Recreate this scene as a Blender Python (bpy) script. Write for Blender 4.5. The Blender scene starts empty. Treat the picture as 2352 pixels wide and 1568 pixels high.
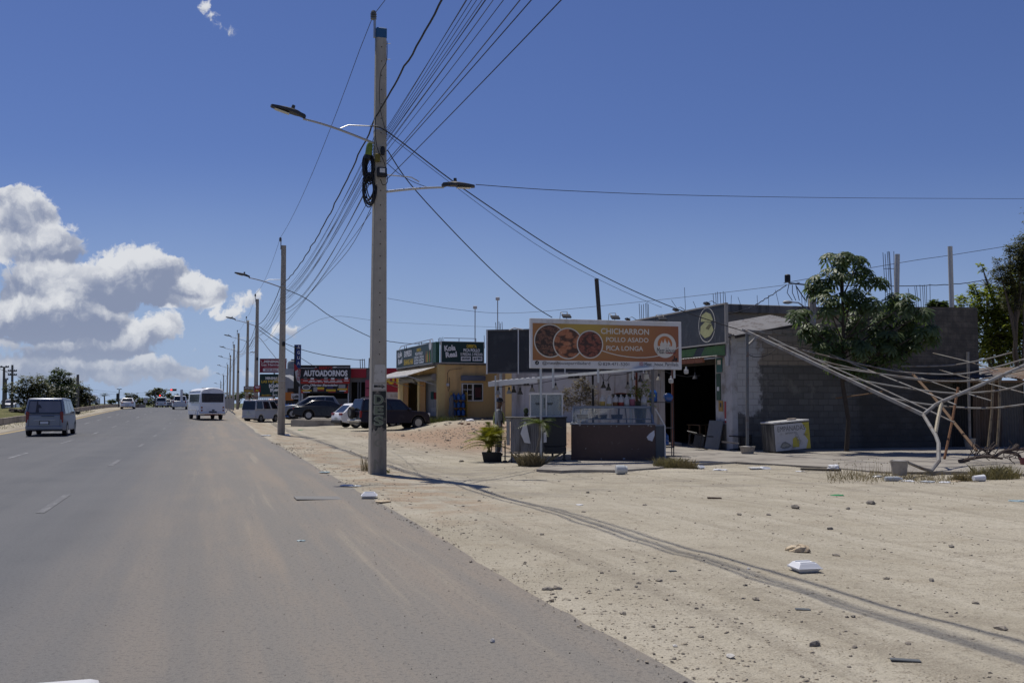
import bpy, math, random
from mathutils import Vector, Matrix, noise as mnoise
random.seed(7)
R_ = math.radians
PI = math.pi
scene = bpy.context.scene
COL = scene.collection
# ------------------------------------------------------------------ camera model (pixel grid 2352 x 1568)
F, CX, CY, HOR, EYE = 2287.0, 1176.0, 784.0, 925.0, 1.7
PITCH = math.atan((HOR - CY) / F)
def ray(px, py):
    dx = (px - CX) / F; dy = -(py - CY) / F
    return Vector((dx, math.cos(PITCH) - dy * math.sin(PITCH), math.sin(PITCH) + dy * math.cos(PITCH)))
def at(px, py, Y):
    r = ray(px, py); t = Y / r.y
    return Vector((r.x * t, Y, EYE + r.z * t))
TH = math.atan(705 / 2287.0)
Rd = Vector((-math.sin(TH), math.cos(TH), 0)); Nd = Vector((math.cos(TH), math.sin(TH), 0))
def rn(s, n, z=0.0):
    v = Rd * s + Nd * n; return Vector((v.x, v.y, z))
def sn(x, y):
    return x * Rd.x + y * Rd.y, x * Nd.x + y * Nd.y
def sstep(a, b, x):
    t = min(1, max(0, (x - a) / (b - a))); return t * t * (3 - 2 * t)
def road_z(s):
    return .95 * sstep(47, 157, s) - 3.0 * sstep(178, 360, s)
def _flat(px, py): r = ray(px, py); t = (.05 - EYE) / r.z; return (r.x * t, r.y * t, 0)
APRON = [_flat(*q) for q in ((1232, 1077), (1290, 1080), (1330, 1078), (1420, 1079), (1512, 1073), (1580, 1064), (1690, 1060), (1800, 1066), (1900, 1072), (2040, 1084), (2200, 1082), (2420, 1090))]
APRON += [tuple(Vector((7.92, 35, 0)) + d) for d in (Nd * 16 + Rd * .1, Rd * .1 + Nd * .1, Rd * 6 - Nd * .1)] + [(1.9, 34, 0)]
def apron_in(x, y):
    """how far inside the paved apron a point lies (0 outside)"""
    c = False; d = 9.0; n = len(APRON)
    for i in range(n):
        x0, y0, _ = APRON[i]; x1, y1, _ = APRON[(i + 1) % n]
        if (y0 > y) != (y1 > y) and x < (x1 - x0) * (y - y0) / (y1 - y0) + x0: c = not c
        L2 = (x1 - x0) ** 2 + (y1 - y0) ** 2; t = max(0, min(1, ((x - x0) * (x1 - x0) + (y - y0) * (y1 - y0)) / L2))
        d = min(d, math.hypot(x - x0 - t * (x1 - x0), y - y0 - t * (y1 - y0)))
    return d if c else -d
def gz(x, y, fine=True):
    s, n = sn(x, y)
    z = road_z(s)
    if n > 2.6:
        k = sstep(2.6, 5, n)
        z = z - .05 * sstep(3.2, 4.5, n) * sstep(12, 30, s)
        z += k * (-.10 * sstep(45, 60, s) * (1 - sstep(6, 9, n)))
        z += .62 * sstep(11, 16, n) * sstep(40, 62, s)
        z += .07 * math.exp(-((n - 14.4) / 2.4) ** 2 - ((s - 50.5) / 4.0) ** 2)
        if fine:
            p = Vector((x * .35, y * .35, 0)); q = Vector((x * 1.7, y * 1.7, 3))
            z += k * (.05 * mnoise.noise(p) + .018 * mnoise.noise(q)) 
            z += k * .07 * sstep(38, 48, s) * sstep(9, 12, n) * mnoise.noise(Vector((x * .9, y * .9, 9)))
        if 20 < s < 42 and n > 6:
            d = apron_in(x, y)
            if d > -2.5: z += .04 * sstep(-2.5, -.2, d) - .22 * sstep(-.05, .9, d)
    elif n < -10.6:
        k = sstep(-10.6, -12.3, n)
        z += .12 * k
        if n < -12.9: z += .35 * sstep(-12.9, -16, n) * (1 - sstep(-20, -26, n)) - .35 * sstep(-20, -26, n)
        if fine: z += k * .05 * mnoise.noise(Vector((x * .8, y * .8, 5)))
    return z
def gpt(px, py, dz=0.0):
    """point of the terrain seen at that pixel"""
    r = ray(px, py); Y = 4.0
    if r.z >= -1e-5: return at(px, py, 300)
    z = 0.0
    for _ in range(25):
        t = (z + dz - EYE) / r.z
        if t < 0: t = 300
        z2 = gz(r.x * t, r.y * t, False); z = .5 * z + .5 * z2
    p = Vector((r.x * t, r.y * t, 0)); p.z = gz(p.x, p.y); return p
# ------------------------------------------------------------------ mesh builder
class MB:
    def __init__(self): self.v = []; self.f = []; self.m = []; self.M = Matrix(); self.st = []
    def push(self, M): self.st.append(self.M); self.M = self.M @ M; return self
    def pop(self): self.M = self.st.pop(); return self
    def add(self, vs, fs, mi=0):
        o = len(self.v); M = self.M
        self.v += [M @ Vector(p) for p in vs]
        for f in fs: self.f.append([o + i for i in f]); self.m.append(mi)
    def convex(self, vs, fs, mi=0):
        vs = [Vector(p) for p in vs]; c = sum(vs, Vector()) / len(vs); out = []
        for f in fs:
            a, b, d = vs[f[0]], vs[f[1]], vs[f[2]]
            nrm = (b - a).cross(d - a); fc = sum((vs[i] for i in f), Vector()) / len(f)
            out.append(list(f) if nrm.dot(fc - c) >= 0 else list(f)[::-1])
        self.add(vs, out, mi)
    def box(self, c, d, mi=0, rz=0, bev=0.0, rx=0, ry=0):
        hx, hy, hz = d[0] / 2, d[1] / 2, d[2] / 2
        self.push(Matrix.Translation(c) @ Matrix.Rotation(rz, 4, 'Z') @ Matrix.Rotation(ry, 4, 'Y') @ Matrix.Rotation(rx, 4, 'X'))
        S = [(a, b, e) for a in (-1, 1) for b in (-1, 1) for e in (-1, 1)]
        if bev <= 0:
            vs = [(a * hx, b * hy, e * hz) for a, b, e in S]
            self.convex(vs, [(0, 1, 3, 2), (4, 5, 7, 6), (0, 1, 5, 4), (2, 3, 7, 6), (0, 2, 6, 4), (1, 3, 7, 5)], mi)
        else:
            b_ = min(bev, hx * .98, hy * .98, hz * .98); vs = []; ix = {}
            for s in S:
                for k in range(3):
                    p = [s[0] * (hx - b_), s[1] * (hy - b_), s[2] * (hz - b_)]
                    p[k] = s[k] * (hx, hy, hz)[k]; ix[(s, k)] = len(vs); vs.append(p)
            fs = []
            for k in range(3):
                i, j = [q for q in range(3) if q != k]
                for sg in (-1, 1):
                    q = []
                    for (a, b) in ((-1, -1), (1, -1), (1, 1), (-1, 1)):
                        s = [0, 0, 0]; s[k] = sg; s[i] = a; s[j] = b; q.append(ix[(tuple(s), k)])
                    fs.append(q)
            for k in range(3):
                i, j = [q for q in range(3) if q != k]
                for a in (-1, 1):
                    for b in (-1, 1):
                        s0 = [0, 0, 0]; s0[i] = a; s0[j] = b; s1 = list(s0); s0[k] = -1; s1[k] = 1
                        fs.append((ix[(tuple(s0), i)], ix[(tuple(s1), i)], ix[(tuple(s1), j)], ix[(tuple(s0), j)]))
            for s in S: fs.append([ix[(s, k)] for k in range(3)])
            self.convex(vs, fs, mi)
        self.pop(); return self
    def frust(self, c, d0, d1, h, mi=0, rz=0):
        self.push(Matrix.Translation(c) @ Matrix.Rotation(rz, 4, 'Z'))
        vs = [(a * d0[0] / 2, b * d0[1] / 2, 0) for a, b in ((-1, -1), (1, -1), (1, 1), (-1, 1))] + [(a * d1[0] / 2, b * d1[1] / 2, h) for a, b in ((-1, -1), (1, -1), (1, 1), (-1, 1))]
        self.convex(vs, [(0, 1, 2, 3), (4, 5, 6, 7), (0, 1, 5, 4), (1, 2, 6, 5), (2, 3, 7, 6), (3, 0, 4, 7)], mi); self.pop(); return self
    def tube(self, pts, r, n=8, mi=0, cap=True):
        pts = [Vector(p) for p in pts]; k = len(pts)
        rs = r if isinstance(r, (list, tuple)) else [r] * k
        t0 = (pts[1] - pts[0]).normalized()
        u = t0.orthogonal().normalized(); vs = []; fs = []; pt = t0
        for i in range(k):
            t = ((pts[i + 1] - pts[i]) if i == 0 else (pts[i] - pts[i - 1]) if i == k - 1 else (pts[i + 1] - pts[i - 1])).normalized()
            q = pt.rotation_difference(t); u = (q @ u); u = (u - t * u.dot(t)).normalized(); w = t.cross(u); pt = t
            for j in range(n):
                a = 2 * PI * j / n; vs.append(pts[i] + (u * math.cos(a) + w * math.sin(a)) * rs[i])
        for i in range(k - 1):
            for j in range(n):
                fs.append((i * n + j, i * n + (j + 1) % n, (i + 1) * n + (j + 1) % n, (i + 1) * n + j))
        if cap: fs.append(list(range(n))[::-1]); fs.append([(k - 1) * n + j for j in range(n)])
        self.add(vs, fs, mi); return self
    def bar(self, a, b, w, h=None, mi=0):
        a, b = Vector(a), Vector(b); h = h or w; t = (b - a).normalized()
        up = Vector((0, 0, 1)) if abs(t.z) < .95 else Vector((0, 1, 0))
        u = t.cross(up).normalized(); v = u.cross(t).normalized(); vs = []
        for p in (a, b):
            for (i, j) in ((-1, -1), (1, -1), (1, 1), (-1, 1)): vs.append(p + u * i * w / 2 + v * j * h / 2)
        self.convex(vs, [(0, 1, 2, 3), (4, 5, 6, 7), (0, 1, 5, 4), (1, 2, 6, 5), (2, 3, 7, 6), (3, 0, 4, 7)], mi); return self
    def lathe(self, prof, n=14, mi=0, axis=None):
        vs = []; fs = []; k = len(prof)
        for (r, z) in prof:
            for j in range(n):
                a = 2 * PI * j / n; vs.append((r * math.cos(a), r * math.sin(a), z))
        for i in range(k - 1):
            for j in range(n): fs.append((i * n + j, i * n + (j + 1) % n, (i + 1) * n + (j + 1) % n, (i + 1) * n + j))
        if prof[0][0] > 1e-4: fs.append(list(range(n))[::-1])
        if prof[-1][0] > 1e-4: fs.append([(k - 1) * n + j for j in range(n)])
        self.add(vs, fs, mi); return self
    def prism(self, poly, y0, y1, mi=0):
        """polygon in local XZ extruded along Y"""
        n = len(poly); A = sum(poly[i][0] * poly[(i + 1) % n][1] - poly[(i + 1) % n][0] * poly[i][1] for i in range(n))
        if A < 0: poly = poly[::-1]
        vs = [(x, y0, z) for x, z in poly] + [(x, y1, z) for x, z in poly]
        fs = [list(range(n)), list(range(n, 2 * n))[::-1]] + [(i, i + n, (i + 1) % n + n, (i + 1) % n) for i in range(n)]
        self.add(vs, fs, mi); return self
    def disc(self, c, r, y, mi=0, n=28, rz_=None):
        """flat disc facing -Y in local XZ"""
        rz_ = rz_ or r
        vs = [(c[0] + r * math.cos(2 * PI * i / n), y, c[1] + rz_ * math.sin(2 * PI * i / n)) for i in range(n)]
        self.add(vs, [list(range(n))], mi); return self
    def ring(self, c, r0, r1, y, mi=0, n=32, k=1.0):
        vs = []
        for i in range(n):
            a = 2 * PI * i / n
            vs += [(c[0] + r0 * math.cos(a), y, c[1] + k * r0 * math.sin(a)), (c[0] + r1 * math.cos(a), y, c[1] + k * r1 * math.sin(a))]
        self.add(vs, [(2 * i, 2 * i + 1, (2 * i + 3) % (2 * n), (2 * i + 2) % (2 * n)) for i in range(n)], mi); return self
    def rect(self, x0, z0, x1, z1, y, mi=0):
        self.add([(x0, y, z0), (x1, y, z0), (x1, y, z1), (x0, y, z1)], [(0, 1, 2, 3)], mi); return self
    def flat(self, poly, y, mi=0):
        n = len(poly); A = sum(poly[i][0] * poly[(i + 1) % n][1] - poly[(i + 1) % n][0] * poly[i][1] for i in range(n))
        if A < 0: poly = poly[::-1]
        self.add([(x, y, z) for x, z in poly], [list(range(n))], mi); return self
    def stroke(self, pts, w, y, mi=0):
        for i in range(len(pts) - 1):
            a, b = Vector((pts[i][0], pts[i][1])), Vector((pts[i + 1][0], pts[i + 1][1])); d = (b - a)
            if d.length < 1e-6: continue
            d.normalize(); n = Vector((-d.y, d.x)) * w / 2
            a = a - d * w * .3; b = b + d * w * .3
            self.flat([(a + n)[:], (b + n)[:], (b - n)[:], (a - n)[:]], y - i * 1e-5, mi)
        return self
    def rock(self, c, r, mi=0, sq=.7, seed=0):
        rnd = random.Random(seed); g = (1 + 5 ** .5) / 2
        vs = [(-1, g, 0), (1, g, 0), (-1, -g, 0), (1, -g, 0), (0, -1, g), (0, 1, g), (0, -1, -g), (0, 1, -g), (g, 0, -1), (g, 0, 1), (-g, 0, -1), (-g, 0, 1)]
        fs = [(0, 11, 5), (0, 5, 1), (0, 1, 7), (0, 7, 10), (0, 10, 11), (1, 5, 9), (5, 11, 4), (11, 10, 2), (10, 7, 6), (7, 1, 8), (3, 9, 4), (3, 4, 2), (3, 2, 6), (3, 6, 8), (3, 8, 9), (4, 9, 5), (2, 4, 11), (6, 2, 10), (8, 6, 7), (9, 8, 1)]
        ax = rnd.uniform(.7, 1.4); ang = rnd.uniform(0, PI); ca, sa = math.cos(ang), math.sin(ang); out = []
        for p in vs:
            k = r / 1.9 * rnd.uniform(.72, 1.15); x, y = p[0] * k * ax, p[1] * k / ax
            out.append((c[0] + x * ca - y * sa, c[1] + x * sa + y * ca, c[2] + p[2] * k * sq))
        self.add(out, fs, mi); return self
    def text(self, s, x0, z0, w, h, y, mi=0, bold=0.0, shear=0.0, sp=1.0):
        """lettering fitted to the box x0..x0+w, z0..z0+h on the plane y, read from -Y"""
        vs, fs = glyphs(s, bold, shear, sp)
        if not vs: return self
        xs = [p[0] for p in vs]; ys = [p[1] for p in vs]; a, b = min(xs), max(xs); c, d = min(ys), max(ys)
        kx = w / max(1e-6, b - a); kz = h / max(1e-6, d - c)
        self.add([(x0 + (p[0] - a) * kx, y, z0 + (p[1] - c) * kz) for p in vs], fs, mi); return self
    def build(self, name, mats, parent=None, sharp=35, world=None, smooth=True):
        me = bpy.data.meshes.new(name)
        if world is None: world = parent is not None and parent.get('_w', 0) == 1
        vs = self.v
        if parent is not None and world:
            inv = MW[parent.name].inverted(); vs = [inv @ p for p in vs]
        me.from_pydata([tuple(p) for p in vs], [], self.f)
        mats = mats if isinstance(mats, (list, tuple)) else [mats]
        for m in mats: me.materials.append(m)
        if len(mats) > 1: me.polygons.foreach_set('material_index', self.m)
        if smooth:
            me.polygons.foreach_set('use_smooth', [True] * len(self.f))
            me.set_sharp_from_angle(angle=R_(sharp))
        me.update()
        ob = bpy.data.objects.new(name, me); COL.objects.link(ob)
        if parent is not None: ob.parent = parent; MW[ob.name] = MW[parent.name].copy()
        else: MW[ob.name] = Matrix()
        if parent is not None and parent.get('_w', 0) == 1: ob['_w'] = 1
        return ob
_gl = {}
def glyphs(s, bold, shear, sp):
    k = (s, bold, shear, sp)
    if k not in _gl:
        cu = bpy.data.curves.new('lettering', 'FONT'); cu.body = s; cu.size = 1; cu.offset = bold; cu.shear = shear
        cu.space_character = sp; cu.resolution_u = 3; cu.fill_mode = 'FRONT'
        ob = bpy.data.objects.new('lettering', cu); COL.objects.link(ob)
        bpy.context.view_layer.update()
        me = bpy.data.meshes.new_from_object(ob.evaluated_get(bpy.context.evaluated_depsgraph_get()))
        _gl[k] = ([(v.co.x, v.co.y) for v in me.vertices], [list(p.vertices) for p in me.polygons])
        bpy.data.objects.remove(ob); bpy.data.curves.remove(cu); bpy.data.meshes.remove(me)
    return _gl[k]
MW = {}
def tag(o, label=None, cat=None, group=None, kind=None):
    if label: o['label'] = label
    if cat: o['category'] = cat
    if group: o['group'] = group
    if kind: o['kind'] = kind
    return o
def thing(name, label, cat, loc=(0, 0, 0), rz=0.0, group=None, world=False):
    """Empty at the base of a thing; world=True: its parts are given in world coordinates"""
    o = bpy.data.objects.new(name, None); COL.objects.link(o); o.location = loc; o.rotation_euler = (0, 0, rz)
    o.empty_display_size = .2
    MW[o.name] = Matrix.Translation(loc) @ Matrix.Rotation(rz, 4, 'Z')
    if world: o['_w'] = 1
    return tag(o, label, cat, group)
def solo(mb, name, mats, label, cat, base=None, group=None, kind=None, sharp=35, smooth=True):
    """a thing that is one mesh: origin moved to its base"""
    if base is None:
        xs = [p.x for p in mb.v]; ys = [p.y for p in mb.v]; zs = [p.z for p in mb.v]
        base = Vector(((min(xs) + max(xs)) / 2, (min(ys) + max(ys)) / 2, min(zs)))
    base = Vector(base); mb.v = [p - base for p in mb.v]
    o = mb.build(name, mats, None, sharp, smooth=smooth); o.location = base
    return tag(o, label, cat, group, kind)
def dup(root, loc, rz=0.0, label=None, sc=None, group=None):
    r = root.copy(); COL.objects.link(r); r.location = loc; r.rotation_euler = (0, 0, rz)
    if sc: r.scale = (sc,) * 3 if not isinstance(sc, (tuple, list)) else sc
    if label: r['label'] = label
    if group: r['group'] = group
    for ch in list(root.children):
        c = ch.copy(); COL.objects.link(c); c.parent = r
        for g in ch.children:
            d = g.copy(); COL.objects.link(d); d.parent = c
    return r
# ------------------------------------------------------------------ materials
MATS = {}
def mat(name, col, rough=.6, metal=0.0, var=.12, vs=6.0, bump=0.0, bs=40.0, spec=.4, stain=None, st_amt=0.0, st_s=2.0, streak=False, trans=0.0):
    if name in MATS: return MATS[name]
    m = bpy.data.materials.new(name); m.use_nodes = True; nt = m.node_tree; N = nt.nodes; L = nt.links
    p = N['Principled BSDF']; p.inputs['Roughness'].default_value = rough; p.inputs['Metallic'].default_value = metal
    p.inputs['Specular IOR Level'].default_value = spec
    tc = N.new('ShaderNodeTexCoord')
    nz = N.new('ShaderNodeTexNoise'); nz.inputs['Scale'].default_value = vs; nz.inputs['Detail'].default_value = 5
    L.new(tc.outputs['Object'], nz.inputs['Vector'])
    mx = N.new('ShaderNodeMix'); mx.data_type = 'RGBA'
    c = Vector(col[:3]); a = c * (1 - var); b = c * (1 + var)
    mx.inputs['A'].default_value = (*a, 1); mx.inputs['B'].default_value = (min(1, b.x), min(1, b.y), min(1, b.z), 1)
    L.new(nz.outputs['Fac'], mx.inputs['Factor']); out = mx.outputs['Result']
    if stain:
        n2 = N.new('ShaderNodeTexNoise'); n2.inputs['Scale'].default_value = st_s; n2.inputs['Detail'].default_value = 8; n2.inputs['Roughness'].default_value = .65
        if streak:
            mp = N.new('ShaderNodeMapping'); mp.inputs['Scale'].default_value = (1, 1, .12); L.new(tc.outputs['Object'], mp.inputs['Vector']); L.new(mp.outputs[0], n2.inputs['Vector'])
        else: L.new(tc.outputs['Object'], n2.inputs['Vector'])
        rp = N.new('ShaderNodeMapRange'); rp.inputs['From Min'].default_value = .62 - .3 * st_amt; rp.inputs['From Max'].default_value = .78 - .25 * st_amt
        L.new(n2.outputs['Fac'], rp.inputs['Value'])
        m2 = N.new('ShaderNodeMix'); m2.data_type = 'RGBA'; L.new(rp.outputs[0], m2.inputs['Factor']); L.new(out, m2.inputs['A']); m2.inputs['B'].default_value = (*stain, 1)
        out = m2.outputs['Result']
    L.new(out, p.inputs['Base Color'])
    if bump:
        n3 = N.new('ShaderNodeTexNoise'); n3.inputs['Scale'].default_value = bs; n3.inputs['Detail'].default_value = 6; L.new(tc.outputs['Object'], n3.inputs['Vector'])
        bp = N.new('ShaderNodeBump'); bp.inputs['Strength'].default_value = bump; bp.inputs['Distance'].default_value = .02; L.new(n3.outputs['Fac'], bp.inputs['Height']); L.new(bp.outputs[0], p.inputs['Normal'])
    if trans:
        tr = N.new('ShaderNodeBsdfTranslucent'); ms = N.new('ShaderNodeMixShader'); ms.inputs[0].default_value = trans
        hs = N.new('ShaderNodeHueSaturation'); hs.inputs['Value'].default_value = 1.5; hs.inputs['Saturation'].default_value = 1.15
        L.new(out, hs.inputs['Color']); L.new(hs.outputs[0], tr.inputs['Color']); L.new(p.outputs[0], ms.inputs[1]); L.new(tr.outputs[0], ms.inputs[2]); L.new(ms.outputs[0], N['Material Output'].inputs['Surface'])
    MATS[name] = m; return m
def glow(name, col, s):
    if name in MATS: return MATS[name]
    m = bpy.data.materials.new(name); m.use_nodes = True; p = m.node_tree.nodes['Principled BSDF']
    p.inputs['Base Color'].default_value = (*col, 1); p.inputs['Emission Color'].default_value = (*col, 1); p.inputs['Emission Strength'].default_value = s
    MATS[name] = m; return m
def clear(name, tint=(.9, .95, .95), op=.12, rough=.03):
    if name in MATS: return MATS[name]
    m = bpy.data.materials.new(name); m.use_nodes = True; N = m.node_tree.nodes; L = m.node_tree.links
    t = N.new('ShaderNodeBsdfTransparent'); t.inputs[0].default_value = (*tint, 1)
    p = N['Principled BSDF']; p.inputs['Base Color'].default_value = (.5, .55, .56, 1); p.inputs['Roughness'].default_value = rough
    fr = N.new('ShaderNodeFresnel'); fr.inputs[0].default_value = 1.45; ad = N.new('ShaderNodeMath'); ad.operation = 'ADD'; ad.use_clamp = True; ad.inputs[1].default_value = op; L.new(fr.outputs[0], ad.inputs[0])
    ms = N.new('ShaderNodeMixShader'); L.new(ad.outputs[0], ms.inputs[0]); L.new(t.outputs[0], ms.inputs[1]); L.new(p.outputs[0], ms.inputs[2]); L.new(ms.outputs[0], N['Material Output'].inputs['Surface'])
    MATS[name] = m; return m
class NT:
    """small helper for node trees"""
    def __init__(s, nt): s.nt = nt; s.N = nt.nodes; s.L = nt.links
    def set(s, inp, v):
        if isinstance(v, bpy.types.NodeSocket): s.L.new(v, inp)
        elif v is not None: inp.default_value = v
    def math(s, op, a, b=None, c=None, clamp=False):
        n = s.N.new('ShaderNodeMath'); n.operation = op; n.use_clamp = clamp
        s.set(n.inputs[0], a); s.set(n.inputs[1], b); s.set(n.inputs[2], c); return n.outputs[0]
    def mix(s, f, a, b, blend='MIX'):
        n = s.N.new('ShaderNodeMix'); n.data_type = 'RGBA'; n.blend_type = blend
        s.set(n.inputs['Factor'], f); s.set(n.inputs['A'], a if isinstance(a, bpy.types.NodeSocket) else (*a, 1)); s.set(n.inputs['B'], b if isinstance(b, bpy.types.NodeSocket) else (*b, 1)); return n.outputs['Result']
    def noise(s, vec, scale, detail=5, rough=.55, dist=0.0):
        n = s.N.new('ShaderNodeTexNoise'); n.inputs['Scale'].default_value = scale; n.inputs['Detail'].default_value = detail; n.inputs['Roughness'].default_value = rough; n.inputs['Distortion'].default_value = dist
        s.set(n.inputs['Vector'], vec); return n.outputs['Fac']
    def voro(s, vec, scale, feat='F1', rnd=1.0):
        n = s.N.new('ShaderNodeTexVoronoi'); n.feature = feat; n.inputs['Scale'].default_value = scale; s.set(n.inputs['Vector'], vec); n.inputs['Randomness'].default_value = rnd; return n.outputs['Distance']
    def ramp(s, v, a, b, lo=0.0, hi=1.0, smooth=True):
        n = s.N.new('ShaderNodeMapRange'); n.interpolation_type = 'SMOOTHSTEP' if smooth else 'LINEAR'
        s.set(n.inputs['Value'], v); n.inputs['From Min'].default_value = a; n.inputs['From Max'].default_value = b; n.inputs['To Min'].default_value = lo; n.inputs['To Max'].default_value = hi; return n.outputs[0]
    def mapping(s, vec, rot=(0, 0, 0), scale=(1, 1, 1), loc=(0, 0, 0)):
        n = s.N.new('ShaderNodeMapping'); s.set(n.inputs['Vector'], vec); n.inputs['Rotation'].default_value = rot; n.inputs['Scale'].default_value = scale; n.inputs['Location'].default_value = loc; return n.outputs[0]
    def sep(s, vec):
        n = s.N.new('ShaderNodeSeparateXYZ'); s.set(n.inputs[0], vec); return n.outputs
    def comb(s, x, y, z):
        n = s.N.new('ShaderNodeCombineXYZ'); s.set(n.inputs[0], x); s.set(n.inputs[1], y); s.set(n.inputs[2], z); return n.outputs[0]
# ================================================================== camera, sun, sky
cam_d = bpy.data.cameras.new('camera'); cam = bpy.data.objects.new('camera', cam_d); COL.objects.link(cam)
cam.location = (0, 0, EYE); cam.rotation_euler = (PI / 2 + PITCH, 0, 0)
cam_d.sensor_width = 36; cam_d.lens = 36 * F / 2352.0; cam_d.clip_end = 12000; cam_d.clip_start = .05
scene.camera = cam
SUN_EL = R_(67); sun_h = Vector((-.577, .817, 0)).normalized()
sun_dir = sun_h * math.cos(SUN_EL) + Vector((0, 0, math.sin(SUN_EL)))
sd = bpy.data.lights.new('sun', 'SUN'); sd.energy = 3.9; sd.angle = R_(.53); sd.color = (1, .95, .87)
so = bpy.data.objects.new('sun', sd); COL.objects.link(so); so.rotation_euler = sun_dir.to_track_quat('Z', 'Y').to_euler()
so.location = sun_dir * 60
w = bpy.data.worlds.new('World'); scene.world = w; w.use_nodes = True
T = NT(w.node_tree); bg = T.N['Background']
sky = T.N.new('ShaderNodeTexSky'); sky.sky_type = 'NISHITA'; sky.sun_disc = False
sky.sun_elevation = SUN_EL; sky.sun_rotation = math.atan2(sun_h.x, sun_h.y); sky.altitude = 0; sky.air_density = 1.0; sky.dust_density = .35; sky.ozone_density = 4.0
tc = T.N.new('ShaderNodeTexCoord')
X, Y, Z = T.sep(tc.outputs['Generated'])
yy = T.math('MAXIMUM', Y, .02)
U = T.math('DIVIDE', X, yy); V = T.math('DIVIDE', Z, yy)
def uv(px, py):
    r = ray(px, py); return r.x / r.y, r.z / r.y
PXU = 1 / F
# cumulus lumps: centre and half size seen from the road, weight, brightness
BL = [(30, 452, 48, 30, .9, .05), (75, 478, 60, 32, .9, .05), (20, 520, 80, 34, .7, -.25), (115, 545, 58, 34, .7, .05), (60, 570, 95, 34, .75, .05), (150, 570, 40, 26, .5, .05), (20, 640, 85, 44, .8, -.1),
      (110, 640, 62, 40, .85, .12), (170, 660, 75, 36, .75, .12), (265, 612, 52, 30, .85, .2), (330, 598, 62, 32, .95, .2), (392, 606, 40, 24, .8, .1), (310, 650, 90, 44, .9, -.4), (225, 640, 50, 36, .8, .1), (370, 660, 60, 30, .7, -.3),
      (450, 650, 34, 22, .85, .2), (485, 662, 34, 18, .75, .1), (430, 688, 60, 20, .55, .0), (150, 705, 75, 34, .75, .1), (60, 745, 130, 34, .8, -.5), (210, 745, 80, 30, .8, -.45), (30, 705, 60, 30, .6, .1),
      (385, 735, 26, 26, .7, .15), (350, 765, 60, 28, .8, .1), (300, 790, 70, 22, .6, .0), (90, 800, 190, 34, .55, -.25), (520, 722, 62, 22, .7, .05), (560, 690, 34, 18, .65, .1), (608, 694, 24, 14, .55, .1), (672, 748, 30, 18, .85, .15), (655, 770, 42, 13, .5, -.1),
      (462, 24, 22, 14, .66, .1), (482, 46, 36, 13, .68, .1), (515, 72, 36, 11, .62, .0), (440, 805, 20, 8, .5, .0), (365, 835, 80, 16, .5, .0), (200, 850, 220, 26, .62, -.1), (80, 845, 120, 26, .6, -.2), (300, 870, 160, 16, .5, -.05), (500, 860, 90, 14, .42, 0), (180, 805, 110, 22, .5, -.2), (590, 815, 50, 9, .36, 0), (430, 850, 60, 10, .35, 0)]
def vmath(op, a, b):
    n = T.N.new('ShaderNodeVectorMath'); n.operation = op; T.set(n.inputs[0], a); T.set(n.inputs[1], b)
    return n.outputs['Value'] if op == 'DOT_PRODUCT' else n.outputs[0]
def noise2(vec, sc, det, ro):
    n = T.N.new('ShaderNodeTexNoise'); n.noise_dimensions = '2D'; n.inputs['Scale'].default_value = sc; n.inputs['Detail'].default_value = det; n.inputs['Roughness'].default_value = ro; T.L.new(vec, n.inputs['Vector']); return n.outputs['Fac'], n.outputs['Color']
def voro2(vec, sc):
    n = T.N.new('ShaderNodeTexVoronoi'); n.voronoi_dimensions = '2D'; n.feature = 'SMOOTH_F1'; n.inputs['Scale'].default_value = sc; n.inputs['Smoothness'].default_value = .6; T.L.new(vec, n.inputs['Vector']); return n.outputs['Distance']
vec = T.comb(U, V, 0.0)
_, nc = noise2(vec, 16.0, 6, .6)
wvec = vmath('ADD', vec, vmath('MULTIPLY', vmath('SUBTRACT', nc, (.5, .5, .5)), (.040, .036, 0)))
b0 = voro2(wvec, 21.0); b1 = voro2(wvec, 46.0); b2 = voro2(wvec, 105.0); fb, _ = noise2(wvec, 70.0, 8, .64); fl, _ = noise2(vec, 5.0, 5, .6)
tot = None; lw = None; lv = None
for (px, py, a, b, wt, br) in BL:
    u0, v0 = uv(px, py)
    dd = vmath('MULTIPLY', vmath('SUBTRACT', wvec, (u0, v0, 0)), (1 / (a * PXU), 1 / (b * PXU), 0))
    r2 = vmath('DOT_PRODUCT', dd, dd)
    e = T.math('MULTIPLY', T.math('POWER', 2.0, T.math('MULTIPLY', r2, -1.0)), wt)
    k = T.math('MULTIPLY', e, T.math('MULTIPLY', e, e))
    h = T.math('MULTIPLY', T.math('ADD', vmath('DOT_PRODUCT', dd, (-.16, .52, 0)), .50 + br), k)
    tot = e if tot is None else T.math('ADD', tot, e)
    lw = k if lw is None else T.math('ADD', lw, k)
    lv = h if lv is None else T.math('ADD', lv, h)
tot = T.math('MINIMUM', tot, 1.3)
puff = T.math('SUBTRACT', T.math('MULTIPLY', fb, .95), T.math('ADD', T.math('MULTIPLY', b0, .55), T.math('ADD', T.math('MULTIPLY', b1, .42), T.math('MULTIPLY', b2, .22))))
dens = T.math('ADD', tot, T.math('MULTIPLY_ADD', puff, 1.15, -.50))
front = T.ramp(Y, .05, .2)
low = T.ramp(V, .0, .085, 1, 0)
alpha = T.math('MULTIPLY', T.math('MULTIPLY', T.ramp(dens, .0, .36), T.ramp(tot, .08, .22)), front)
lit = T.math('DIVIDE', lv, T.math('ADD', lw, .001))
lit = T.math('ADD', lit, T.math('ADD', T.math('MULTIPLY_ADD', puff, .85, .12), T.math('MULTIPLY_ADD', fl, .3, -.26)))
lit = T.math('ADD', lit, T.ramp(dens, .55, .1, 0, .22), clamp=True)
CS = 1.0
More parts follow.
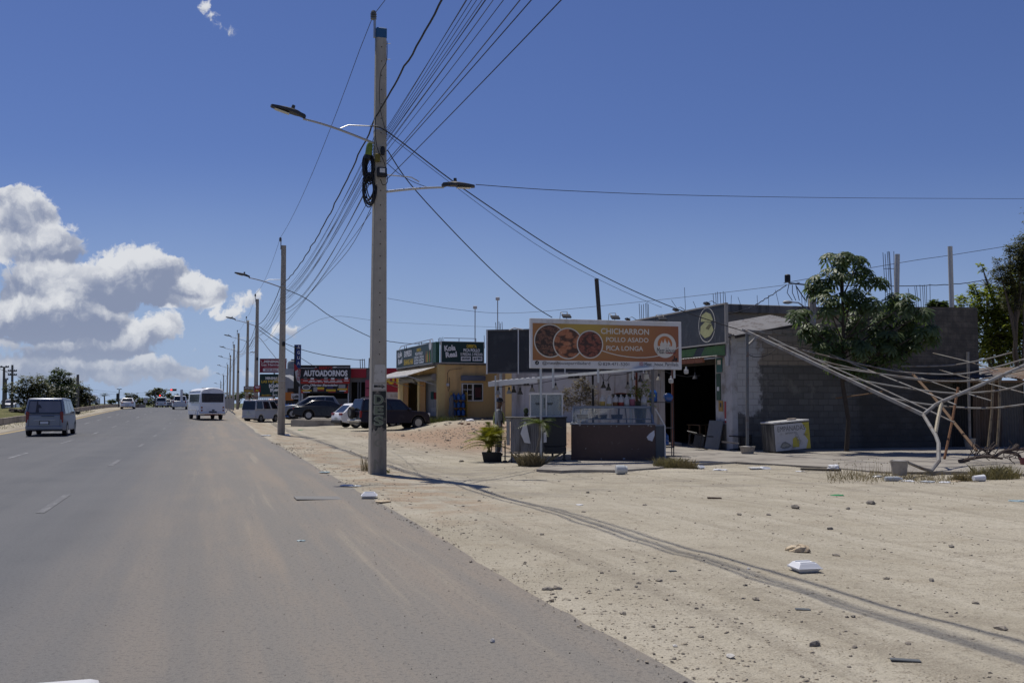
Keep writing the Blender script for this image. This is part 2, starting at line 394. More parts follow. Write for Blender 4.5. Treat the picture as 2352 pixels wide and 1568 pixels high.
ccol = T.mix(T.ramp(lit, .05, .95), tuple(x * CS for x in (3.4, 4.0, 5.7)), tuple(x * CS for x in (10.4, 10.6, 11.0)))
sk = T.mix(1.0, sky.outputs[0], (.655, .70, 1.02), 'MULTIPLY')
hz = T.math('MULTIPLY', T.ramp(V, -.02, .27, 1, 0), T.math('ADD', T.ramp(U, .3, -.45, .62, .85), T.math('MULTIPLY_ADD', fl, .3, -.15)))
sk = T.mix(hz, sk, (4.9, 6.6, 9.6))
ccol = T.mix(T.math('MULTIPLY', low, .75), ccol, (4.9, 5.7, 7.4))
skyc = T.mix(T.math('MULTIPLY', alpha, .95), sk, ccol)
T.L.new(skyc, bg.inputs[0]); bg.inputs[1].default_value = .07
w.cycles.sampling_method = 'MANUAL'; w.cycles.sample_map_resolution = 256
scene.view_settings.view_transform = 'Standard'; scene.view_settings.look = 'None'; scene.view_settings.gamma = 1; scene.view_settings.exposure = 0
scene.cycles.use_denoising = True; scene.cycles.max_bounces = 8; scene.cycles.transparent_max_bounces = 16
scene.cycles.sample_clamp_indirect = 6
# ================================================================== ground
def grid_sheet(S, Nn, zf):
    mb = MB(); vs = []
    for s in S:
        for n in Nn:
            p = rn(s, n); p.z = zf(s, n, p); vs.append(p)
    k = len(Nn)
    fs = [(i * k + j, i * k + j + 1, (i + 1) * k + j + 1, (i + 1) * k + j) for i in range(len(S) - 1) for j in range(k - 1)]
    mb.add(vs, fs); return mb
def spaced(a, b, st, gr=1.0):
    out = [a]
    while out[-1] < b: out.append(out[-1] + st); st *= gr
    return out
def ground_mat():
    m = bpy.data.materials.new('dry_dirt'); m.use_nodes = True; T = NT(m.node_tree); p = T.N['Principled BSDF']
    pos = T.N.new('ShaderNodeNewGeometry').outputs['Position']
    q = T.mapping(pos, rot=(0, 0, -TH)); n, s, _ = T.sep(q)
    big = T.noise(pos, .22, 6, .6); mid = T.noise(pos, 1.3, 6, .6); fine = T.noise(pos, 14, 4, .6); grit = T.noise(pos, 60, 3, .6)
    c = T.mix(T.ramp(big, .35, .65), (.35, .314, .24), (.44, .40, .315))
    c = T.mix(T.math('MULTIPLY', T.ramp(mid, .5, .72), .55), c, (.30, .255, .185))
    # packed pale dust along the tyre paths and grey patches by the stall
    st = T.noise(T.mapping(q, scale=(1.1, .09, 1)), 1.2, 5, .6)
    c = T.mix(T.math('MULTIPLY', T.ramp(st, .45, .7), .5), c, (.50, .462, .375))
    s2 = T.noise(T.mapping(q, rot=(0, 0, .22), scale=(1.6, .07, 1), loc=(7, 2, 0)), 1.1, 6, .65); c = T.mix(T.math('MULTIPLY', T.ramp(s2, .50, .66), .55), c, (.255, .225, .175))
    s3 = T.noise(T.mapping(pos, rot=(0, 0, .5), scale=(.5, 2.2, 1)), .9, 6, .65); c = T.mix(T.math('MULTIPLY', T.ramp(s3, .52, .68), .4), c, (.27, .235, .18))
    gp_ = T.math('MULTIPLY', T.ramp(T.noise(T.mapping(pos, scale=(.6, 1.6, 1)), .8, 5, .65), .48, .66), T.math('MULTIPLY', T.ramp(s, 12, 22), T.ramp(s, 60, 34)))
    c = T.mix(T.math('MULTIPLY', gp_, .55), c, (.20, .185, .165))
    red = T.math('MULTIPLY', T.math('MULTIPLY', T.ramp(n, 6.5, 10.5), T.ramp(n, 22, 16)), T.math('MULTIPLY', T.ramp(s, 29, 40), T.ramp(s, 62, 54)))
    c = T.mix(T.math('MULTIPLY', red, .8), c, (.33, .215, .14))
    red2 = T.math('MULTIPLY', T.math('MULTIPLY', T.ramp(n, 2.9, 3.3), T.ramp(n, 5.4, 4.2)), T.math('MULTIPLY', T.ramp(mid, .42, .6), T.ramp(s, 12, 18)))
    c = T.mix(T.math('MULTIPLY', red2, .6), c, (.33, .23, .15))
    spk = T.ramp(fine, .56, .70); c = T.mix(T.math('MULTIPLY', spk, .6), c, (.19, .16, .12)); m3 = T.noise(pos, 4.5, 6, .7); c = T.mix(T.math('MULTIPLY', T.ramp(m3, .55, .68), .5), c, (.235, .205, .16))
    c = T.mix(T.math('MULTIPLY', T.ramp(grit, .57, .68), .55), c, (.55, .50, .42))
    c = T.mix(T.math('MULTIPLY', T.ramp(grit, .46, .32), .6), c, (.12, .10, .08))
    vg = T.voro(pos, 11.0); c = T.mix(T.math('MULTIPLY', T.ramp(vg, .13, .06), T.ramp(mid, .40, .62)), c, (.19, .165, .135))
    # lawn of the median and the far country
    gl = T.mix(T.ramp(T.noise(pos, .9, 6, .65), .35, .65), (.085, .095, .035), (.17, .155, .07))
    c = T.mix(T.ramp(n, -13.0, -13.5), c, gl)
    far = T.math('MAXIMUM', T.ramp(n, 70, 95), T.ramp(s, 240, 300)); c = T.mix(far, c, (.11, .12, .06))
    T.L.new(c, p.inputs['Base Color']); p.inputs['Roughness'].default_value = .95; p.inputs['Specular IOR Level'].default_value = .1
    h = T.math('ADD', T.math('MULTIPLY', fine, .55), T.math('ADD', T.math('MULTIPLY', grit, .25), T.math('MULTIPLY', mid, 1.0)))
    h = T.math('ADD', h, T.math('MULTIPLY', T.ramp(vg, .16, .02), T.math('MULTIPLY', T.ramp(mid, .40, .62), .5)))
    b = T.N.new('ShaderNodeBump'); b.inputs['Strength'].default_value = 1.0; b.inputs['Distance'].default_value = .045; T.L.new(h, b.inputs['Height']); T.L.new(b.outputs[0], p.inputs['Normal'])
    return m
def road_mat():
    m = bpy.data.materials.new('worn_asphalt'); m.use_nodes = True; T = NT(m.node_tree); p = T.N['Principled BSDF']
    pos = T.N.new('ShaderNodeNewGeometry').outputs['Position']
    q = T.mapping(pos, rot=(0, 0, -TH)); n, s, _ = T.sep(q)
    big = T.noise(pos, .35, 6, .6); agg = T.noise(pos, 90, 3, .7); agg2 = T.noise(pos, 28, 4, .65)
    lanes = T.noise(T.mapping(q, scale=(.55, .012, 1)), 1.6, 5, .6)
    c = T.mix(T.ramp(big, .3, .7), (.106, .110, .117), (.130, .133, .138))
    c = T.mix(T.math('MULTIPLY', T.ramp(lanes, .40, .64), .55), c, (.150, .151, .153))
    # tyre polished wheel paths
    c = T.mix(T.ramp(n, -9.0, -3.0, .35, 0), c, (.080, .082, .088))
    dust = T.ramp(n, -2.3, 1.0)
    w1 = T.noise(T.mapping(q, rot=(0, 0, .045), scale=(1.25, .045, 1)), 1.25, 7, .62); w2 = T.noise(T.mapping(q, scale=(.5, .22, 1)), 1.1, 6, .65)
    d = T.math('MULTIPLY', dust, T.ramp(T.math('ADD', T.math('MULTIPLY', w1, .75), T.math('MULTIPLY', w2, .35)), .46, .70))
    c = T.mix(T.math('MULTIPLY', dust, .9), c, (.222, .204, .176))
    c = T.mix(T.math('MULTIPLY', d, .6), c, (.30, .245, .185))
    w3 = T.noise(T.mapping(q, rot=(0, 0, -.13), scale=(2.2, .06, 1), loc=(3, 1, 0)), 1.3, 5, .6)
    c = T.mix(T.math('MULTIPLY', T.math('MULTIPLY', T.ramp(w3, .58, .74), T.ramp(n, -1.2, .8)), .4), c, (.40, .35, .26))
    ed = T.ramp(T.math('ADD', T.ramp(n, 2.62, 3.15), T.math('MULTIPLY_ADD', T.math('ADD', w2, T.math('MULTIPLY', agg2, .5)), 1.6, -1.2)), .45, .95); c = T.mix(T.math('MULTIPLY', ed, .85), c, (.36, .30, .225))
    lf = T.math('MULTIPLY', T.ramp(n, -9.9, -10.7), T.ramp(agg2, .3, .6)); c = T.mix(lf, c, (.30, .25, .18))
    c = T.mix(T.math('MULTIPLY', T.ramp(agg2, .50, .66), .4), c, (.06, .06, .062)); sp = T.math('MULTIPLY', T.ramp(agg, .45, .30), .75); c = T.mix(sp, c, (.05, .05, .05))
    c = T.mix(T.math('MULTIPLY', T.ramp(agg, .58, .72), .6), c, (.36, .35, .33))
    v = T.voro(pos, 3.2); c = T.mix(T.math('MULTIPLY', T.ramp(v, .055, .03), .8), c, (.06, .055, .05))
    T.L.new(c, p.inputs['Base Color']); p.inputs['Roughness'].default_value = .82; p.inputs['Specular IOR Level'].default_value = .28
    h = T.math('ADD', T.math('MULTIPLY', agg, .5), T.math('MULTIPLY', agg2, .35))
    b = T.N.new('ShaderNodeBump'); b.inputs['Strength'].default_value = .9; b.inputs['Distance'].default_value = .014; T.L.new(h, b.inputs['Height']); T.L.new(b.outputs[0], p.inputs['Normal'])
    return m
DIRT = ground_mat(); ASPH = road_mat()
S = spaced(-60, -2, 4) + spaced(0, 34, .28) + spaced(34.5, 90, .7) + spaced(92, 240, 3) + spaced(250, 4200, 20, 1.35)
Nn = [-3000, -1500, -700, -300, -150, -90, -60, -40, -30, -24] + spaced(-20, -9.8, .55) + [-6, -2, 1.5, 2.4, 2.7, 2.85] + spaced(3.0, 12, .26) + spaced(12.4, 34, .6) + [36, 40, 46, 55, 70, 100, 160, 300, 700, 1500, 3200]
def zg(s, n, p):
    z = gz(p.x, p.y, -70 < n < 70 and -20 < s < 230)
    return z - .035 * (1 - sstep(2.72, 2.98, n)) * sstep(-11.4, -10.9, n)
g = grid_sheet(S, Nn, zg)
tag(g.build('ground', DIRT, sharp=180), kind='structure')
# asphalt sheet with a ragged edge, 4 mm to 3 cm above the dirt under it
Sr = spaced(-60, -6, 6) + spaced(0, 60, .35) + spaced(61, 110, 1.5) + spaced(113, 460, 6)
mb = MB(); vs = []; nn_ = [-10.95, -10.4, -8, -5, -2, .5, 1.8, 2.5, 3.0]
for s in Sr:
    e = 2.93 + .22 * mnoise.noise(Vector((s * .16, 1, 0))) + .07 * mnoise.noise(Vector((s * .9, 4, 0))) + .025 * mnoise.noise(Vector((s * 3.2, 7, 0)))
    for n in nn_:
        n2 = n + (e - 3.0 if n == 3.0 else 0) + (.25 * mnoise.noise(Vector((s * .3, 7, 2))) if n == -10.95 else 0)
        p = rn(s, n2); p.z = road_z(s) - (.012 if n == 3.0 else 0); vs.append(p)
k = len(nn_)
mb.add(vs, [(i * k + j, i * k + j + 1, (i + 1) * k + j + 1, (i + 1) * k + j) for i in range(len(Sr) - 1) for j in range(k - 1)])
tag(mb.build('road', ASPH, sharp=180), kind='structure')
# painted lines
def worn_paint(name, col, thr):
    m = bpy.data.materials.new(name); m.use_nodes = True; T = NT(m.node_tree); p = T.N['Principled BSDF']
    pos = T.N.new('ShaderNodeNewGeometry').outputs['Position']; f = T.noise(pos, 9, 6, .7); g_ = T.noise(pos, 1.2, 4)
    k = T.ramp(T.math('ADD', f, T.math('MULTIPLY_ADD', g_, .5, -.25)), thr, thr + .12)
    c = T.mix(k, (.105, .105, .107), col); T.L.new(c, p.inputs['Base Color']); p.inputs['Roughness'].default_value = .7
    return m
PW = worn_paint('worn_white_paint', (.24, .24, .245), .46); PF = worn_paint('faded_white_paint', (.19, .19, .19), .50); PY = worn_paint('worn_yellow_paint', (.50, .36, .12), .28)
def strip(mb, n, s0, s1, w, st=1.5, dz=.006):
    k = max(1, int((s1 - s0) / st)); vs = []
    for i in range(k + 1):
        s = s0 + (s1 - s0) * i / k
        for a in (-w / 2, w / 2):
            p = rn(s, n + a); p.z = road_z(s) + dz; vs.append(p)
    mb.add(vs, [(2 * i, 2 * i + 1, 2 * i + 3, 2 * i + 2) for i in range(k)])
mb = MB(); s = 21.8 - 12
while s < 200: strip(mb, -5.72, s, s + 3.6, .13); s += 12
s = 60
while s < 170: strip(mb, -8.25, s, s + 3.4, .14); s += 9
tag(mb.build('lane_markings', PW, sharp=180), kind='structure')
mb = MB(); s = 17
while s < 190: strip(mb, -2.4, s, s + 3.2, .13); s += 12
tag(mb.build('faded_lane_markings', PF, sharp=180), kind='structure')
mb = MB(); strip(mb, -10.35, -40, 172, .16, 1.0, .007); tag(mb.build('edge_line', PY, sharp=180), kind='structure')
# ------------------------------------------------------------------ median wall (low concrete barrier)
CONC = mat('old_concrete', (.36, .31, .25), .9, var=.2, vs=3, bump=.4, bs=25, stain=(.16, .13, .1), st_amt=.5, st_s=.9, streak=True)
def wallrun(pts, h, t):
    mb = MB(); n = len(pts); P = []
    for i, p in enumerate(pts):
        d = (pts[min(n - 1, i + 1)] - pts[max(0, i - 1)]); d.z = 0; d.normalize(); q = Vector((d.y, -d.x, 0)) * t / 2
        hh = h + .02 * mnoise.noise(Vector((i * .7, 0, 3)))
        P += [p + q - Vector((0, 0, .3)), p + q + Vector((0, 0, hh)), p - q + Vector((0, 0, hh)), p - q - Vector((0, 0, .3))]
    fs = []
    for i in range(n - 1):
        for j in range(3): fs.append((4 * i + j, 4 * i + j + 1, 4 * i + 5 + j, 4 * i + 4 + j)[::-1])
    fs += [(0, 1, 2, 3), tuple(4 * (n - 1) + j for j in (3, 2, 1, 0))]; mb.add(P, fs); return mb
pts = []
for i in range(110):
    s = -20 + i * 1.7; p = rn(s, -12.75 + .06 * mnoise.noise(Vector((s * .2, 0, 0)))); p.z = road_z(s); pts.append(p)
for i in range(1, 12):
    a = i / 11 * PI * .5; c = rn(167, -9.2); p = c + Nd * (-3.55 * math.cos(a)) + Rd * (6.0 * math.sin(a)); p.z = .9; pts.append(p)
solo(wallrun(pts, .56, .2), 'median_wall', CONC, 'long low concrete wall edging the grassy median left of the road', 'wall', base=rn(30, -12.75))
# ================================================================== utility poles, lamps and cables
POLE = mat('pole_concrete', (.395, .36, .30), .88, var=.16, vs=5, bump=.25, bs=60, stain=(.19, .165, .135), st_amt=.45, st_s=1.6, streak=True)
DARK = mat('black_plastic', (.015, .015, .017), .5, var=.3); HOLE = mat('bolt_hole', (.03, .028, .025), .9)
GALV = mat('galvanised_steel', (.42, .43, .44), .42, .75, var=.12, vs=12); RUST = mat('rusty_iron', (.17, .085, .045), .85, .2, var=.35, vs=14, bump=.2)
LAMPG = mat('lamp_housing', (.06, .058, .055), .5, .2); LENS = mat('lamp_lens', (.62, .6, .5), .25); BLUEP = mat('blue_paint', (.02, .09, .2), .6)
PORC = mat('grey_porcelain', (.13, .135, .14), .25, spec=.6); WIRE = mat('wire_black', (.018, .018, .02), .6); WIREG = mat('wire_grey', (.05, .05, .055), .5)
PBLK = mat('peeling_black_paint', (.022, .026, .024), .75, stain=(.27, .24, .2), st_amt=.35, st_s=9); PWHT = mat('peeling_white_paint', (.52, .5, .45), .85, stain=(.33, .3, .25), st_amt=.3, st_s=10)
PGRN = mat('faded_green_paint', (.16, .19, .13), .8, var=.3, vs=20); PGRL = mat('pale_outline_paint', (.30, .31, .27), .8, var=.3, vs=30)
def pole_pos(px, Y, n=None):
    p = at(px, 900, Y); return Vector((p.x, Y, gz(p.x, Y)))
POLES = [(868, 24.3, 11.0), (647, 55.6, 10.6), (588, 87, 10.6), (567, 115, 10.7), (546, 143, 10.9), (536, 172, 11.0), (528, 205, 11.0), (522, 238, 11.0), (513, 290, 11.2), (507, 345, 11.3)]
PP = []
def shaft(mb, h, w0=.20, w1=.125):
    pr = []
    for (z, w_) in ((-.5, w0 + .004), (h, w1)):
        c = .16 * w_
        pr += [Vector((x, y, z)) for x, y in ((-w_, -w_ + c), (-w_ + c, -w_), (w_ - c, -w_), (w_, -w_ + c), (w_, w_ - c), (w_ - c, w_), (-w_ + c, w_), (-w_, w_ - c))]
    mb.convex(pr, [tuple(range(8)), tuple(range(8, 16))] + [(i, (i + 1) % 8, 8 + (i + 1) % 8, 8 + i) for i in range(8)], 0)
def lamp_arm(parent, z, side, L=2.5, rise=.75, wz=.16, dark=True):
    """a street lamp on a bracket across the road (side -1) or towards the shops (+1)"""
    mb = MB(); pts = []
    for i in range(9):
        t = i / 8; pts.append((side * (wz + L * t), -.02, z + rise * (t * 1.25 - .25 * t ** 3)))
    mb.tube(pts, [.032 - .006 * i / 8 for i in range(9)], 8, 0)
    mb.tube([(side * wz, -.02, z + .42), (side * (wz + .62), -.02, z + .40), (side * (wz + .82), -.02, z + .30)], .014, 6, 0)
    a = mb.build('lamp_bracket', GALV, parent)
    e = Vector(pts[-1]); d = (Vector(pts[-1]) - Vector(pts[-2])).normalized(); ang = math.atan2(d.z, abs(d.x))
    mb = MB(); mb.push(Matrix.Translation(e) @ Matrix.Rotation(0 if side > 0 else PI, 4, 'Z') @ Matrix.Rotation(-(ang * .5 + .2 * (side < 0)), 4, 'Y'))
    out = [(-.05, .045), (.1, .05), (.18, .11), (.35, .145), (.62, .13), (.78, .07), (.81, 0)]
    poly = [(x, y) for x, y in out] + [(x, -y) for x, y in out[::-1]]
    n = len(poly); vs = []
    for z_, k in ((.0, 1.0), (.06, .95), (.10, .55)):
        vs += [(x if k > .6 else .1 + (x - .1) * .75, y * k, z_ + .05 * min(1, max(0, 1 - abs(x - .3) * 1.6))) for x, y in poly]
    fs = [tuple(range(n)), tuple(range(2 * n, 3 * n))[::-1]]
    for l in range(2): fs += [(l * n + i, l * n + (i + 1) % n, (l + 1) * n + (i + 1) % n, (l + 1) * n + i) for i in range(n)]
    mb.convex(vs, fs, 0); mb.push(Matrix.Translation((.3, 0, .16))); mb.lathe([(.0, .09), (.04, .08), (.045, 0)], 8, 0); mb.pop()
    h = mb.build('lamp_head', LAMPG, parent)
    mb2 = MB(); mb2.M = mb.M.copy(); mb2.box((.52, 0, -.004), (.36, .17, .012), 0, bev=.004); mb2.build('lamp_lens', LENS, h); return a
ORD = ['nearest', 'second', 'third', 'fourth', 'fifth', 'sixth', 'seventh', 'eighth', 'ninth', 'last']
for i, (px, Y, h) in enumerate(POLES):
    b = pole_pos(px, Y); PP.append(b)
    lab = ('tall square concrete utility pole with DES lettering, nearest the camera' if i == 0 else
           'square concrete utility pole with one street lamp, standing left of the parked cars' if i == 1 else
           '%s concrete utility pole counted from the camera along the roadside row' % ORD[i])
    t = thing('utility_pole', lab, 'utility pole', b, TH, 'concrete utility poles along the roadside')
    mb = MB(); shaft(mb, h)
    if i < 2:
        z = 2.6
        while z < h - .3:
            w_ = .2 - .075 * z / h; mb.push(Matrix.Translation((0, -w_ - .002, z))); mb.disc((0, 0), .016, 0, 1, 8); mb.pop()
            mb.push(Matrix.Translation((-w_ - .002, 0, z)) @ Matrix.Rotation(-PI / 2, 4, 'Z')); mb.disc((0, 0), .014, 0, 1, 8); mb.pop(); z += .30 if z < 6 else .36
    mb.build('shaft', [POLE, HOLE], t)
    mb = MB(); mb.box((-.16, -.02, h + .02), (.06, .06, .5), 0, bev=.01); mb.box((-.12, 0, h - .3), (.05, .07, .5), 0); mb.build('top_bracket', GALV, t)
    mb = MB(); mb.push(Matrix.Translation((-.19, -.02, h + .22)))
    mb.lathe([(.03, 0), (.075, .02), (.075, .05), (.045, .06), (.08, .08), (.08, .10), (.045, .115), (.08, .135), (.08, .155), (.045, .17), (.07, .19), (.05, .23), (.0, .24)], 12); mb.build('insulator', PORC, t)
    if i == 0:
        mb = MB(); mb.box((0, 0, h - .12), (.264, .264, .27), 0, bev=.02); mb.build('blue_cap_band', BLUEP, t)
        for z in (h - .35, h - .75): mb = MB(); mb.tube([(.05, -.03, z), (.24, -.03, z + .01)], .008, 6); mb.build('through_bolt', GALV, t)
    zl = 8.12 if i < 1 else 8.25
    lamp_arm(t, zl, -1, 1.72, .46)
    if i == 0: lamp_arm(t, 6.93, 1, 1.45, .2, .17)
    if i == 4: lamp_arm(t, 7.9, 1, 1.5, .2)
    for z in ([3.0, 6.2, 8.3] if i else [8.45]):
        mb = MB(); w_ = .2 - .075 * z / h + .006; mb.box((0, 0, z), (2 * w_, 2 * w_, .03), 0); mb.build('steel_band', GALV, t)
    if 0 < i < 5:
        mb = MB(); mb.box((.06, -.2, 5.35 - .3 * (i % 2)), (.16, .12, .24), 0, bev=.02); mb.build('junction_box', DARK, t)
    if i == 0:
        # painted advert: white square, arrow, black band with vertical letters (on the slightly leaning front face)
        tilt = math.atan(.075 / (h)); M0 = Matrix.Translation((0, -.2, 0)) @ Matrix.Rotation(-tilt, 4, 'X')
        inv = MW[t.name].inverted()
        def zz(py): return (inv @ at(873, py, 24.1)).z
        def xx(px): return (px - 873.5) / F * 24.1
        mb = MB(); mb.M = M0
        jag = lambda a, b, k: a + (b - a) * k
        mb.flat([(xx(861), zz(878)), (xx(887), zz(877)), (xx(887.3), zz(842)), (xx(886), zz(837)), (xx(864), zz(837.5)), (xx(862), zz(840))], -.003, 0)
        mb.flat([(xx(858.5), zz(882)), (xx(858.5), zz(893)), (xx(889), zz(893)), (xx(889), zz(882))], -.002, 0); mb.build('white_paint_patch', PWHT, t)
        mb = MB(); mb.M = M0
        mb.flat([(xx(861), zz(884)), (xx(879), zz(884)), (xx(879), zz(881.8)), (xx(888), zz(887.5)), (xx(879), zz(892.3)), (xx(879), zz(889.5)), (xx(861), zz(889.5))], -.005, 0)
        wv = [(xx(857.8), zz(898)), (xx(889.5), zz(897.5)), (xx(890), zz(985)), (xx(884), zz(990)), (xx(880), zz(980)), (xx(873), zz(983)), (xx(866), zz(990)), (xx(861), zz(984)), (xx(857.6), zz(994))]
        mb.flat(wv, -.003, 0); mb.build('black_paint_band', PBLK, t)
        mb = MB(); mb.M = M0
        for ch, y0, y1, a in (('D', 907, 927, 1), ('E', 932, 951, 1), ('S', 956, 976, 1), ('A', 981, 1000, 0), ('C', 1008, 1026, 0), ('N', 1054, 1077, 0)):
            z1, z0 = zz(y0), zz(y1)
            if a: mb.text(ch, xx(861.2), z0 - .012, xx(884) - xx(861.2), z1 - z0 + .024, -.0045, 1, bold=.045)
            mb.text(ch, xx(863), z0, xx(883.4) - xx(863), z1 - z0, -.006, 0 if a else 2, bold=.03)
        mb.build('lettering', [PGRN, PGRL, mat('ghost_paint', (.25, .24, .19), .9, var=.2, vs=20)], t)
# small signs fixed to the far poles
def pole_sign(i, z, w_, h_, m, label, lines, mt, dx=0.0):
    b = PP[i] + Rd * -.24 + Nd * dx; t = thing('sign_board', label, 'sign', (b.x, b.y, b.z + z), TH)
    mb = MB(); mb.box((0, 0, h_ / 2), (w_, .03, h_), 0, bev=.005); k = len(lines)
    for j, (s, c) in enumerate(lines): mb.text(s, -w_ * .42, h_ * (k - 1 - j + .18) / k, w_ * .84, h_ * .64 / k, -.019, c, bold=.02)
    mb.build('panel', [m] + mt, t); return t
WTXT = mat('white_vinyl', (.72, .72, .72), .5, var=.05); YTXT = mat('yellow_vinyl', (.62, .42, .03), .5, var=.08); REDV = mat('red_vinyl', (.30, .012, .022), .45, var=.12, vs=3); BLKV = mat('black_vinyl', (.012, .012, .014), .45, var=.3, vs=3)
sg_ = pole_sign(2, 2.45, .55, .6, REDV, 'small red advert board strapped to the pole behind the parked microvan', [], [WTXT, YTXT], .1)
mb = MB(); mb.rect(-.2, .44, .2, .52, -.02, 0); mb.rect(-.15, .34, .15, .39, -.02, 0); mb.flat([(-.2, .1), (-.05, .28), (.05, .16), (.2, .28), (.12, .1), (0, .06)], -.02, 1); mb.build('print', [WTXT, YTXT], sg_)
sg_ = pole_sign(3, 2.35, 1.15, .72, mat('cut_out_board', (.1, .1, .1), .7), 'small cut out board reading FRENOS beside the fourth pole', [('GOMAS', 1), ('ACEITES', 1), ('FRENOS', 2)][1:], [WTXT, YTXT], .2)
# ------------------------------------------------------------------ cables
def span(a, b, sag, n=14):
    a, b = Vector(a), Vector(b)
    return [a.lerp(b, t / n) - Vector((0, 0, 4 * sag * (t / n) * (1 - t / n))) for t in range(n + 1)]
def cable(spans, r, label, m=None, twist=0.0, n=5):
    mb = MB(); pts = []
    for s_ in spans: pts += s_ if not pts else s_[1:]
    if twist:
        q = []; sub = 4
        for i in range(len(pts) - 1):
            for k in range(sub):
                p = pts[i].lerp(pts[i + 1], k / sub); q.append(p + Vector((twist * mnoise.noise(Vector((len(q) * .45, 1, 0))), twist * mnoise.noise(Vector((len(q) * .45, 9, 0))), twist * mnoise.noise(Vector((len(q) * .45, 5, 5))))))
        pts = q + [pts[-1]]
    mb.tube(pts, r, n, 0)
    solo(mb, 'overhead_cable', m or WIRE, label, 'cable', base=pts[0], group='cables strung along the pole row', sharp=80)
P0 = rn(sn(PP[0].x, PP[0].y)[0] - 29.5, 4.04)
def on(i, z, dn=.17, dr=-.1): return PP[i] + Nd * dn + Rd * dr + Vector((0, 0, z))
def first_span(A, ex, dn, db=None):
    """cable from pole 0 behind the camera to A on the near pole, passing the picture at ex"""
    r = ray(*ex); nA = 4.04 + dn + (0 if db is None else (db - dn) * .36)
    t = nA / (r.x * Nd.x + r.y * Nd.y); E = Vector((r.x * t, r.y * t, EYE + r.z * t))
    sE = sn(E.x, E.y)[0]; sA = sn(A.x, A.y)[0]; k = (sA - sE) / 29.5
    dB = dn if db is None else db; zB = A.z; S = (A.z - E.z) / (4 * k * (1 - k))
    if S < .12: S = .12; zB = A.z + (E.z + 4 * S * k * (1 - k) - A.z) / k
    B = Vector((P0.x + Nd.x * dB, P0.y + Nd.y * dB, zB)); return span(B, A, S, 18)
def zpx(py, Y=24.2): return at(880, py, Y).z
# primary wire on the insulators
A = PP[0] + Nd * -.19 + Vector((0, 0, 11.35))
cable([first_span(A, (884, 2), -.19)] + [span(PP[i] + Nd * -.19 + Vector((0, 0, POLES[i][2] + .45)), PP[i + 1] + Nd * -.19 + Vector((0, 0, POLES[i + 1][2] + .45)), .55) for i in range(9)], .0085, 'thin primary wire carried on the insulators at the pole tops')
# heavy twisted cable
def on1(py, dn=.17): p = PP[0] + Nd * dn + Rd * -.1; p.z = zpx(py); return p
sp = [first_span(on1(270, -.12), (1015, 3), -.12)] + [span(on1(270, -.12) if i == 0 else on(i, 8.35, -.12), on(i + 1, 8.35, -.12), .62) for i in range(8)]
cable(sp, .021, 'thick twisted black cable slung below the lamp arms', twist=.05)
ex = [(1070, 2), (1075, 2), (1082, 2), (1099, 2), (1106, 2), (1114, 2), (1117, 2), (1132, 2), (1136, 2), (1148, 12), (1148, 59), (1148, 90), (1148, 155)]
pys = [292, 298, 303, 309, 313, 318, 322, 330, 334, 345, 366, 372, 408]
names = ['highest', 'second highest', 'third', 'fourth', 'fifth', 'sixth', 'seventh', 'eighth', 'ninth', 'tenth', 'eleventh', 'twelfth', 'lowest']
rnd = random.Random(3)
for j, (e, py) in enumerate(zip(ex, pys)):
    A = on1(py, .16 if j < 10 else .19); zz2 = 8.0 - (j * .075 if j < 10 else j * .10) ; sg = .45 + .05 * (j % 4)
    if j < 10: A2 = on1(py + 22 + j * 2, -.15)
    else: A2 = on1(py + 30, -.15)
    dn2 = rnd.uniform(-.16, -.1)
    mbsp = [first_span(A, e, .16 if j < 10 else .19, (.0, .5, .08, .55, .05, 0, .5, .1, .6, .1, .15, .8, .95)[j]), [A, A2]]
    last = 6 if j < 6 else 3 if j < 11 else 1
    prev = A2
    for i in range(1, last + 1):
        q = on(i, zz2 - .02 * i, dn2 if j % 2 else .14); mbsp.append(span(prev, q, sg + .12 * (j > 9))); prev = q
    cable(mbsp, .0062 if j < 10 else .0085, '%s thin cable of the bundle fanning over the near pole' % names[j], WIREG if j % 3 == 1 else WIRE, n=4)
def polycable(pts, r, label, m=None, twist=0, sub=5):
    P = [Vector(p) for p in pts]; out = []
    for i in range(len(P) - 1):
        p0 = P[max(0, i - 1)]; p1 = P[i]; p2 = P[i + 1]; p3 = P[min(len(P) - 1, i + 2)]
        for k in range(sub):
            t = k / sub; out.append(.5 * ((2 * p1) + (p2 - p0) * t + (2 * p0 - 5 * p1 + 4 * p2 - p3) * t * t + (3 * p1 - p0 - 3 * p2 + p3) * t ** 3))
    out.append(P[-1]); cable([out], r, label, m, twist, 5)
polycable([at(850, 290, 24.1), at(893, 305, 24.0), at(1041, 417, 27), at(1180, 512, 30), at(1300, 588, 32.5), at(1430, 656, 34), at(1556, 710, 34.6), at(1690, 755, 34.3), at(1722, 764, 33.4)], .017, 'heavy service cable dropping from the near pole to the restaurant board')
polycable([at(893, 312, 24.1), at(1041, 425, 27), at(1180, 527, 31), at(1300, 603, 34), at(1430, 668, 36), at(1520, 706, 37)], .007, 'thin service wire running just below the heavy service cable')
polycable([at(890, 345, 24.1), at(940, 420, 25), at(1040, 530, 26.6), at(1140, 630, 28), at(1220, 698, 29), at(1268, 729, 29.4)], .014, 'service cable dropping from the near pole to the orange billboard top')
polycable([at(889, 375, 24.2), at(925, 405, 24.4), at(975, 428, 25), at(1010, 432, 25), at(1043, 421, 25)], .008, 'loose slack wire feeding the right hand street lamp')
polycable([at(1093, 424, 25), at(1300, 438, 28), at(1600, 449, 34), at(2000, 455, 42), at(2500, 457, 52)], .010, 'long thin wire crossing the sky to the right of the lamp')
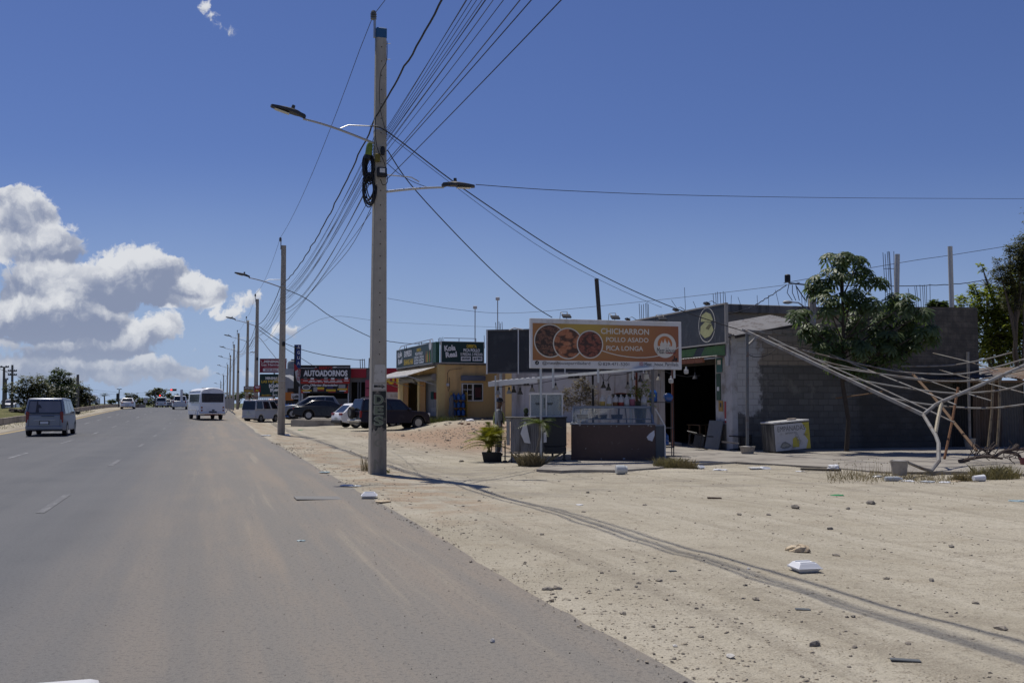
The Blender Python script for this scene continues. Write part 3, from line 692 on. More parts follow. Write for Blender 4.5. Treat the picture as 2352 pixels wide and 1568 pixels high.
# service drops of the second and third pole
polycable([on(1, 8.2, -.1), at(700, 684, 56), at(760, 727, 59), at(830, 764, 62), at(870, 779, 63.5), at(940, 789, 66), at(1000, 786, 66.5)], .022, 'service cable from the second pole to the yellow shop roof', twist=.02)
polycable([on(1, 5.2, .1), at(760, 727, 66), at(900, 740, 78), at(1150, 752, 92)], .010, 'thin wire leaving the second pole towards the rooftops')
polycable([on(2, 8.2), at(650, 786, 87), at(720, 810, 87), at(800, 824, 87), at(838, 826, 87)], .03, 'service cable from the third pole to the car accessory shop')
polycable([on(2, 7.9), at(640, 790, 88), at(680, 815, 90), at(720, 840, 92), at(735, 848, 93)], .025, 'second lower service cable from the third pole')
polycable([on(3, 7.6), at(590, 772, 112), at(618, 803, 110), at(640, 830, 108)], .03, 'service cable from the fourth pole to the minimarket signs')
polycable([at(640, 770, 86), at(700, 690, 66), at(800, 560, 40), at(852, 488, 24.6)], .009, 'single low wire between the near pole and the third pole')
polycable([on(1, 6.3, .17), at(720, 665, 44), at(800, 575, 33), at(856, 470, 24.4)], .009, 'low slack wire between the near pole and the second pole')
polycable([at(890, 685, 60), at(1060, 712, 62), at(1200, 718, 64), at(1500, 690, 56), at(1800, 655, 48), at(1830, 648, 47)], .011, 'thin wire sagging across the roofs to the transformer')
polycable([at(1560, 740, 40), at(1700, 715, 38), at(1760, 685, 44), at(1806, 655, 47)], .022, 'black service cable rising from the board to the transformer', twist=.04)
polycable([at(1800, 650, 47), at(1960, 622, 50), at(2100, 598, 50), at(2190, 585, 50), at(2420, 548, 50)], .013, 'upper wire behind the white pipes on the right')
polycable([at(1880, 655, 47), at(2060, 657, 48), at(2200, 652, 48), at(2280, 641, 48), at(2420, 632, 48)], .02, 'lower twisted cable behind the white pipes on the right', twist=.03)
# clutter hanging on the near pole
def coil(label, c, rx, rz, k, r, seed):
    rr = random.Random(seed); mb = MB()
    for j in range(k):
        cx = c.x + rr.uniform(-.05, .05); cz = c.z + rr.uniform(-.08, .08); a = rx * rr.uniform(.8, 1.1); b = rz * rr.uniform(.85, 1.08); tl = rr.uniform(-.12, .12); yo = c.y + rr.uniform(-.06, .06)
        pts = []
        for i in range(19):
            t = 2 * PI * i / 18; x, z = a * math.cos(t), b * math.sin(t); pts.append((cx + x * math.cos(tl) - z * math.sin(tl), yo + .04 * math.sin(2 * t + j), cz + x * math.sin(tl) + z * math.cos(tl)))
        mb.tube(pts, r, 5, 0, cap=False)
    solo(mb, 'cable_coil', DARK, label, 'cable coil', base=c, sharp=80)
coil('upper tangle of black slack cable tied left of the near pole', at(848, 385, 24.15), .12, .33, 12, .018, 1)
coil('lower loop of black slack cable hanging left of the near pole', at(848, 435, 24.1), .14, .36, 9, .016, 2)
t = thing('splice_closure', 'upright yellow green plastic splice sleeve above the cable tangle', 'splice closure', at(845, 362, 24.1), TH)
mb = MB(); mb.push(Matrix.Rotation(.14, 4, 'Y')); mb.lathe([(.07, 0), (.085, .03), (.08, .30), (.06, .36), (.0, .37)], 12); mb.build('sleeve', mat('moss_green_plastic', (.16, .22, .03), .5, var=.3, vs=20), t)
mb = MB(); mb.push(Matrix.Rotation(.14, 4, 'Y')); mb.lathe([(.088, -.05), (.09, .03), (.088, .05)], 12); mb.build('collar', DARK, t)
t = thing('junction_box', 'black junction box with white label on the near pole front', 'junction box', at(877, 406, 24.0), TH)
mb = MB(); mb.box((0, 0, .11), (.24, .1, .24), 0, bev=.02); mb.build('body', DARK, t)
mb = MB(); mb.rect(-.06, .09, .07, .20, -.055); mb.build('label', mat('white_label', (.6, .6, .6), .6, var=.3, vs=60), t)
t = thing('junction_box', 'small oval black splice box on the pole above the labelled box', 'junction box', at(879, 356, 24.05), TH)
mb = MB(); mb.push(Matrix.Translation((0, 0, .1))); mb.push(Matrix.Diagonal((.55, .4, 1, 1))); mb.lathe([(0, -.12), (.09, -.1), (.11, 0), (.09, .1), (0, .12)], 12); mb.build('body', DARK, t)
t = thing('junction_box', 'yellow black terminal block strapped to the near pole left edge', 'junction box', at(867, 370, 24.05), TH)
mb = MB(); mb.box((0, 0, .08), (.12, .09, .2), 0, bev=.015); mb.build('body', mat('yellow_black_block', (.16, .13, .02), .6, var=.7, vs=40), t)
for (px0, py0, px1, py1, lab) in ((905, 100, 874, 250, 0), (871, 250, 868, 360, 0)): pass
polycable([at(889, 95, 24.05), at(888, 140, 24.0), at(874, 170, 24.0), at(872, 235, 24.0), at(880, 280, 24.0), at(889, 310, 24.0)], .008, 'thin lead wire running down the front of the near pole')
polycable([at(862, 270, 24.1), at(862, 310, 24.0), at(868, 345, 23.98), at(882, 372, 23.98), at(890, 415, 24), at(880, 425, 24), at(874, 412, 24.0)], .010, 'loop of loose wire around the boxes on the near pole')
# ================================================================== vehicles
GLASS = mat('tinted_glass', (.012, .014, .017), .06, var=.1, spec=.65); GLASSL = mat('light_glass', (.10, .12, .13), .08, var=.3, vs=2, spec=.6)
TYRE = mat('tyre_rubber', (.02, .02, .021), .85, var=.3, vs=20); RIM = mat('alloy_rim', (.32, .33, .35), .35, .6); RIMD = mat('steel_rim', (.17, .165, .155), .6, .4)
UNDER = mat('underbody_block', (.012, .012, .013), .9); REDL = mat('red_lamp', (.22, .006, .01), .2, spec=.6); AMB = mat('amber_lamp', (.36, .10, .015), .25); CLRL = mat('clear_lamp', (.5, .52, .54), .15, spec=.6); CHROME = mat('chrome', (.6, .61, .63), .18, .95)
PLATE = mat('number_plate', (.42, .47, .45), .5, var=.4, vs=60); BPLAS = mat('bumper_plastic', (.03, .031, .033), .6)
def paint(name, c, metal=.35, rough=.3): return mat(name, c, rough, metal, var=.05, vs=2, spec=.5, stain=tuple(x * .7 + .05 for x in c), st_amt=.15, st_s=1.2)
SILV = paint('silver_paint', (.26, .275, .305), .35); WHITE = paint('white_paint', (.80, .80, .81), 0, .26); NIGHT = paint('black_car_paint', (.012, .012, .016), .1, .18); AUBER = paint('dark_plum_paint', (.022, .018, .026), .2, .25); GREYP = paint('grey_car_paint', (.24, .25, .26), .4); SAND_ = paint('sand_white_paint', (.62, .62, .62), .05); MAROON = paint('maroon_paint', (.10, .02, .022), .2); SILV2 = paint('dusty_silver_paint', (.42, .43, .45), .25, .4)
def wheel(parent, x, y, r, w_, rim=None, sp=10, rk=.62):
    """tyre and rim; the rim faces outwards"""
    sg = 1 if y > 0 else -1
    mb = MB(); mb.push(Matrix.Translation((x, y, r)) @ Matrix.Rotation(-PI / 2 * sg, 4, 'X'))
    a = w_ / 2
    mb.lathe([(r * .55, -a), (r * .93, -a), (r, -a * .7), (r, a * .7), (r * .93, a), (r * rk, a), (r * rk, a * .5), (0, a * .5)], 20); o = mb.build('wheel', TYRE, parent)
    m2 = MB(); m2.M = mb.M.copy()
    m2.lathe([(r * rk, a * .98), (r * rk * .9, a * .96), (r * rk * .88, a * .6)], 20)
    for k in range(sp):
        an = 2 * PI * k / sp; m2.push(Matrix.Rotation(an, 4, 'Z')); m2.box((r * rk * .48, 0, a * .8), (r * rk * .9, r * rk * (.62 / sp if sp > 6 else .3), a * .2), 0); m2.pop()
    m2.lathe([(r * .15, a * .6), (r * .14, a * .95), (0, a * .97)], 10)
    m2.build('rim', rim or RIM, o); return o
def bilin(c00, c10, c11, c01, u, v): return (c00 * (1 - u) + c10 * u) * (1 - v) + (c01 * (1 - u) + c11 * u) * v
def pane(parent, name, C, m, u0, u1, v0, v1, off=.012, shear=0.0, u0t=None, u1t=None):
    C = [Vector(c) for c in C]; nrm = (C[1] - C[0]).cross(C[3] - C[0]).normalized() * off
    ctr = sum(C, Vector()) / 4
    if nrm.dot(ctr - Vector((0, 0, .9))) < 0: nrm = -nrm
    u0t = u0 if u0t is None else u0t; u1t = u1 if u1t is None else u1t
    vs = [bilin(*C, u0, v0) + nrm, bilin(*C, u1, v0) + nrm, bilin(*C, u1t, v1) + nrm, bilin(*C, u0t, v1) + nrm]
    mb = MB(); mb.convex(vs + [p - nrm * 1.6 for p in vs], [(0, 1, 2, 3), (4, 5, 6, 7), (0, 1, 5, 4), (1, 2, 6, 5), (2, 3, 7, 6), (3, 0, 4, 7)]); return mb.build(name, m, parent)
def bevel(o, w_=.05, seg=3):
    md = o.modifiers.new('bevel', 'BEVEL'); md.width = w_; md.segments = seg; md.limit_method = 'ANGLE'; md.angle_limit = R_(28); md.use_clamp_overlap = True; return o
def car(name, label, cat, pos, head, pm, L, W, H, wb_, top, cab, wr_=.33, fo=.9, sill=.24, wins=((.05, .33), (.36, .66), (.69, .94)), rear=(.08, .92, .12, .85), lights=None, tl=(.62, .18, .30), tm=None, rim=None, sp=10, glass=None, plate=True, group=None, mirror=True, clad=False, hl=(.68, .16, .30)):
    """body profile with wheel arches, cabin, panes, wheels and lamps; local +x is forward"""
    g = glass or GLASS
    t = thing(name, label, cat, pos, head, group)
    xf = L / 2 - fo; xr = xf - wb_; ar = wr_ * 1.17; hy = W / 2
    poly = list(top)                                            # rear bottom .. over the top .. front bottom
    def arch(cx): return [(cx + ar * math.cos(a), max(sill, wr_ + ar * math.sin(a))) for a in [PI * k / 12 for k in range(13)]]
    arc = [p for p in arch(xf) if p[1] >= sill]; poly += [(xf + ar, sill)] + arc[1:-1] + [(xf - ar, sill), (xr + ar, sill)] + arch(xr)[1:-1] + [(xr - ar, sill)]
    mb = MB(); mb.prism(poly, -hy, hy); k = L / 2
    for p in mb.v:
        f = abs(p.x) / k
        if f > .8: p.y *= 1 - .12 * ((f - .8) / .2) ** 1.5
        if p.z > .75: p.y *= 1 - .03 * (p.z - .75) / .4
    bevel(mb.build('body', pm, t), .055)
    mb = MB(); mb.box((0, 0, (sill + .75) / 2 - .02), (L * .93, W - .42, .75 - sill), 0); mb.build('underbody_block', UNDER, t)  # dark box added between the wheels to block light under the body
    xb0, xb1, xr0, xr1, zb, wbs, wrs = cab
    B = [Vector((xb0, -wbs, zb)), Vector((xb1, -wbs, zb)), Vector((xb1, wbs, zb)), Vector((xb0, wbs, zb))]
    Tp = [Vector((xr0, -wrs, H - .03)), Vector((xr1, -wrs, H - .05)), Vector((xr1, wrs, H - .05)), Vector((xr0, wrs, H - .03))]
    mid = [Vector(((xr0 * .55 + xr1 * .45), -wrs * .98, H)), Vector(((xr0 * .55 + xr1 * .45), wrs * .98, H))]
    mb = MB(); mb.add(B + Tp + mid, [(3, 2, 1, 0), (0, 1, 5, 8, 4), (2, 3, 7, 9, 6), (4, 8, 9, 7), (8, 5, 6, 9), (1, 2, 6, 5), (3, 0, 4, 7)]); bevel(mb.build('cabin', pm, t), .06)
    for sgn, (a, b_, c, d) in ((-1, (0, 1, 1, 0)), (1, (3, 2, 2, 3))):
        C = (B[a], B[b_], Tp[c], Tp[d])
        for (u0, u1) in wins: pane(t, 'side_window', C, g, u0, u1, .10, .84)
    pane(t, 'windscreen', (B[1], B[2], Tp[2], Tp[1]), g, .06, .94, .06, .9)
    pane(t, 'rear_window', (B[0], B[3], Tp[3], Tp[0]), g, *rear)
    for x in (xf, xr):
        for s in (-1, 1): wheel(t, x, s * (hy - .115), wr_, .22, rim, sp)
    zt, hh, ww = tl
    for s in (-1, 1):
        mb = MB(); mb.box((-k + .055, s * (hy * .9 - ww / 2), zt + hh / 2), (.13, ww, hh), 0, bev=.03); mb.build('tail_light', tm or REDL, t)
        zh, h2, w2 = hl
        mb = MB(); mb.box((k - .10, s * (hy * .88 - w2 / 2), zh + h2 / 2), (.22, w2, h2), 0, bev=.03); mb.build('headlight', CLRL, t)
        if mirror: mb = MB(); mb.box((xb1 - .28, s * (wbs + .14), zb + .1), (.13, .24, .19), 0, bev=.05); mb.build('mirror', BPLAS if cat == 'van' else pm, t)
        mb = MB()
        for (u0, u1) in wins[:2]: pass
        mb.box((xb0 + (xb1 - xb0) * wins[1][0] + .1 if len(wins) > 1 else 0, s * (hy * .985), zb - .1), (.18, .035, .035), 0, bev=.01); mb.build('door_handle', pm if not clad else CHROME, t)
    mb = MB(); mb.box((-k + .03, 0, .42), (.16, W * .9, .22), 0, bev=.05); mb.build('rear_bumper', BPLAS if clad else pm, t)
    mb = MB(); mb.box((k - .05, 0, .42), (.16, W * .88, .24), 0, bev=.05); mb.build('front_bumper', BPLAS if clad else pm, t)
    mb = MB(); mb.box((k - .01, 0, .62), (.06, W * .45, .14), 0, bev=.02); mb.build('grille', BPLAS, t)
    if plate: mb = MB(); mb.box((-k - .012, 0, .62 if zb > .95 else .55), (.03, .42, .16), 0, bev=.004); mb.build('number_plate', PLATE, t)
    return t
def hd(x, y): return math.atan2(y, x)
ROADH = hd(Rd.x, Rd.y)
def veh_pos(px, Y, s=0, n=0):
    p = at(px, 900, Y) + Rd * s + Nd * n; return Vector((p.x, p.y, gz(p.x, p.y, False)))
# --- silver van ahead on the left lane
p = at(104, 900, 50.3) + Rd * 2.56; p.z = gz(p.x, p.y, False) + .004
van = car('van', 'silver passenger van with printed rear window driving in the left lane', 'van', p, ROADH, SILV, 5.12, 1.92, 1.93, 3.2,
    [(-2.56, .30), (-2.58, .6), (-2.56, 1.08), (1.7, 1.12), (2.35, .98), (2.54, .75), (2.56, .3)], (-2.55, 1.85, -2.38, .75, 1.06, .945, .80), .34, .95, .26, wins=((.04, .32), (.345, .62), (.645, .93)), rear=(.055, .945, .06, .88), tl=(.66, .58, .16), glass=mat('smoked_glass', (.05, .055, .065), .1, var=.2, spec=.6))
C = (Vector((-2.55, .945, 1.06)), Vector((-2.55, -.945, 1.06)), Vector((-2.38, -.80, 1.90)), Vector((-2.38, .80, 1.90)))
pane(van, 'window_decal', C, mat('perforated_film', (.20, .20, .23), .4, var=.25, vs=3), .08, .92, .16, .82, .017)
pane(van, 'decal_arrow', C, mat('decal_dark', (.05, .045, .05), .4), .27, .36, .16, .82, .021, u0t=.27, u1t=.30)
pane(van, 'decal_arrow', C, mat('decal_dark', (.05, .045, .05), .4), .30, .42, .42, .62, .023, u0t=.30, u1t=.36)
mb = MB(); mb.box((-2.595, 0, .80), (.03, .95, .025), 0, bev=.006); mb.build('tailgate_trim', CHROME, van)
mb = MB(); mb.box((-2.50, -.15, 1.0), (.20, .6, .03), 0); mb.build('wiper', BPLAS, van)
mb = MB(); [mb.box((-2.582, y, .76), (.02, .014, .58), 0) for y in (-.72, .72)]; mb.box((-2.582, 0, .47), (.02, 1.44, .016), 0); mb.build('tailgate_seam', BPLAS, van)
mb = MB(); mb.box((-2.60, 0, .68), (.03, .46, .19), 0); mb.build('plate_surround', BPLAS, van); mb = MB(); mb.box((-2.615, 0, .68), (.03, .38, .13), 0); mb.build('number_plate', WTXT, van)
# --- white minibus merging from the shoulder
p = Vector((-24.6, 82, 0)); mh = hd(-.45, .89); fwd = Vector((math.cos(mh), math.sin(mh), 0)); p = p + fwd * 3.15; p.z = gz(p.x, p.y, False)
bus = thing('minibus', 'white minibus with wide dark rear window pulling off the shoulder', 'minibus', p, mh)
BW = paint('minibus_white', (.80, .81, .83), 0, .3)
cs = [(-1.02, .42), (-1.04, 1.0), (-1.02, 1.45), (-.98, 2.1), (-.90, 2.38), (-.72, 2.54), (-.36, 2.63), (0, 2.65)]
cs = cs + [(-x, z) for x, z in cs[-2::-1]]
mb = MB(); vs = []; Xs = [-3.15, -3.1, -2.9, 2.7, 3.0, 3.15]; Ks = [(.95, .97), (.99, .99), (1, 1), (1, 1), (.97, .985), (.9, .94)]; n = len(cs)
for x, (ky, kz) in zip(Xs, Ks): vs += [(x - (.18 * max(0, z - 1.4) if x > 2.9 else 0) + (.05 * max(0, z - 1.4) if x < -3 else 0), y * ky, .42 + (z - .42) * kz) for y, z in cs]
fs = [tuple(range(n)), tuple(range((len(Xs) - 1) * n, len(Xs) * n))[::-1]]
for i in range(len(Xs) - 1): fs += [(i * n + j, (i + 1) * n + j, (i + 1) * n + (j + 1) % n, i * n + (j + 1) % n) for j in range(n)]
mb.add(vs, [f[::-1] for f in fs]); mb.build('body', BW, bus, sharp=40)
mb = MB(); mb.box((0, 0, .48), (5.9, 1.6, .25), 0); mb.build('chassis', UNDER, bus)
for s in (-1, 1):
    for k, (x0, x1) in enumerate(((-2.75, -2.0), (-1.95, -1.2), (-1.15, -.4), (-.35, .4), (.45, 1.2), (1.3, 2.1))):
        mb = MB(); vs = [(x0, s * 1.035, 1.46), (x1, s * 1.035, 1.46), (x1, s * 1.0, 2.12), (x0, s * 1.0, 2.12)]
        mb.convex(vs + [(x, y - s * .05, z) for x, y, z in vs], [(0, 1, 2, 3), (4, 5, 6, 7), (0, 1, 5, 4), (1, 2, 6, 5), (2, 3, 7, 6), (3, 0, 4, 7)]); mb.build('side_window', GLASSL, bus)
    for x in (-1.75, 1.85): wheel(bus, x, s * .90, .37, .24, RIMD, 5)
    mb = MB(); mb.box((-3.13, s * .86, .78), (.08, .17, .17), 0, bev=.05); mb.build('tail_light', REDL, bus)
    mb = MB(); mb.box((-3.13, s * .86, 1.02), (.08, .17, .17), 0, bev=.05); mb.build('indicator', AMB, bus)
    mb = MB(); mb.box((-1.0, s * 1.045, 1.41), (4.2, .03, .035), 0); mb.build('side_trim', CHROME, bus)
    mb = MB(); mb.box((0.1, s * 1.05, .80), (4.8, .03, .03), 0); mb.build('side_trim', CHROME, bus)
    mb = MB(); mb.box((0, s * .93, 2.37), (5.6, .05, .04), 0, rx=-s * .5); mb.build('rain_gutter', CHROME, bus)
    mb = MB()
    for x in (-1.75, 1.85):
        pts = [(x + .46 * math.cos(a), s * 1.03, .40 + .46 * math.sin(a)) for a in [PI * k / 10 for k in range(11)]]; mb.tube(pts, .03, 6); break
    mb.build('wheel_trim', CHROME, bus)
    mb = MB(); mb.tube([(-3.0, s * .9, .6), (-3.3, s * 1.08, .62), (-3.25, s * 1.16, .8), (-2.6, s * 1.14, .82)], .03, 6); mb.build('bumper_bar', CHROME, bus)
mb = MB(); mb.box((-3.12, 0, 1.80), (.06, 1.74, .74), 0, bev=.05); o = mb.build('rear_window', GLASS, bus)
mb = MB(); mb.box((-3.135, 0, 1.80), (.06, 1.62, .62), 0, bev=.04); mb.build('pane', mat('bus_rear_pane', (.05, .05, .06), .12, var=.8, vs=6, spec=.5), o)
mb = MB(); mb.box((-3.13, 0, 1.02), (.05, 1.42, .78), 0, bev=.02); mb.build('rear_hatch', BW, bus)
mb = MB(); mb.box((-3.17, -.05, .80), (.03, .2, .1), 0); mb.build('emblem', BPLAS, bus)
mb = MB(); mb.box((-3.18, 0, .50), (.16, 2.05, .2), 0, bev=.04); mb.build('rear_bumper', CHROME, bus)
mb = MB(); mb.box((-3.28, 0, .44), (.04, 1.3, .06), 0); mb.build('reflector', REDL, bus)
mb = MB(); mb.box((-3.2, -.02, .64), (.04, .6, .14), 0); mb.build('number_plate', BPLAS, bus)
# --- silver microvan with ladder
p = Vector((-20.9, 81, 0)); mh = hd(.40, .92); fw = Vector((math.cos(mh), math.sin(mh), 0)); lf = Vector((-fw.y, fw.x, 0)); p = p + fw * 1.7 + lf * .6; p.z = gz(p.x, p.y, False)
mv = car('microvan', 'dusty silver microvan with ladder on roof leaving the shoulder', 'van', p, mh, SILV2, 3.4, 1.5, 1.86, 1.95,
    [(-1.7, .32), (-1.71, .6), (-1.7, 1.02), (1.35, 1.0), (1.62, .85), (1.7, .6), (1.7, .3)], (-1.69, 1.45, -1.55, .85, 1.0, .735, .64), .29, .75, .25, wins=((.04, .30), (.35, .63), (.70, .95)), rear=(.06, .94, .04, .84), tl=(.36, .14, .2), rim=RIMD, sp=5)
mb = MB()
for y in (-.16, .16): mb.bar((-1.8, y, 2.08), (1.4, y, 2.12), .05, .07)
for k in range(9): mb.bar((-1.7 + .37 * k, -.16, 2.085), (-1.7 + .37 * k, .16, 2.085), .03)
ld = solo(mb, 'ladder', mat('red_fibreglass', (.14, .03, .025), .6), 'red brown ladder lying on the roof rack of the microvan', 'ladder'); ld.matrix_world = MW[mv.name] @ Matrix.Translation(ld.location)
for k in range(6):
    x = -.35 + .27 * k; mb = MB(); mb.tube([(x, -.62, 1.78), (x, -.6, 2.0), (x, .6, 2.0), (x, .62, 1.78)], .02, 6); mb.build('roof_rack_bar', BPLAS, mv)
mb = MB(); mb.box((-1.73, .05, .82), (.03, .16, .24), 0); mb.build('dealer_sticker', PLATE, mv)
mb = MB(); mb.box((-1.66, 0, 1.80), (.06, .22, .04), 0); mb.build('brake_light', REDL, mv)
# --- dark SUV behind the near pole
p = at(897, 900, 62.5); sh = R_(31); p.z = gz(p.x, p.y, False) + .09
suv = car('suv', 'dark plum off-road SUV with rear mounted spare wheel parked behind the near pole', 'SUV', p, sh, AUBER, 4.72, 1.88, 1.88, 2.79,
    [(-2.36, .45), (-2.36, .7), (-2.34, 1.12), (1.15, 1.14), (2.1, 1.05), (2.32, .85), (2.36, .45)], (-2.32, 1.15, -2.12, .35, 1.1, .91, .76), .385, .86, .36, wins=((.04, .27), (.30, .59), (.62, .92)), tl=(.72, .4, .15), sp=6, clad=False, hl=(.76, .2, .3))
ch = wheel(suv, 0, .12, .36, .24, RIMD, 5)
ch.matrix_local = Matrix.Translation((-2.50, .25, 1.02)) @ Matrix.Rotation(PI / 2, 4, 'Z') @ Matrix.Translation((0, -.12, -.36)); ch.name = 'spare_wheel'
mb = MB(); mb.box((-2.42, 0, .52), (.22, 1.9, .14), 0, bev=.05); mb.build('chrome_bumper', mat('pale_bumper', (.5, .48, .44), .4, .3), suv)
for s in (-1, 1):
    mb = MB(); mb.tube([(-1.7, s * .68, 1.87), (-1.6, s * .68, 1.93), (.0, s * .68, 1.94), (.15, s * .68, 1.87)], .02, 6); mb.build('roof_rail', GALV, suv)
    mb = MB(); mb.box((-.15, s * .95, .42), (2.0, .18, .06), 0, bev=.02); mb.build('running_board', AUBER, suv)
# --- white crossover
p = at(846, 900, 67.5); p.z = gz(p.x, p.y, False) + .01
nx = car('crossover', 'white crossover with black arches parked left of the dark SUV', 'car', p, R_(33), WHITE, 4.63, 1.86, 1.64, 2.66,
    [(-2.3, .42), (-2.33, .75), (-2.22, 1.02), (1.0, 1.04), (1.95, .95), (2.25, .75), (2.31, .35)], (-2.15, 1.15, -1.45, .0, .99, .88, .66), .37, .92, .3, wins=((.14, .36), (.39, .66), (.69, .92)), rear=(.1, .9, .05, .8), tl=(.84, .16, .42), clad=True, sp=10)
for s in (-1, 1):
    for x in (4.63 / 2 - .92, 4.63 / 2 - .92 - 2.66):
        mb = MB(); pts = [(x + .435 * math.cos(a), s * .925, .37 + .435 * math.sin(a)) for a in [PI * k / 12 for k in range(13)]]; mb.tube(pts, .045, 6); mb.build('wheel_arch_trim', BPLAS, nx)
# --- black sedan, grey SUV behind it, maroon car, and the slab they stand on
p = at(750, 900, 74.5); p.z = .46
sed = car('sedan', 'black sedan with bright alloy wheels parked on the concrete slab', 'car', p, R_(12), NIGHT, 4.9, 1.84, 1.46, 2.8,
    [(-2.43, .4), (-2.45, .72), (-2.38, .98), (-1.5, 1.0), (1.2, .98), (2.1, .82), (2.4, .62), (2.45, .3)], (-1.95, 1.25, -1.0, .35, .95, .86, .62), .345, .95, .22, wins=((.18, .40), (.43, .66), (.69, .90)), rear=(.1, .9, .05, .9), tl=(.78, .12, .5), sp=10)
p = at(715, 900, 78.8); p.z = .5
sf = car('suv', 'silver grey SUV parked nose left behind the black sedan', 'SUV', p, R_(193), GREYP, 4.7, 1.88, 1.76, 2.7,
    [(-2.33, .4), (-2.35, .75), (-2.28, 1.08), (1.0, 1.08), (1.9, 1.0), (2.25, .8), (2.35, .35)], (-2.2, 1.3, -1.75, .2, 1.04, .89, .70), .37, .92, .26, wins=((.08, .33), (.36, .63), (.66, .90)), hl=(.78, .16, .55), tl=(.85, .22, .4))
p = at(634, 900, 97); p.z = gz(p.x, p.y, False) + .3
car('car', 'maroon hatchback half hidden behind the second pole', 'car', p, R_(100), MAROON, 3.9, 1.7, 1.5, 2.5,
    [(-1.93, .4), (-1.95, .7), (-1.9, .98), (1.0, .98), (1.75, .85), (1.93, .6), (1.95, .3)], (-1.85, 1.1, -1.4, .2, .95, .8, .62), .3, .75)
# --- traffic far ahead
p = at(292, 900, 131) + Rd * 2; p.z = gz(p.x, p.y, False)
car('hatchback', 'white hatchback driving up the rise beside the median wall', 'car', p, ROADH + .02, WHITE, 4.1, 1.74, 1.47, 2.55,
    [(-2.02, .32), (-2.05, .65), (-1.98, .98), (1.0, .98), (1.75, .85), (2.0, .6), (2.05, .3)], (-1.95, 1.15, -1.45, .2, .95, .83, .62), .32, .85, .22, rear=(.08, .92, .1, .88), tl=(.78, .16, .3))
p = at(370.5, 900, 172) + Rd * 2; p.z = gz(p.x, p.y, False)
car('minivan', 'small white minivan driving far ahead near the traffic lights', 'van', p, ROADH, SAND_, 4.0, 1.72, 1.75, 2.5,
    [(-1.98, .32), (-2.0, .65), (-1.98, 1.02), (1.2, 1.02), (1.8, .85), (2.0, .3)], (-1.97, 1.35, -1.8, .5, 1.0, .84, .68), .31, .8, .24, rear=(.06, .94, .08, .88))
p = at(384, 900, 182); p.z = gz(p.x, p.y, False)
car('car', 'small grey car just right of the far white minivan', 'car', p, ROADH, GREYP, 4.3, 1.74, 1.5, 2.6,
    [(-2.13, .32), (-2.15, .65), (-2.1, .98), (1.1, .98), (1.9, .8), (2.15, .3)], (-1.9, 1.15, -1.3, .3, .95, .83, .64), .32, .85)
p = at(396, 900, 186); p.z = gz(p.x, p.y, False)
car('car', 'dark red car waiting far ahead by the traffic lights', 'car', p, ROADH + .1, MAROON, 4.3, 1.74, 1.46, 2.6,
    [(-2.13, .32), (-2.15, .65), (-2.1, .98), (1.1, .98), (1.9, .8), (2.15, .3)], (-1.9, 1.15, -1.3, .3, .95, .83, .64), .32, .85)
p = at(413, 900, 128) + Rd * 2.4; p.z = gz(p.x, p.y, False) 
pk = car('pickup_truck', 'pale grey pickup truck carrying an upright white board ahead of the minibus', 'pickup', p, ROADH, SAND_, 5.2, 1.82, 1.78, 3.1,
    [(-2.6, .42), (-2.62, .6), (-2.6, 1.08), (1.1, 1.08), (2.2, 1.0), (2.55, .75), (2.6, .4)], (-.9, 1.3, -.7, .5, 1.05, .85, .70), .37, .95, .34, wins=((.08, .45), (.52, .9)), tl=(.74, .34, .16), plate=False)
mb = MB(); mb.box((-2.3, -.22, 1.55), (.06, .32, 2.0), 0, ry=.04); o = solo(mb, 'board', WTXT, 'tall white board standing up in the bed of the pickup', 'board'); o.matrix_world = MW[pk.name] @ Matrix.Translation(o.location)
# --- beyond the median
p = at(28, 900, 140); p.z = gz(p.x, p.y, False)
car('car', 'white car coming towards us beyond the median lawn', 'car', p, ROADH + PI - .1, WHITE, 4.3, 1.74, 1.5, 2.6,
    [(-2.13, .32), (-2.15, .65), (-2.1, .98), (1.1, .98), (1.9, .8), (2.15, .3)], (-1.9, 1.15, -1.3, .3, .95, .83, .64), .32, .85)
p = at(211, 900, 150); p.z = gz(p.x, p.y, False)
car('car', 'pale blue car showing above the median wall', 'car', p, ROADH + PI, paint('pale_blue_paint', (.35, .40, .5), .3), 4.3, 1.74, 1.5, 2.6,
    [(-2.13, .32), (-2.15, .65), (-2.1, .98), (1.1, .98), (1.9, .8), (2.15, .3)], (-1.9, 1.15, -1.3, .3, .95, .83, .64), .32, .85)
# --- the white car whose bonnet corner shows at the lower left
p = rn(1.47, -1.12); 
car('car', 'white car whose bonnet edge shows at the lower left corner', 'car', p, ROADH, WHITE, 4.3, 1.76, 1.42, 2.6,
    [(-2.13, .32), (-2.15, .65), (-2.1, .98), (.9, .97), (1.45, .93), (1.75, .89), (1.95, .83), (2.08, .74), (2.15, .3)], (-1.9, .95, -1.2, .1, .93, .83, .62), .32, .85, hl=(.52, .12, .3))
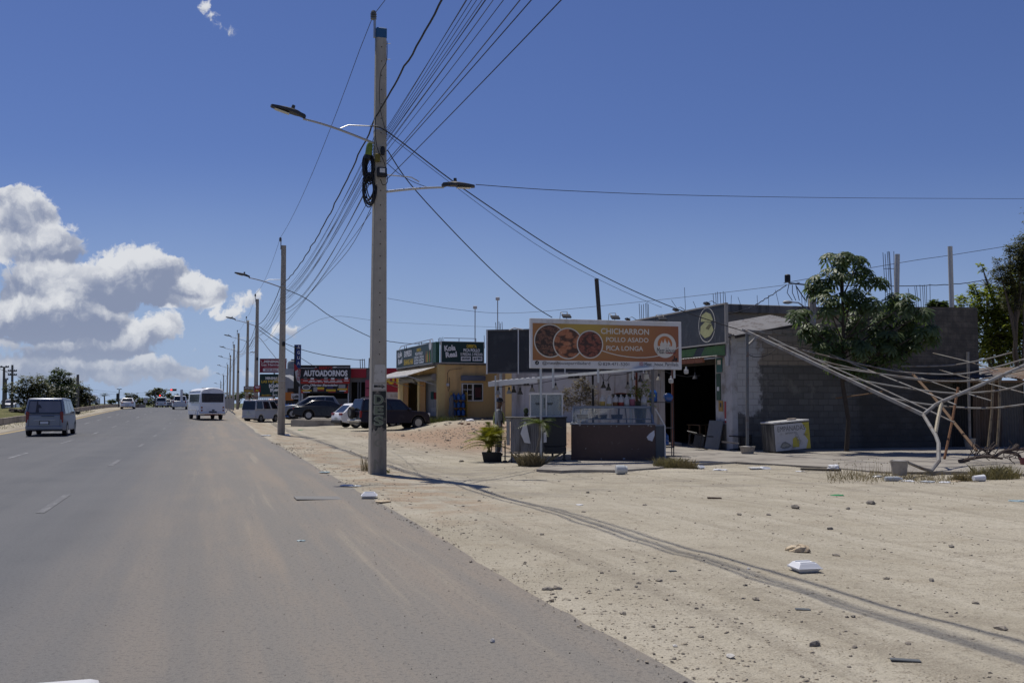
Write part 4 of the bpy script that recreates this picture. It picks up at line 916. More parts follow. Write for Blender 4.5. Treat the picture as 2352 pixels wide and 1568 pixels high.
# ================================================================== grill stall: billboard, canopy, counters
def q4(zx, zy): return 1091 + .2636 * zx, 677.6 + .2636 * zy
def at4(zx, zy, Y): return at(*q4(zx, zy), Y)
WFR = mat('white_sign_frame', (.62, .62, .62), .45, var=.08, vs=2, stain=(.4, .38, .35), st_amt=.2, st_s=2); LETW = mat('cream_lettering', (.60, .57, .50), .5, var=.03)
ORNG = bpy.data.materials.new('orange_print'); ORNG.use_nodes = True; T = NT(ORNG.node_tree); pb = T.N['Principled BSDF']
xx_, _, zz_ = T.sep(T.N.new('ShaderNodeTexCoord').outputs['Object'])
dx_ = T.math('MULTIPLY', T.math('SUBTRACT', xx_, 1.62), .62); dz_ = T.math('MULTIPLY', T.math('SUBTRACT', zz_, 1.22), 1.25)
rr_ = T.math('SQRT', T.math('ADD', T.math('MULTIPLY', dx_, dx_), T.math('MULTIPLY', dz_, dz_)))
c_ = T.mix(T.ramp(rr_, .1, .95), (.43, .30, .055), (.35, .155, .045)); c_ = T.mix(T.ramp(rr_, .9, 2.2), c_, (.265, .082, .034))
T.L.new(c_, pb.inputs['Base Color']); pb.inputs['Roughness'].default_value = .45
def food(name, c1, c2, c3, sc):
    m = bpy.data.materials.new(name); m.use_nodes = True; T = NT(m.node_tree); p = T.N['Principled BSDF']; o = T.N.new('ShaderNodeTexCoord').outputs['Object']
    a = T.voro(T.mapping(o, rot=(0, .5, 0), scale=(1, 1, 1.8)), sc); b = T.noise(o, sc * 1.6, 6, .65, 1.2)
    c = T.mix(T.ramp(b, .35, .62), c1, c2); c = T.mix(T.math('MULTIPLY', T.ramp(a, .46, .74), .85), c, (.02, .011, .008)); c = T.mix(T.ramp(b, .64, .74), c, c3)
    T.L.new(c, p.inputs['Base Color']); p.inputs['Roughness'].default_value = .5; MATS[name] = m; return m
FD1 = food('grilled_ribs_print', (.05, .022, .014), (.20, .09, .05), (.45, .33, .24), 9); FD2 = food('fried_pork_print', (.30, .10, .04), (.42, .17, .08), (.5, .4, .3), 5); FD3 = food('roast_chicken_print', (.10, .03, .02), (.27, .08, .045), (.42, .3, .2), 7)
SB = at(1218.5, 845, 28.0); SW, SH = 4.70, 1.41
bb = thing('billboard', 'orange billboard over the grill stall reading CHICHARRON POLLO ASADO PICA LONGA', 'billboard', SB, TH)
kx = SW / (1754 - 483.0); kz = SH / 432.0
def bx(z): return (z - 483) * kx
def bz(z): return (628 - z) * kz
mb = MB(); mb.box((SW / 2, .06, SH / 2), (SW, .12, SH), 0, bev=.008); mb.build('frame', WFR, bb)
mb = MB(); mb.rect(bx(500), bz(560), bx(1727), bz(238), -.0035); mb.build('print', ORNG, bb)
PRM = [LETW, FD1, FD2, FD3, BLKV, mat('logo_orange', (.45, .16, .05), .5, var=.05), REDV, mat('icon_pink', (.35, .04, .10), .5)]
mb = MB()
for k, (cx, cy, r, m) in enumerate(((640, 390, 130, 1), (785, 410, 122, 2), (968, 415, 110, 3))):
    mb.disc((bx(cx), bz(cy)), r * kx, -.006 - .004 * k, 0, 36); mb.disc((bx(cx), bz(cy)), (r - 9) * kx, -.008 - .004 * k, m, 36)
# cuts of meat laid over the photographs
for (poly, m) in (([(700, 330), (765, 292), (850, 380), (870, 400), (830, 420)], 2), ([(690, 420), (760, 400), (880, 470), (800, 515), (720, 500)], 2)):
    mb.flat([(bx(a), bz(b)) for a, b in poly], -.0135, m)
mb.text('CHICHARRON', bx(1060), bz(320), bx(1470) - bx(1060), 52 * kz, -.006, 0, bold=.02)
mb.text('POLLO ASADO', bx(1103), bz(389), bx(1465) - bx(1103), 42 * kz, -.006, 0, bold=.015)
mb.text('PICA LONGA', bx(1105), bz(466), bx(1418) - bx(1105), 43 * kz, -.006, 0, bold=.015)
pts = [(1070, 468), (1130, 488), (1200, 506), (1280, 518), (1360, 525), (1440, 523), (1510, 514), (1570, 500)]
mb.stroke([(bx(a), bz(b)) for a, b in pts], 7 * kx, -.0055, 0); mb.stroke([(bx(a), bz(b)) for a, b in ((1690, 450), (1727, 425))], 7 * kx, -.0055, 0)
mb.disc((bx(1608), bz(414)), 97 * kx, -.007, 0, 36); mb.disc((bx(1607), bz(400)), 64 * kx, -.009, 5, 30); mb.rect(bx(1540), bz(470), bx(1680), bz(418), -.0095, 0)
for (cx, w_, h_) in ((1580, 15, 62), (1608, 17, 80), (1640, 15, 66)):
    mb.flat([(bx(cx + a * w_), bz(425 - b * h_)) for a, b in ((-.9, .1), (-1, .35), (-.45, .65), (.05, 1.0), (.2, .72), (.75, .55), (1, .3), (.8, .05))], -.011, 0)
mb.rect(bx(1645), bz(418), bx(1660), bz(404), -.0125, 5); mb.rect(bx(1648), bz(415), bx(1657), bz(407), -.0135, 0)
mb.text('Meat House', bx(1535), bz(487), bx(1700) - bx(1535), 56 * kz, -.0125, 4, bold=.0, shear=.15); mb.text('PARRILLADA', bx(1618), bz(486), bx(1698) - bx(1618), 11 * kz, -.014, 6, bold=.03)
# delivery scooter emblem
mb.ring((bx(1672), bz(552)), 4 * kx, 8 * kx, -.006, 4, 14); mb.ring((bx(1707), bz(552)), 4 * kx, 8 * kx, -.006, 4, 14)
mb.flat([(bx(a), bz(b)) for a, b in ((1668, 548), (1676, 530), (1684, 542), (1694, 542), (1700, 535), (1714, 537), (1714, 548), (1690, 553))], -.0065, 4); mb.rect(bx(1698), bz(537), bx(1715), bz(523), -.0075, 4)
mb.flat([(bx(a), bz(b)) for a, b in ((1682, 540), (1684, 520), (1692, 518), (1698, 534), (1690, 540))], -.008, 4); mb.disc((bx(1689), bz(512)), 6 * kx, -.0075, 4, 12)
mb.disc((bx(535), bz(582)), 16 * kx, -.005, 4, 20); mb.text('d', bx(530), bz(590), 10 * kx, 16 * kz, -.007, 0, bold=.02)
mb.text('@meathouseparrilladard', bx(578), bz(603), bx(970) - bx(578), 37 * kz, -.005, 4)
mb.ring((bx(1050), bz(584)), 12 * kx, 15 * kx, -.005, 4, 20); mb.stroke([(bx(1044), bz(580)), (bx(1048), bz(588)), (bx(1056), bz(590))], 4 * kx, -.0055, 4)
mb.text('829-471-5201', bx(1075), bz(599), bx(1298) - bx(1075), 28 * kz, -.005, 4)
mb.rect(bx(1387), bz(596), bx(1418), bz(565), -.005, 7); mb.rect(bx(1391), bz(592), bx(1414), bz(569), -.006, 0); mb.ring((bx(1402), bz(580)), 5 * kx, 8 * kx, -.007, 7, 16)
mb.text('Meat _house_Parrillada', bx(1430), bz(602), bx(1723) - bx(1430), 36 * kz, -.005, 4)
mb.build('lettering', PRM, bb, smooth=False)
FLD = mat('floodlight_black', (.02, .02, .022), .5)
for zx in (752, 1155, 1558):
    x = bx(zx); mb = MB(); mb.box((x, -.24, SH + .06), (.26, .16, .05), 0, rx=R_(35), bev=.01); f = mb.build('floodlight', FLD, bb)
    mb = MB(); mb.tube([(x - .1, .04, SH), (x - .1, -.02, SH + .19), (x + .1, -.02, SH + .21), (x + .1, .04, SH)], .009, 5); mb.tube([(x - .1, -.02, SH + .19), (x - .06, -.24, SH + .08)], .009, 5); mb.tube([(x + .1, -.02, SH + .2), (x + .06, -.24, SH + .08)], .009, 5); mb.build('bracket', FLD, f)
for zx, l in ((575, 2.62), (675, .55), (1047, .4), (1340, .3), (1700, .25)):
    mb = MB(); mb.bar((bx(zx), .10, .01), (bx(zx), .10, -l), .05, .05); mb.build('post', GALV, bb)
# ------------------------------------------------------------------ canopy
CORR = mat('corrugated_zinc', (.36, .37, .39), .5, .5, var=.2, vs=4, stain=(.2, .17, .14), st_amt=.25, st_s=2)
CA = at(1122, 880, 30.2); CB = at(1496, 848, 28.8); CD = Vector((.12, 3.3, .12))
cn = thing('stall_canopy', 'low sloping zinc canopy on thin posts over the food counters', 'canopy', (CA.x, CA.y, 0), 0, world=True)
def corrugated(A, U_, V_, k, amp, mb, mi=0, th=0.0):
    """sheet A + u U + v V with ridges running along V"""
    A, U_, V_ = Vector(A), Vector(U_), Vector(V_); nrm = U_.cross(V_).normalized(); vs = []; n = k * 4
    for i in range(n + 1):
        o = nrm * amp * math.sin(2 * PI * i / 4 + .4)
        for v in (0, 1): vs.append(A + U_ * (i / n) + V_ * v + o)
    mb.add(vs, [(2 * i, 2 * i + 2, 2 * i + 3, 2 * i + 1) for i in range(n)], mi)
mb = MB(); corrugated(CA + Vector((0, 0, .03)), CB - CA, CD, 26, .018, mb); mb.build('roof_sheet', CORR, cn, sharp=60)
Mx = CA.lerp(CB, .31)
mb = MB(); mb.bar(CA + Vector((0, -.05, -.03)), Mx + Vector((0, -.05, -.03)), .05, .15); mb.build('fascia_board', WFR, cn)
mb = MB(); mb.bar(Mx + Vector((0, -.04, .035)), CB + Vector((.05, -.04, .035)), .05, .07); mb.build('gutter_edge', mat('bright_tin', (.7, .71, .72), .35, .4, var=.1), cn)
mb = MB(); mb.bar(CA + CD, CB + CD, .05, .07); mb.build('rear_purlin', GALV, cn)
mb = MB(); mb.bar(CA.lerp(CB, .02), CA.lerp(CB, .02) + CD, .05, .06); mb.build('side_rafter', WFR, cn)
for zx, Y, top, base, m, w_ in ((178, 30.0, 700, 1432, GALV, .05), (1026, 30.8, 700, 1400, DARK, .06), (1546, 29.0, 640, 1420, mat('grey_post', (.12, .12, .12), .6), .075), (560, 32.5, 720, 1390, GALV, .05)):
    a = at4(zx + 6, base, Y); b_ = at4(zx, top, Y); mb = MB(); mb.bar((a.x, a.y, gz(a.x, a.y) - .1), (b_.x, b_.y, b_.z), w_, w_); mb.build('post', m, cn)
# ------------------------------------------------------------------ pendant lamps strung under the canopy
SHADEM = mat('lamp_shade_dark', (.07, .065, .06), .5, var=.3); SHADEL = mat('lamp_shade_white', (.5, .5, .48), .5, var=.2); SHADEG = mat('lamp_shade_beige', (.27, .25, .21), .5, var=.2)
lampspots = [(200, 850, 30, 2), (297, 845, 30, 2), (338, 835, 30.5, 0), (393, 850, 30.2, 0), (498, 825, 30, 2), (703, 810, 29.6, 2), (1027, 800, 29.6, 2), (1119, 795, 29.8, 0), (1163, 815, 29.8, 0), (1380, 722, 29.5, 0), (1440, 742, 31, 0), (1330, 800, 29.5, 2), (1494, 706, 29.2, 1), (1512, 740, 30.6, 2), (1602, 727, 31.5, 2), (1708, 745, 32, 1), (1840, 664, 33, 1), (1917, 716, 34, 0)]
lab = ['first hanging lamp from the left, beside the canopy post', 'second hanging lamp from the left end of the canopy', 'dark cone lamp hanging third from the left end', 'dark cone lamp hanging fourth from the left end', 'beige lamp hanging at the end of the white fascia', 'large beige lamp hanging right of the glass food cabinet', 'beige lamp hanging on the black canopy post', 'dark lamp, left one of a pair over the glass counter', 'dark lamp, right one of a pair over the glass counter', 'dark wide cone lamp above the potted bush', 'small dark lamp behind the canopy right end', 'pale beige lamp hanging above the milk white jugs', 'white lamp at the right end of the canopy', 'beige lamp just behind the white lamp at the canopy end', 'beige lamp by the red brown post', 'white lamp hanging on the slim red post at the doorway', 'white lamp hanging inside the dark doorway', 'dim dark lamp hanging deepest in the doorway']
def lamp_parts(t, m, cordl, white):
    mb = MB(); mb.lathe([(.005, .13), (.005, .13 + cordl)], 5); mb.build('cord', WIRE, t)
    mb = MB(); mb.lathe([(.026, .06), (.03, .13), (.012, .16), (0, .165)], 8); mb.build('socket', SHADEL if white else DARK, t)
    mb = MB()
    if white: mb.lathe([(.03, .07), (.075, .055), (.078, -.05), (.06, -.08), (0, -.09)], 12)
    else: mb.lathe([(.03, .07), (.05, .04), (.088, -.05), (.082, -.05), (.045, .03), (.0, .035)], 12)
    mb.build('shade', m, t)
def roofz(x, y):
    k = min(1, max(0, (x - CA.x) / (CB.x - CA.x))); return CA.z + (CB.z - CA.z) * k
for (zx, zy, Y, mi), l in zip(lampspots, lab):
    p = at4(zx, zy, Y); t = thing('pendant_lamp', l, 'lamp', p, 0, 'lamps hanging under the canopy'); zr = roofz(p.x, p.y) if zx < 1540 else p.z + .6
    lamp_parts(t, (SHADEM, SHADEL, SHADEG)[mi], max(.12, zr - p.z - .13), mi == 1)
pts = [at4(x, y, Y) for x, y, Y in ((190, 800, 30), (240, 800, 30), (300, 785, 30), (390, 785, 30), (500, 780, 30), (600, 760, 29.8), (703, 740, 29.6), (850, 715, 29.6), (1020, 700, 29.6), (1100, 690, 29.8), (1119, 740, 29.8), (1150, 745, 29.8), (1180, 700, 29.6), (1300, 690, 29.5), (1370, 670, 29.5), (1500, 660, 29.2), (1620, 650, 31), (1720, 690, 32), (1850, 710, 33), (1960, 700, 34))]
mb = MB(); mb.tube(pts, .009, 5); solo(mb, 'lamp_cord', WIRE, 'sagging black cord that strings the hanging lamps together', 'cord', base=pts[0], sharp=80)
# ------------------------------------------------------------------ counters
FRAMEW = mat('white_aluminium', (.6, .6, .6), .4, .1, var=.06); PANEG = clear('cabinet_glass', (.93, .96, .96), .10); STEEL = mat('brushed_steel', (.20, .23, .28), .4, .35, var=.15, vs=10)
CORG = mat('grey_board', (.20, .20, .21), .7, var=.2, vs=5, stain=(.10, .095, .09), st_amt=.4, st_s=6, streak=True); BROWN = mat('brown_laminate', (.078, .046, .038), .5, var=.15, vs=3, stain=(.13, .11, .10), st_amt=.12, st_s=7); CARTB = mat('black_cart_steel', (.018, .02, .024), .5, var=.3, vs=8); PAPER = mat('white_paper', (.62, .63, .65), .7, var=.05); LEGM = mat('table_leg_steel', (.05, .05, .055), .5, .4)
def g0(x, y): return gz(x, y)
def frm(mb, a, b, w_=.03, mi=0): mb.bar(a, b, w_, w_, mi)
# white glass food cabinet on the black cart
Y0 = 28.6; a = at4(478, 1065, Y0); b = at4(765, 1065, Y0); top = at4(478, 855, Y0).z; zt = a.z; Wc = b.x - a.x; Hc = top - zt; Dc = .5
cb = thing('food_cabinet', 'empty white framed glass food cabinet standing on the black cart', 'display cabinet', (a.x, Y0, zt), 0)
mb = MB()
for x in (.015, Wc / 2, Wc - .015): frm(mb, (x, 0, 0), (x, 0, Hc), .035)
for x in (.015, Wc - .015): frm(mb, (x, Dc, 0), (x, Dc, Hc), .035)
mb.build('frame_post', FRAMEW, cb)
for z in (.02, Hc - .02):
    mb = MB(); mb.box((Wc / 2, Dc / 2, z), (Wc + .04, Dc + .04, .035), 0, bev=.005); mb.build('top_board' if z > .1 else 'base_board', FRAMEW, cb)
mb = MB(); mb.box((Wc / 2, Dc / 2, Hc * .5), (Wc - .06, Dc - .06, .012), 0); mb.build('shelf', STEEL, cb)
for x0, x1 in ((.03, Wc / 2 - .015), (Wc / 2 + .015, Wc - .03)):
    mb = MB(); mb.box(((x0 + x1) / 2, .0, Hc / 2), (x1 - x0, .006, Hc - .07), 0); mb.build('door_glass', PANEG, cb)
mb = MB(); mb.box((Wc / 2, Dc, Hc / 2), (Wc - .04, .006, Hc - .07), 0); mb.build('rear_glass', PANEG, cb)
for x in (0, Wc): mb = MB(); mb.box((x, Dc / 2, Hc / 2), (.006, Dc - .04, Hc - .07), 0); mb.build('side_glass', PANEG, cb)
for i, (x, r) in enumerate(((.25 * Wc, .09), (.62 * Wc, .1))):
    mb = MB(); mb.push(Matrix.Translation((x, .25, Hc * .5 + .012))); mb.lathe([(r * .6, 0), (r, .06), (r * .95, .07), (0, .04)], 14)
    o = mb.build('bowl', mat('dark_bowl', (.06, .05, .05), .4), None); o.matrix_world = MW[cb.name]; tag(o, 'dark food bowl on the %s half of the glass cabinet shelf' % ('left' if i == 0 else 'right'), 'bowl')
# black cart below
a = at4(600, 1065, 28.5); b = at4(797, 1065, 28.5); zb_ = at4(600, 1385, 28.5).z; gz0 = g0(a.x, 28.5)
ct = thing('food_cart', 'black steel cart on casters between the grey cart and the brown counter', 'cart', (a.x, 28.5, gz0), 0)
wv = b.x - a.x; zt = a.z - gz0; z0 = zb_ - gz0
mb = MB(); mb.box((wv / 2, .35, (zt - .02 + z0 + .22) / 2), (wv, .7, zt - .02 - z0 - .22), 0, bev=.01); mb.build('body', CARTB, ct)
mb = MB(); mb.box((wv / 2, .3, z0 + .11), (wv * .98, .62, .20), 0, bev=.01); mb.build('lower_tray', CARTB, ct)
mb = MB(); mb.box((wv / 2 - .1, .35, zt), (wv + .25, .75, .035), 0, bev=.006); mb.build('worktop', LEGM, ct)
for x in (wv * .4, wv * .92):
    for y in (.1, .55): mb = MB(); mb.box((x, y, z0 / 2 + .04), (.045, .045, z0 - .06), 0); mb.push(Matrix.Translation((x, y, .055)) @ Matrix.Rotation(PI / 2, 4, 'X')); mb.lathe([(.055, -.02), (.055, .02)], 12); mb.pop(); mb.build('caster', LEGM, ct)
# grey board cart with torn white paper
a = at4(310, 1070, 28.9); b = at4(600, 1070, 28.9); zb_ = at4(310, 1368, 28.9).z; gz0 = g0(a.x, 28.9); wv = b.x - a.x; zt = a.z - gz0; z0 = zb_ - gz0
ct = thing('food_cart', 'grey board fronted cart on steel legs with a white paper hanging', 'cart', (a.x, 28.9, gz0), 0)
mb = MB(); corrugated((0, 0, z0), (wv, 0, 0), (0, 0, zt - z0), 16, .006, mb); mb.box((wv / 2, .36, (zt + z0) / 2), (wv, .68, zt - z0 - .02), 0); mb.build('front_board', CORG, ct)
mb = MB(); mb.box((-.07, .3, (zt + z0) / 2 + .1), (.1, .5, zt - z0 - .2), 0); mb.build('side_box', mat('pale_side', (.3, .3, .29), .7, var=.2), ct)
mb = MB(); mb.box((wv / 2 - .05, .35, zt + .015), (wv + .2, .8, .03), 0, bev=.005); mb.build('worktop', mat('weathered_top', (.13, .125, .12), .6, var=.3), ct)
for x, y in ((.03, .05), (wv * .25, .1), (wv - .04, .05), (.03, .6), (wv - .04, .6)): mb = MB(); mb.box((x, y, z0 / 2), (.04, .04, z0), 0); mb.build('leg', LEGM, ct)
mb = MB(); mb.bar((-.16, .2, .04), (-.16, .2, zt * .5), .04); mb.box((-.16, .2, .03), (.12, .12, .05), 0); mb.build('side_leg', LEGM, ct)
P_ = [(430, 1100), (445, 1105), (484, 1293), (430, 1283), (396, 1205)]
mb = MB(); mb.add([Vector(at4(x, y, 28.86)) - Vector((a.x, 28.9, gz0)) + Vector((0, -.02 - .03 * (i % 2), 0)) for i, (x, y) in enumerate(P_)], [tuple(range(5))[::-1]]); mb.build('paper_sheet', PAPER, ct)
P_ = [(598, 1200), (620, 1190), (625, 1280), (598, 1284)]
mb = MB(); mb.add([Vector(at4(x, y, 28.42)) - Vector((a.x, 28.9, gz0)) for x, y in P_], [(3, 2, 1, 0)]); mb.build('paper_scrap', PAPER, ct)
t = thing('cactus', 'small round cactus standing on the grey cart', 'plant', at4(445, 1065, 28.9) + Vector((0, .15, .03)), 0)
mb = MB(); mb.lathe([(.05, 0), (.065, .02), (.07, .07), (0, .07)], 10); mb.build('pot', DARK, t); mb = MB(); mb.push(Matrix.Translation((0, 0, .07))); mb.lathe([(.04, 0), (.07, .05), (.075, .11), (.045, .17), (0, .18)], 12); mb.build('stem', mat('cactus_green', (.035, .05, .02), .7, var=.3, vs=30), t)
# brown display counter with sloping glass
YB = 29.0; a = at4(838, 1430, YB); b = at4(1574, 1430, YB - .25); gz0 = g0((a.x + b.x) / 2, YB); ang = math.atan2(b.y - a.y, b.x - a.x)
ctr = thing('display_counter', 'long brown refrigerated counter with sloping empty glass front', 'counter', (a.x, a.y, gz0), ang)
wv = (b - a).length; zc0 = .16; zc1 = at4(1200, 1128, YB).z - gz0; zg1 = at4(1200, 982, YB).z - gz0
mb = MB(); mb.box((wv / 2, .42, (zc0 + zc1) / 2), (wv, .84, zc1 - zc0), 0, bev=.008); mb.build('body', BROWN, ctr)
mb = MB()
rr = random.Random(5)
for k in range(16):
    x = rr.uniform(.1, wv - .1); z = rr.choice([zc1 - .03, zc1 - .05, zc0 + .15, zc0 + .1, .6]); s_ = rr.uniform(.01, .035)
    mb.flat([(x, z), (x + s_ * rr.uniform(1, 3), z + s_ * .2), (x + s_ * 1.2, z + s_), (x + s_ * .2, z + s_ * .5)], -.003, 0)
mb.build('paint_chips', PAPER, ctr)
mb = MB(); mb.box((wv / 2, .42, zc1 + .02), (wv + .06, .90, .04), 0, bev=.008); mb.build('ledge', STEEL, ctr)
mb = MB(); mb.box((wv / 2 - .03, .62, zg1 + .02), (wv - .10, .50, .07), 0, bev=.01); mb.build('top_slab', STEEL, ctr)
def q(x, y, z): return (x, y, z)
for x in (.03, wv - .05): mb = MB(); mb.bar((x, .03, zc1 + .04), (x + (.02 if x < 1 else -.08), .36, zg1), .045, .045); mb.build('glass_frame', STEEL, ctr)
for x in (.05, wv - .08): mb = MB(); mb.bar((x, .80, zc1 + .04), (x, .80, zg1), .045, .045); mb.build('rear_post', STEEL, ctr)
mb = MB(); vs = [(.05, .035, zc1 + .04), (wv - .07, .035, zc1 + .04), (wv - .14, .36, zg1 - .01), (.07, .36, zg1 - .01)]; mb.convex(vs + [(x, y + .006, z) for x, y, z in vs], [(0, 1, 2, 3), (4, 5, 6, 7), (0, 1, 5, 4), (1, 2, 6, 5), (2, 3, 7, 6), (3, 0, 4, 7)]); mb.build('front_glass', PANEG, ctr)
for x in (.04, wv - .06): mb = MB(); mb.add([(x, .05, zc1 + .04), (x, .80, zc1 + .04), (x, .80, zg1), (x, .37, zg1)], [(0, 1, 2, 3)]); mb.build('side_glass', PANEG, ctr)
mb = MB(); mb.box((wv * .5, .48, zc1 + .16), (wv - .2, .5, .02), 0); mb.build('inner_shelf', STEEL, ctr)
P_ = [(.0, 0), (.11, .07), (.16, .19), (.12, .30), (.2, .34), (.22, .12), (.17, -.06), (.06, -.05)]
mb = MB(); mb.flat([(wv - .25 + x, zc1 - .52 + z + .05) for x, z in ((.0, .12), (.08, .22), (.22, .32), (.23, .18), (.16, 0), (.04, .04))], -.005); mb.build('torn_sticker', PAPER, ctr)
for x in (.06, wv - .12):
    for y in (.08, .74): mb = MB(); mb.push(Matrix.Translation((x, y, .07)) @ Matrix.Rotation(PI / 2, 4, 'Y')); mb.lathe([(.065, -.02), (.065, .02)], 12); mb.pop(); mb.box((x, y, .13), (.06, .06, .08), 0); mb.build('caster', LEGM, ctr)
for i, (x, w_) in enumerate(((.15, .35), (.65, .4), (1.15, .35))):
    mb = MB(); mb.push(Matrix.Translation((x + w_ / 2, .5, zc1 + .17))); mb.frust((0, 0, 0), (w_ * .85, .3), (w_, .36), .12); 
    o = mb.build('food_tray', mat('dark_tray', (.02, .022, .03), .4), None); o.matrix_world = MW[ctr.name]; tag(o, ['dark tray at the left end inside the glass counter', 'dark tray in second place inside the glass counter', 'dark tray in third place inside the glass counter'][i], 'tray', 'trays inside the counter')
# jugs of sauce on the slab
JUGM = clear('jug_plastic', (.85, .85, .84), .38, .4)
JUG = mat('jug_plastic_white', (.44, .44, .45), .5, var=.06)
jl = [('yellow', (.38, .26, .07), .45), ('cream', (.40, .33, .16), .22), ('brown', (.17, .075, .035), .38), ('red', (.30, .04, .03), .36), ('off white', (.45, .42, .33), .18), ('pink', (.30, .09, .12), .68), ('pale beige', (.45, .41, .33), .35)]
for (zx, (nm, c, lv)) in zip((1113, 1172, 1227, 1275, 1325, 1373, 1475), jl):
    p = at4(zx, 960, 29.35); p = Vector((p.x, 29.45, gz0 + zg1 + .056))
    t = thing('jug', 'white plastic jug with %s sauce standing on the glass counter' % nm, 'jug', p, 0, 'sauce jugs on the glass counter')
    pr = [(.075, 0), (.085, .02), (.086, .17), (.07, .22), (.035, .27), (.022, .29), (.022, .315)]
    def rad(z):
        for (r0, z0_), (r1, z1_) in zip(pr, pr[1:]):
            if z0_ <= z <= z1_: return r0 + (r1 - r0) * (z - z0_) / max(1e-6, z1_ - z0_)
        return .02
    zl = .30 * lv; mb = MB(); mb.lathe([(r, z) for r, z in pr if z < zl] + [(rad(zl), zl)], 14); mb.build('sauce', mat('sauce_' + nm.replace(' ', '_'), c, .4, var=.06), t)
    mb = MB(); mb.lathe([(rad(zl), zl)] + [(r, z) for r, z in pr if z > zl], 14); mb.tube([(.03, 0, .28), (.075, 0, .26), (.085, 0, .2)], .012, 6); mb.build('bottle', JUG, t)
    mb = MB(); mb.push(Matrix.Translation((0, 0, .315))); mb.lathe([(.025, 0), (.025, .022), (0, .024)], 10); mb.build('cap', JUG, t)
# grey side unit right of the counter
a = at4(1580, 1395, 29.4); gz0b = g0(a.x, a.y)
su = thing('side_unit', 'grey steel side unit with sloping glass at the right end of the counter', 'counter', (a.x, a.y, gz0b), R_(12))
z1 = at4(1600, 1140, 29.4).z - gz0b; z2 = at4(1560, 990, 29.4).z - gz0b
mb = MB(); mb.box((.13, .45, (z1 + .12) / 2), (.30, .9, z1 - .12), 0, bev=.01); mb.build('body', mat('slate_steel', (.085, .10, .115), .5, .3, var=.15), su)
mb = MB(); mb.bar((.27, -.01, z1), (-.02, -.01, z2), .035); mb.bar((.27, 0, .05), (.27, 0, z1), .04); mb.build('edge_frame', FRAMEW, su)
mb = MB(); mb.add([(-.02, 0, z1), (.26, 0, z1), (-.02, 0, z2)], [(0, 1, 2)]); mb.build('glass', PANEG, su)
mb = MB(); mb.box((.13, .45, z1 + .015), (.32, .92, .03), 0); mb.build('worktop', STEEL, su)
for x in (.0, .26):
    for y in (.03, .85): mb = MB(); mb.box((x, y, .06), (.035, .035, .13), 0); mb.build('leg', LEGM, su)
# blue water bottles on a rack
BLUEB = mat('blue_water_bottle', (.02, .09, .30), .15, var=.3, vs=8, spec=.6)
def water_bottle(t):
    mb = MB(); mb.lathe([(.10, 0), (.135, .02), (.135, .10), (.125, .115), (.135, .13), (.135, .21), (.125, .225), (.135, .24), (.13, .30), (.07, .37), (.03, .40), (.03, .45), (0, .45)], 16); mb.build('body', BLUEB, t)
    mb = MB(); mb.push(Matrix.Translation((0, 0, .44))); mb.lathe([(.036, -.03), (.036, .02), (0, .022)], 10); mb.build('cap', mat('blue_cap', (.01, .05, .25), .4), t)
zr = at4(1560, 930, 31.2)
rk = thing('bottle_rack', 'black steel rack for water bottles behind the grey side unit', 'rack', (zr.x - .1, 31.2, g0(zr.x, 31.2)), 0)
for z in (.55, 1.15, zr.z - g0(zr.x, 31.2)): mb = MB(); mb.box((.25, .2, z - .012), (.95, .42, .025), 0); mb.build('shelf', LEGM, rk)
for x in (-.2, .7):
    for y in (.0, .4): mb = MB(); mb.box((x, y, 1.0), (.03, .03, 2.0), 0); mb.build('post', LEGM, rk)
t = thing('water_bottle', 'upright blue water bottle at the left of the rack top shelf', 'water bottle', (zr.x, 31.4, zr.z), 0, 'blue water bottles on the rack'); water_bottle(t)
t = thing('water_bottle', 'blue water bottle lying on its side on the rack top shelf', 'water bottle', (zr.x + .47, 31.25, zr.z + .14), 0, 'blue water bottles on the rack'); water_bottle(t); t.rotation_euler = (-PI / 2, 0, 0); t.location.y += .0
t = thing('water_bottle', 'blue water bottle standing on the lower rack shelf', 'water bottle', (zr.x + .35, 31.4, g0(zr.x, 31.2) + 1.15 - .55 - .0), 0, 'blue water bottles on the rack'); water_bottle(t)
# black round grill bin with orange lid behind the jugs
p = at4(1272, 900, 30.6); t = thing('grill_kettle', 'black kettle grill with orange rim behind the sauce jugs', 'grill', (p.x, 30.6, g0(p.x, 30.6)), 0); hz_ = p.z - g0(p.x, 30.6)
mb = MB(); mb.push(Matrix.Translation((0, 0, hz_))); mb.lathe([(.12, -.25), (.22, -.12), (.29, .1), (.29, .14), (0, .14)], 16); mb.build('bowl', DARK, t)
mb = MB(); mb.push(Matrix.Translation((0, 0, hz_ + .13))); mb.lathe([(.22, 0), (.2, .03), (0, .05)], 16); mb.build('lid', mat('orange_plastic', (.35, .08, .03), .5), t)
for k in range(3): an = 2 * PI * k / 3; mb = MB(); mb.bar((.3 * math.cos(an), .3 * math.sin(an), 0), (.12 * math.cos(an), .12 * math.sin(an), hz_ - .2), .03); mb.build('leg', LEGM, t)
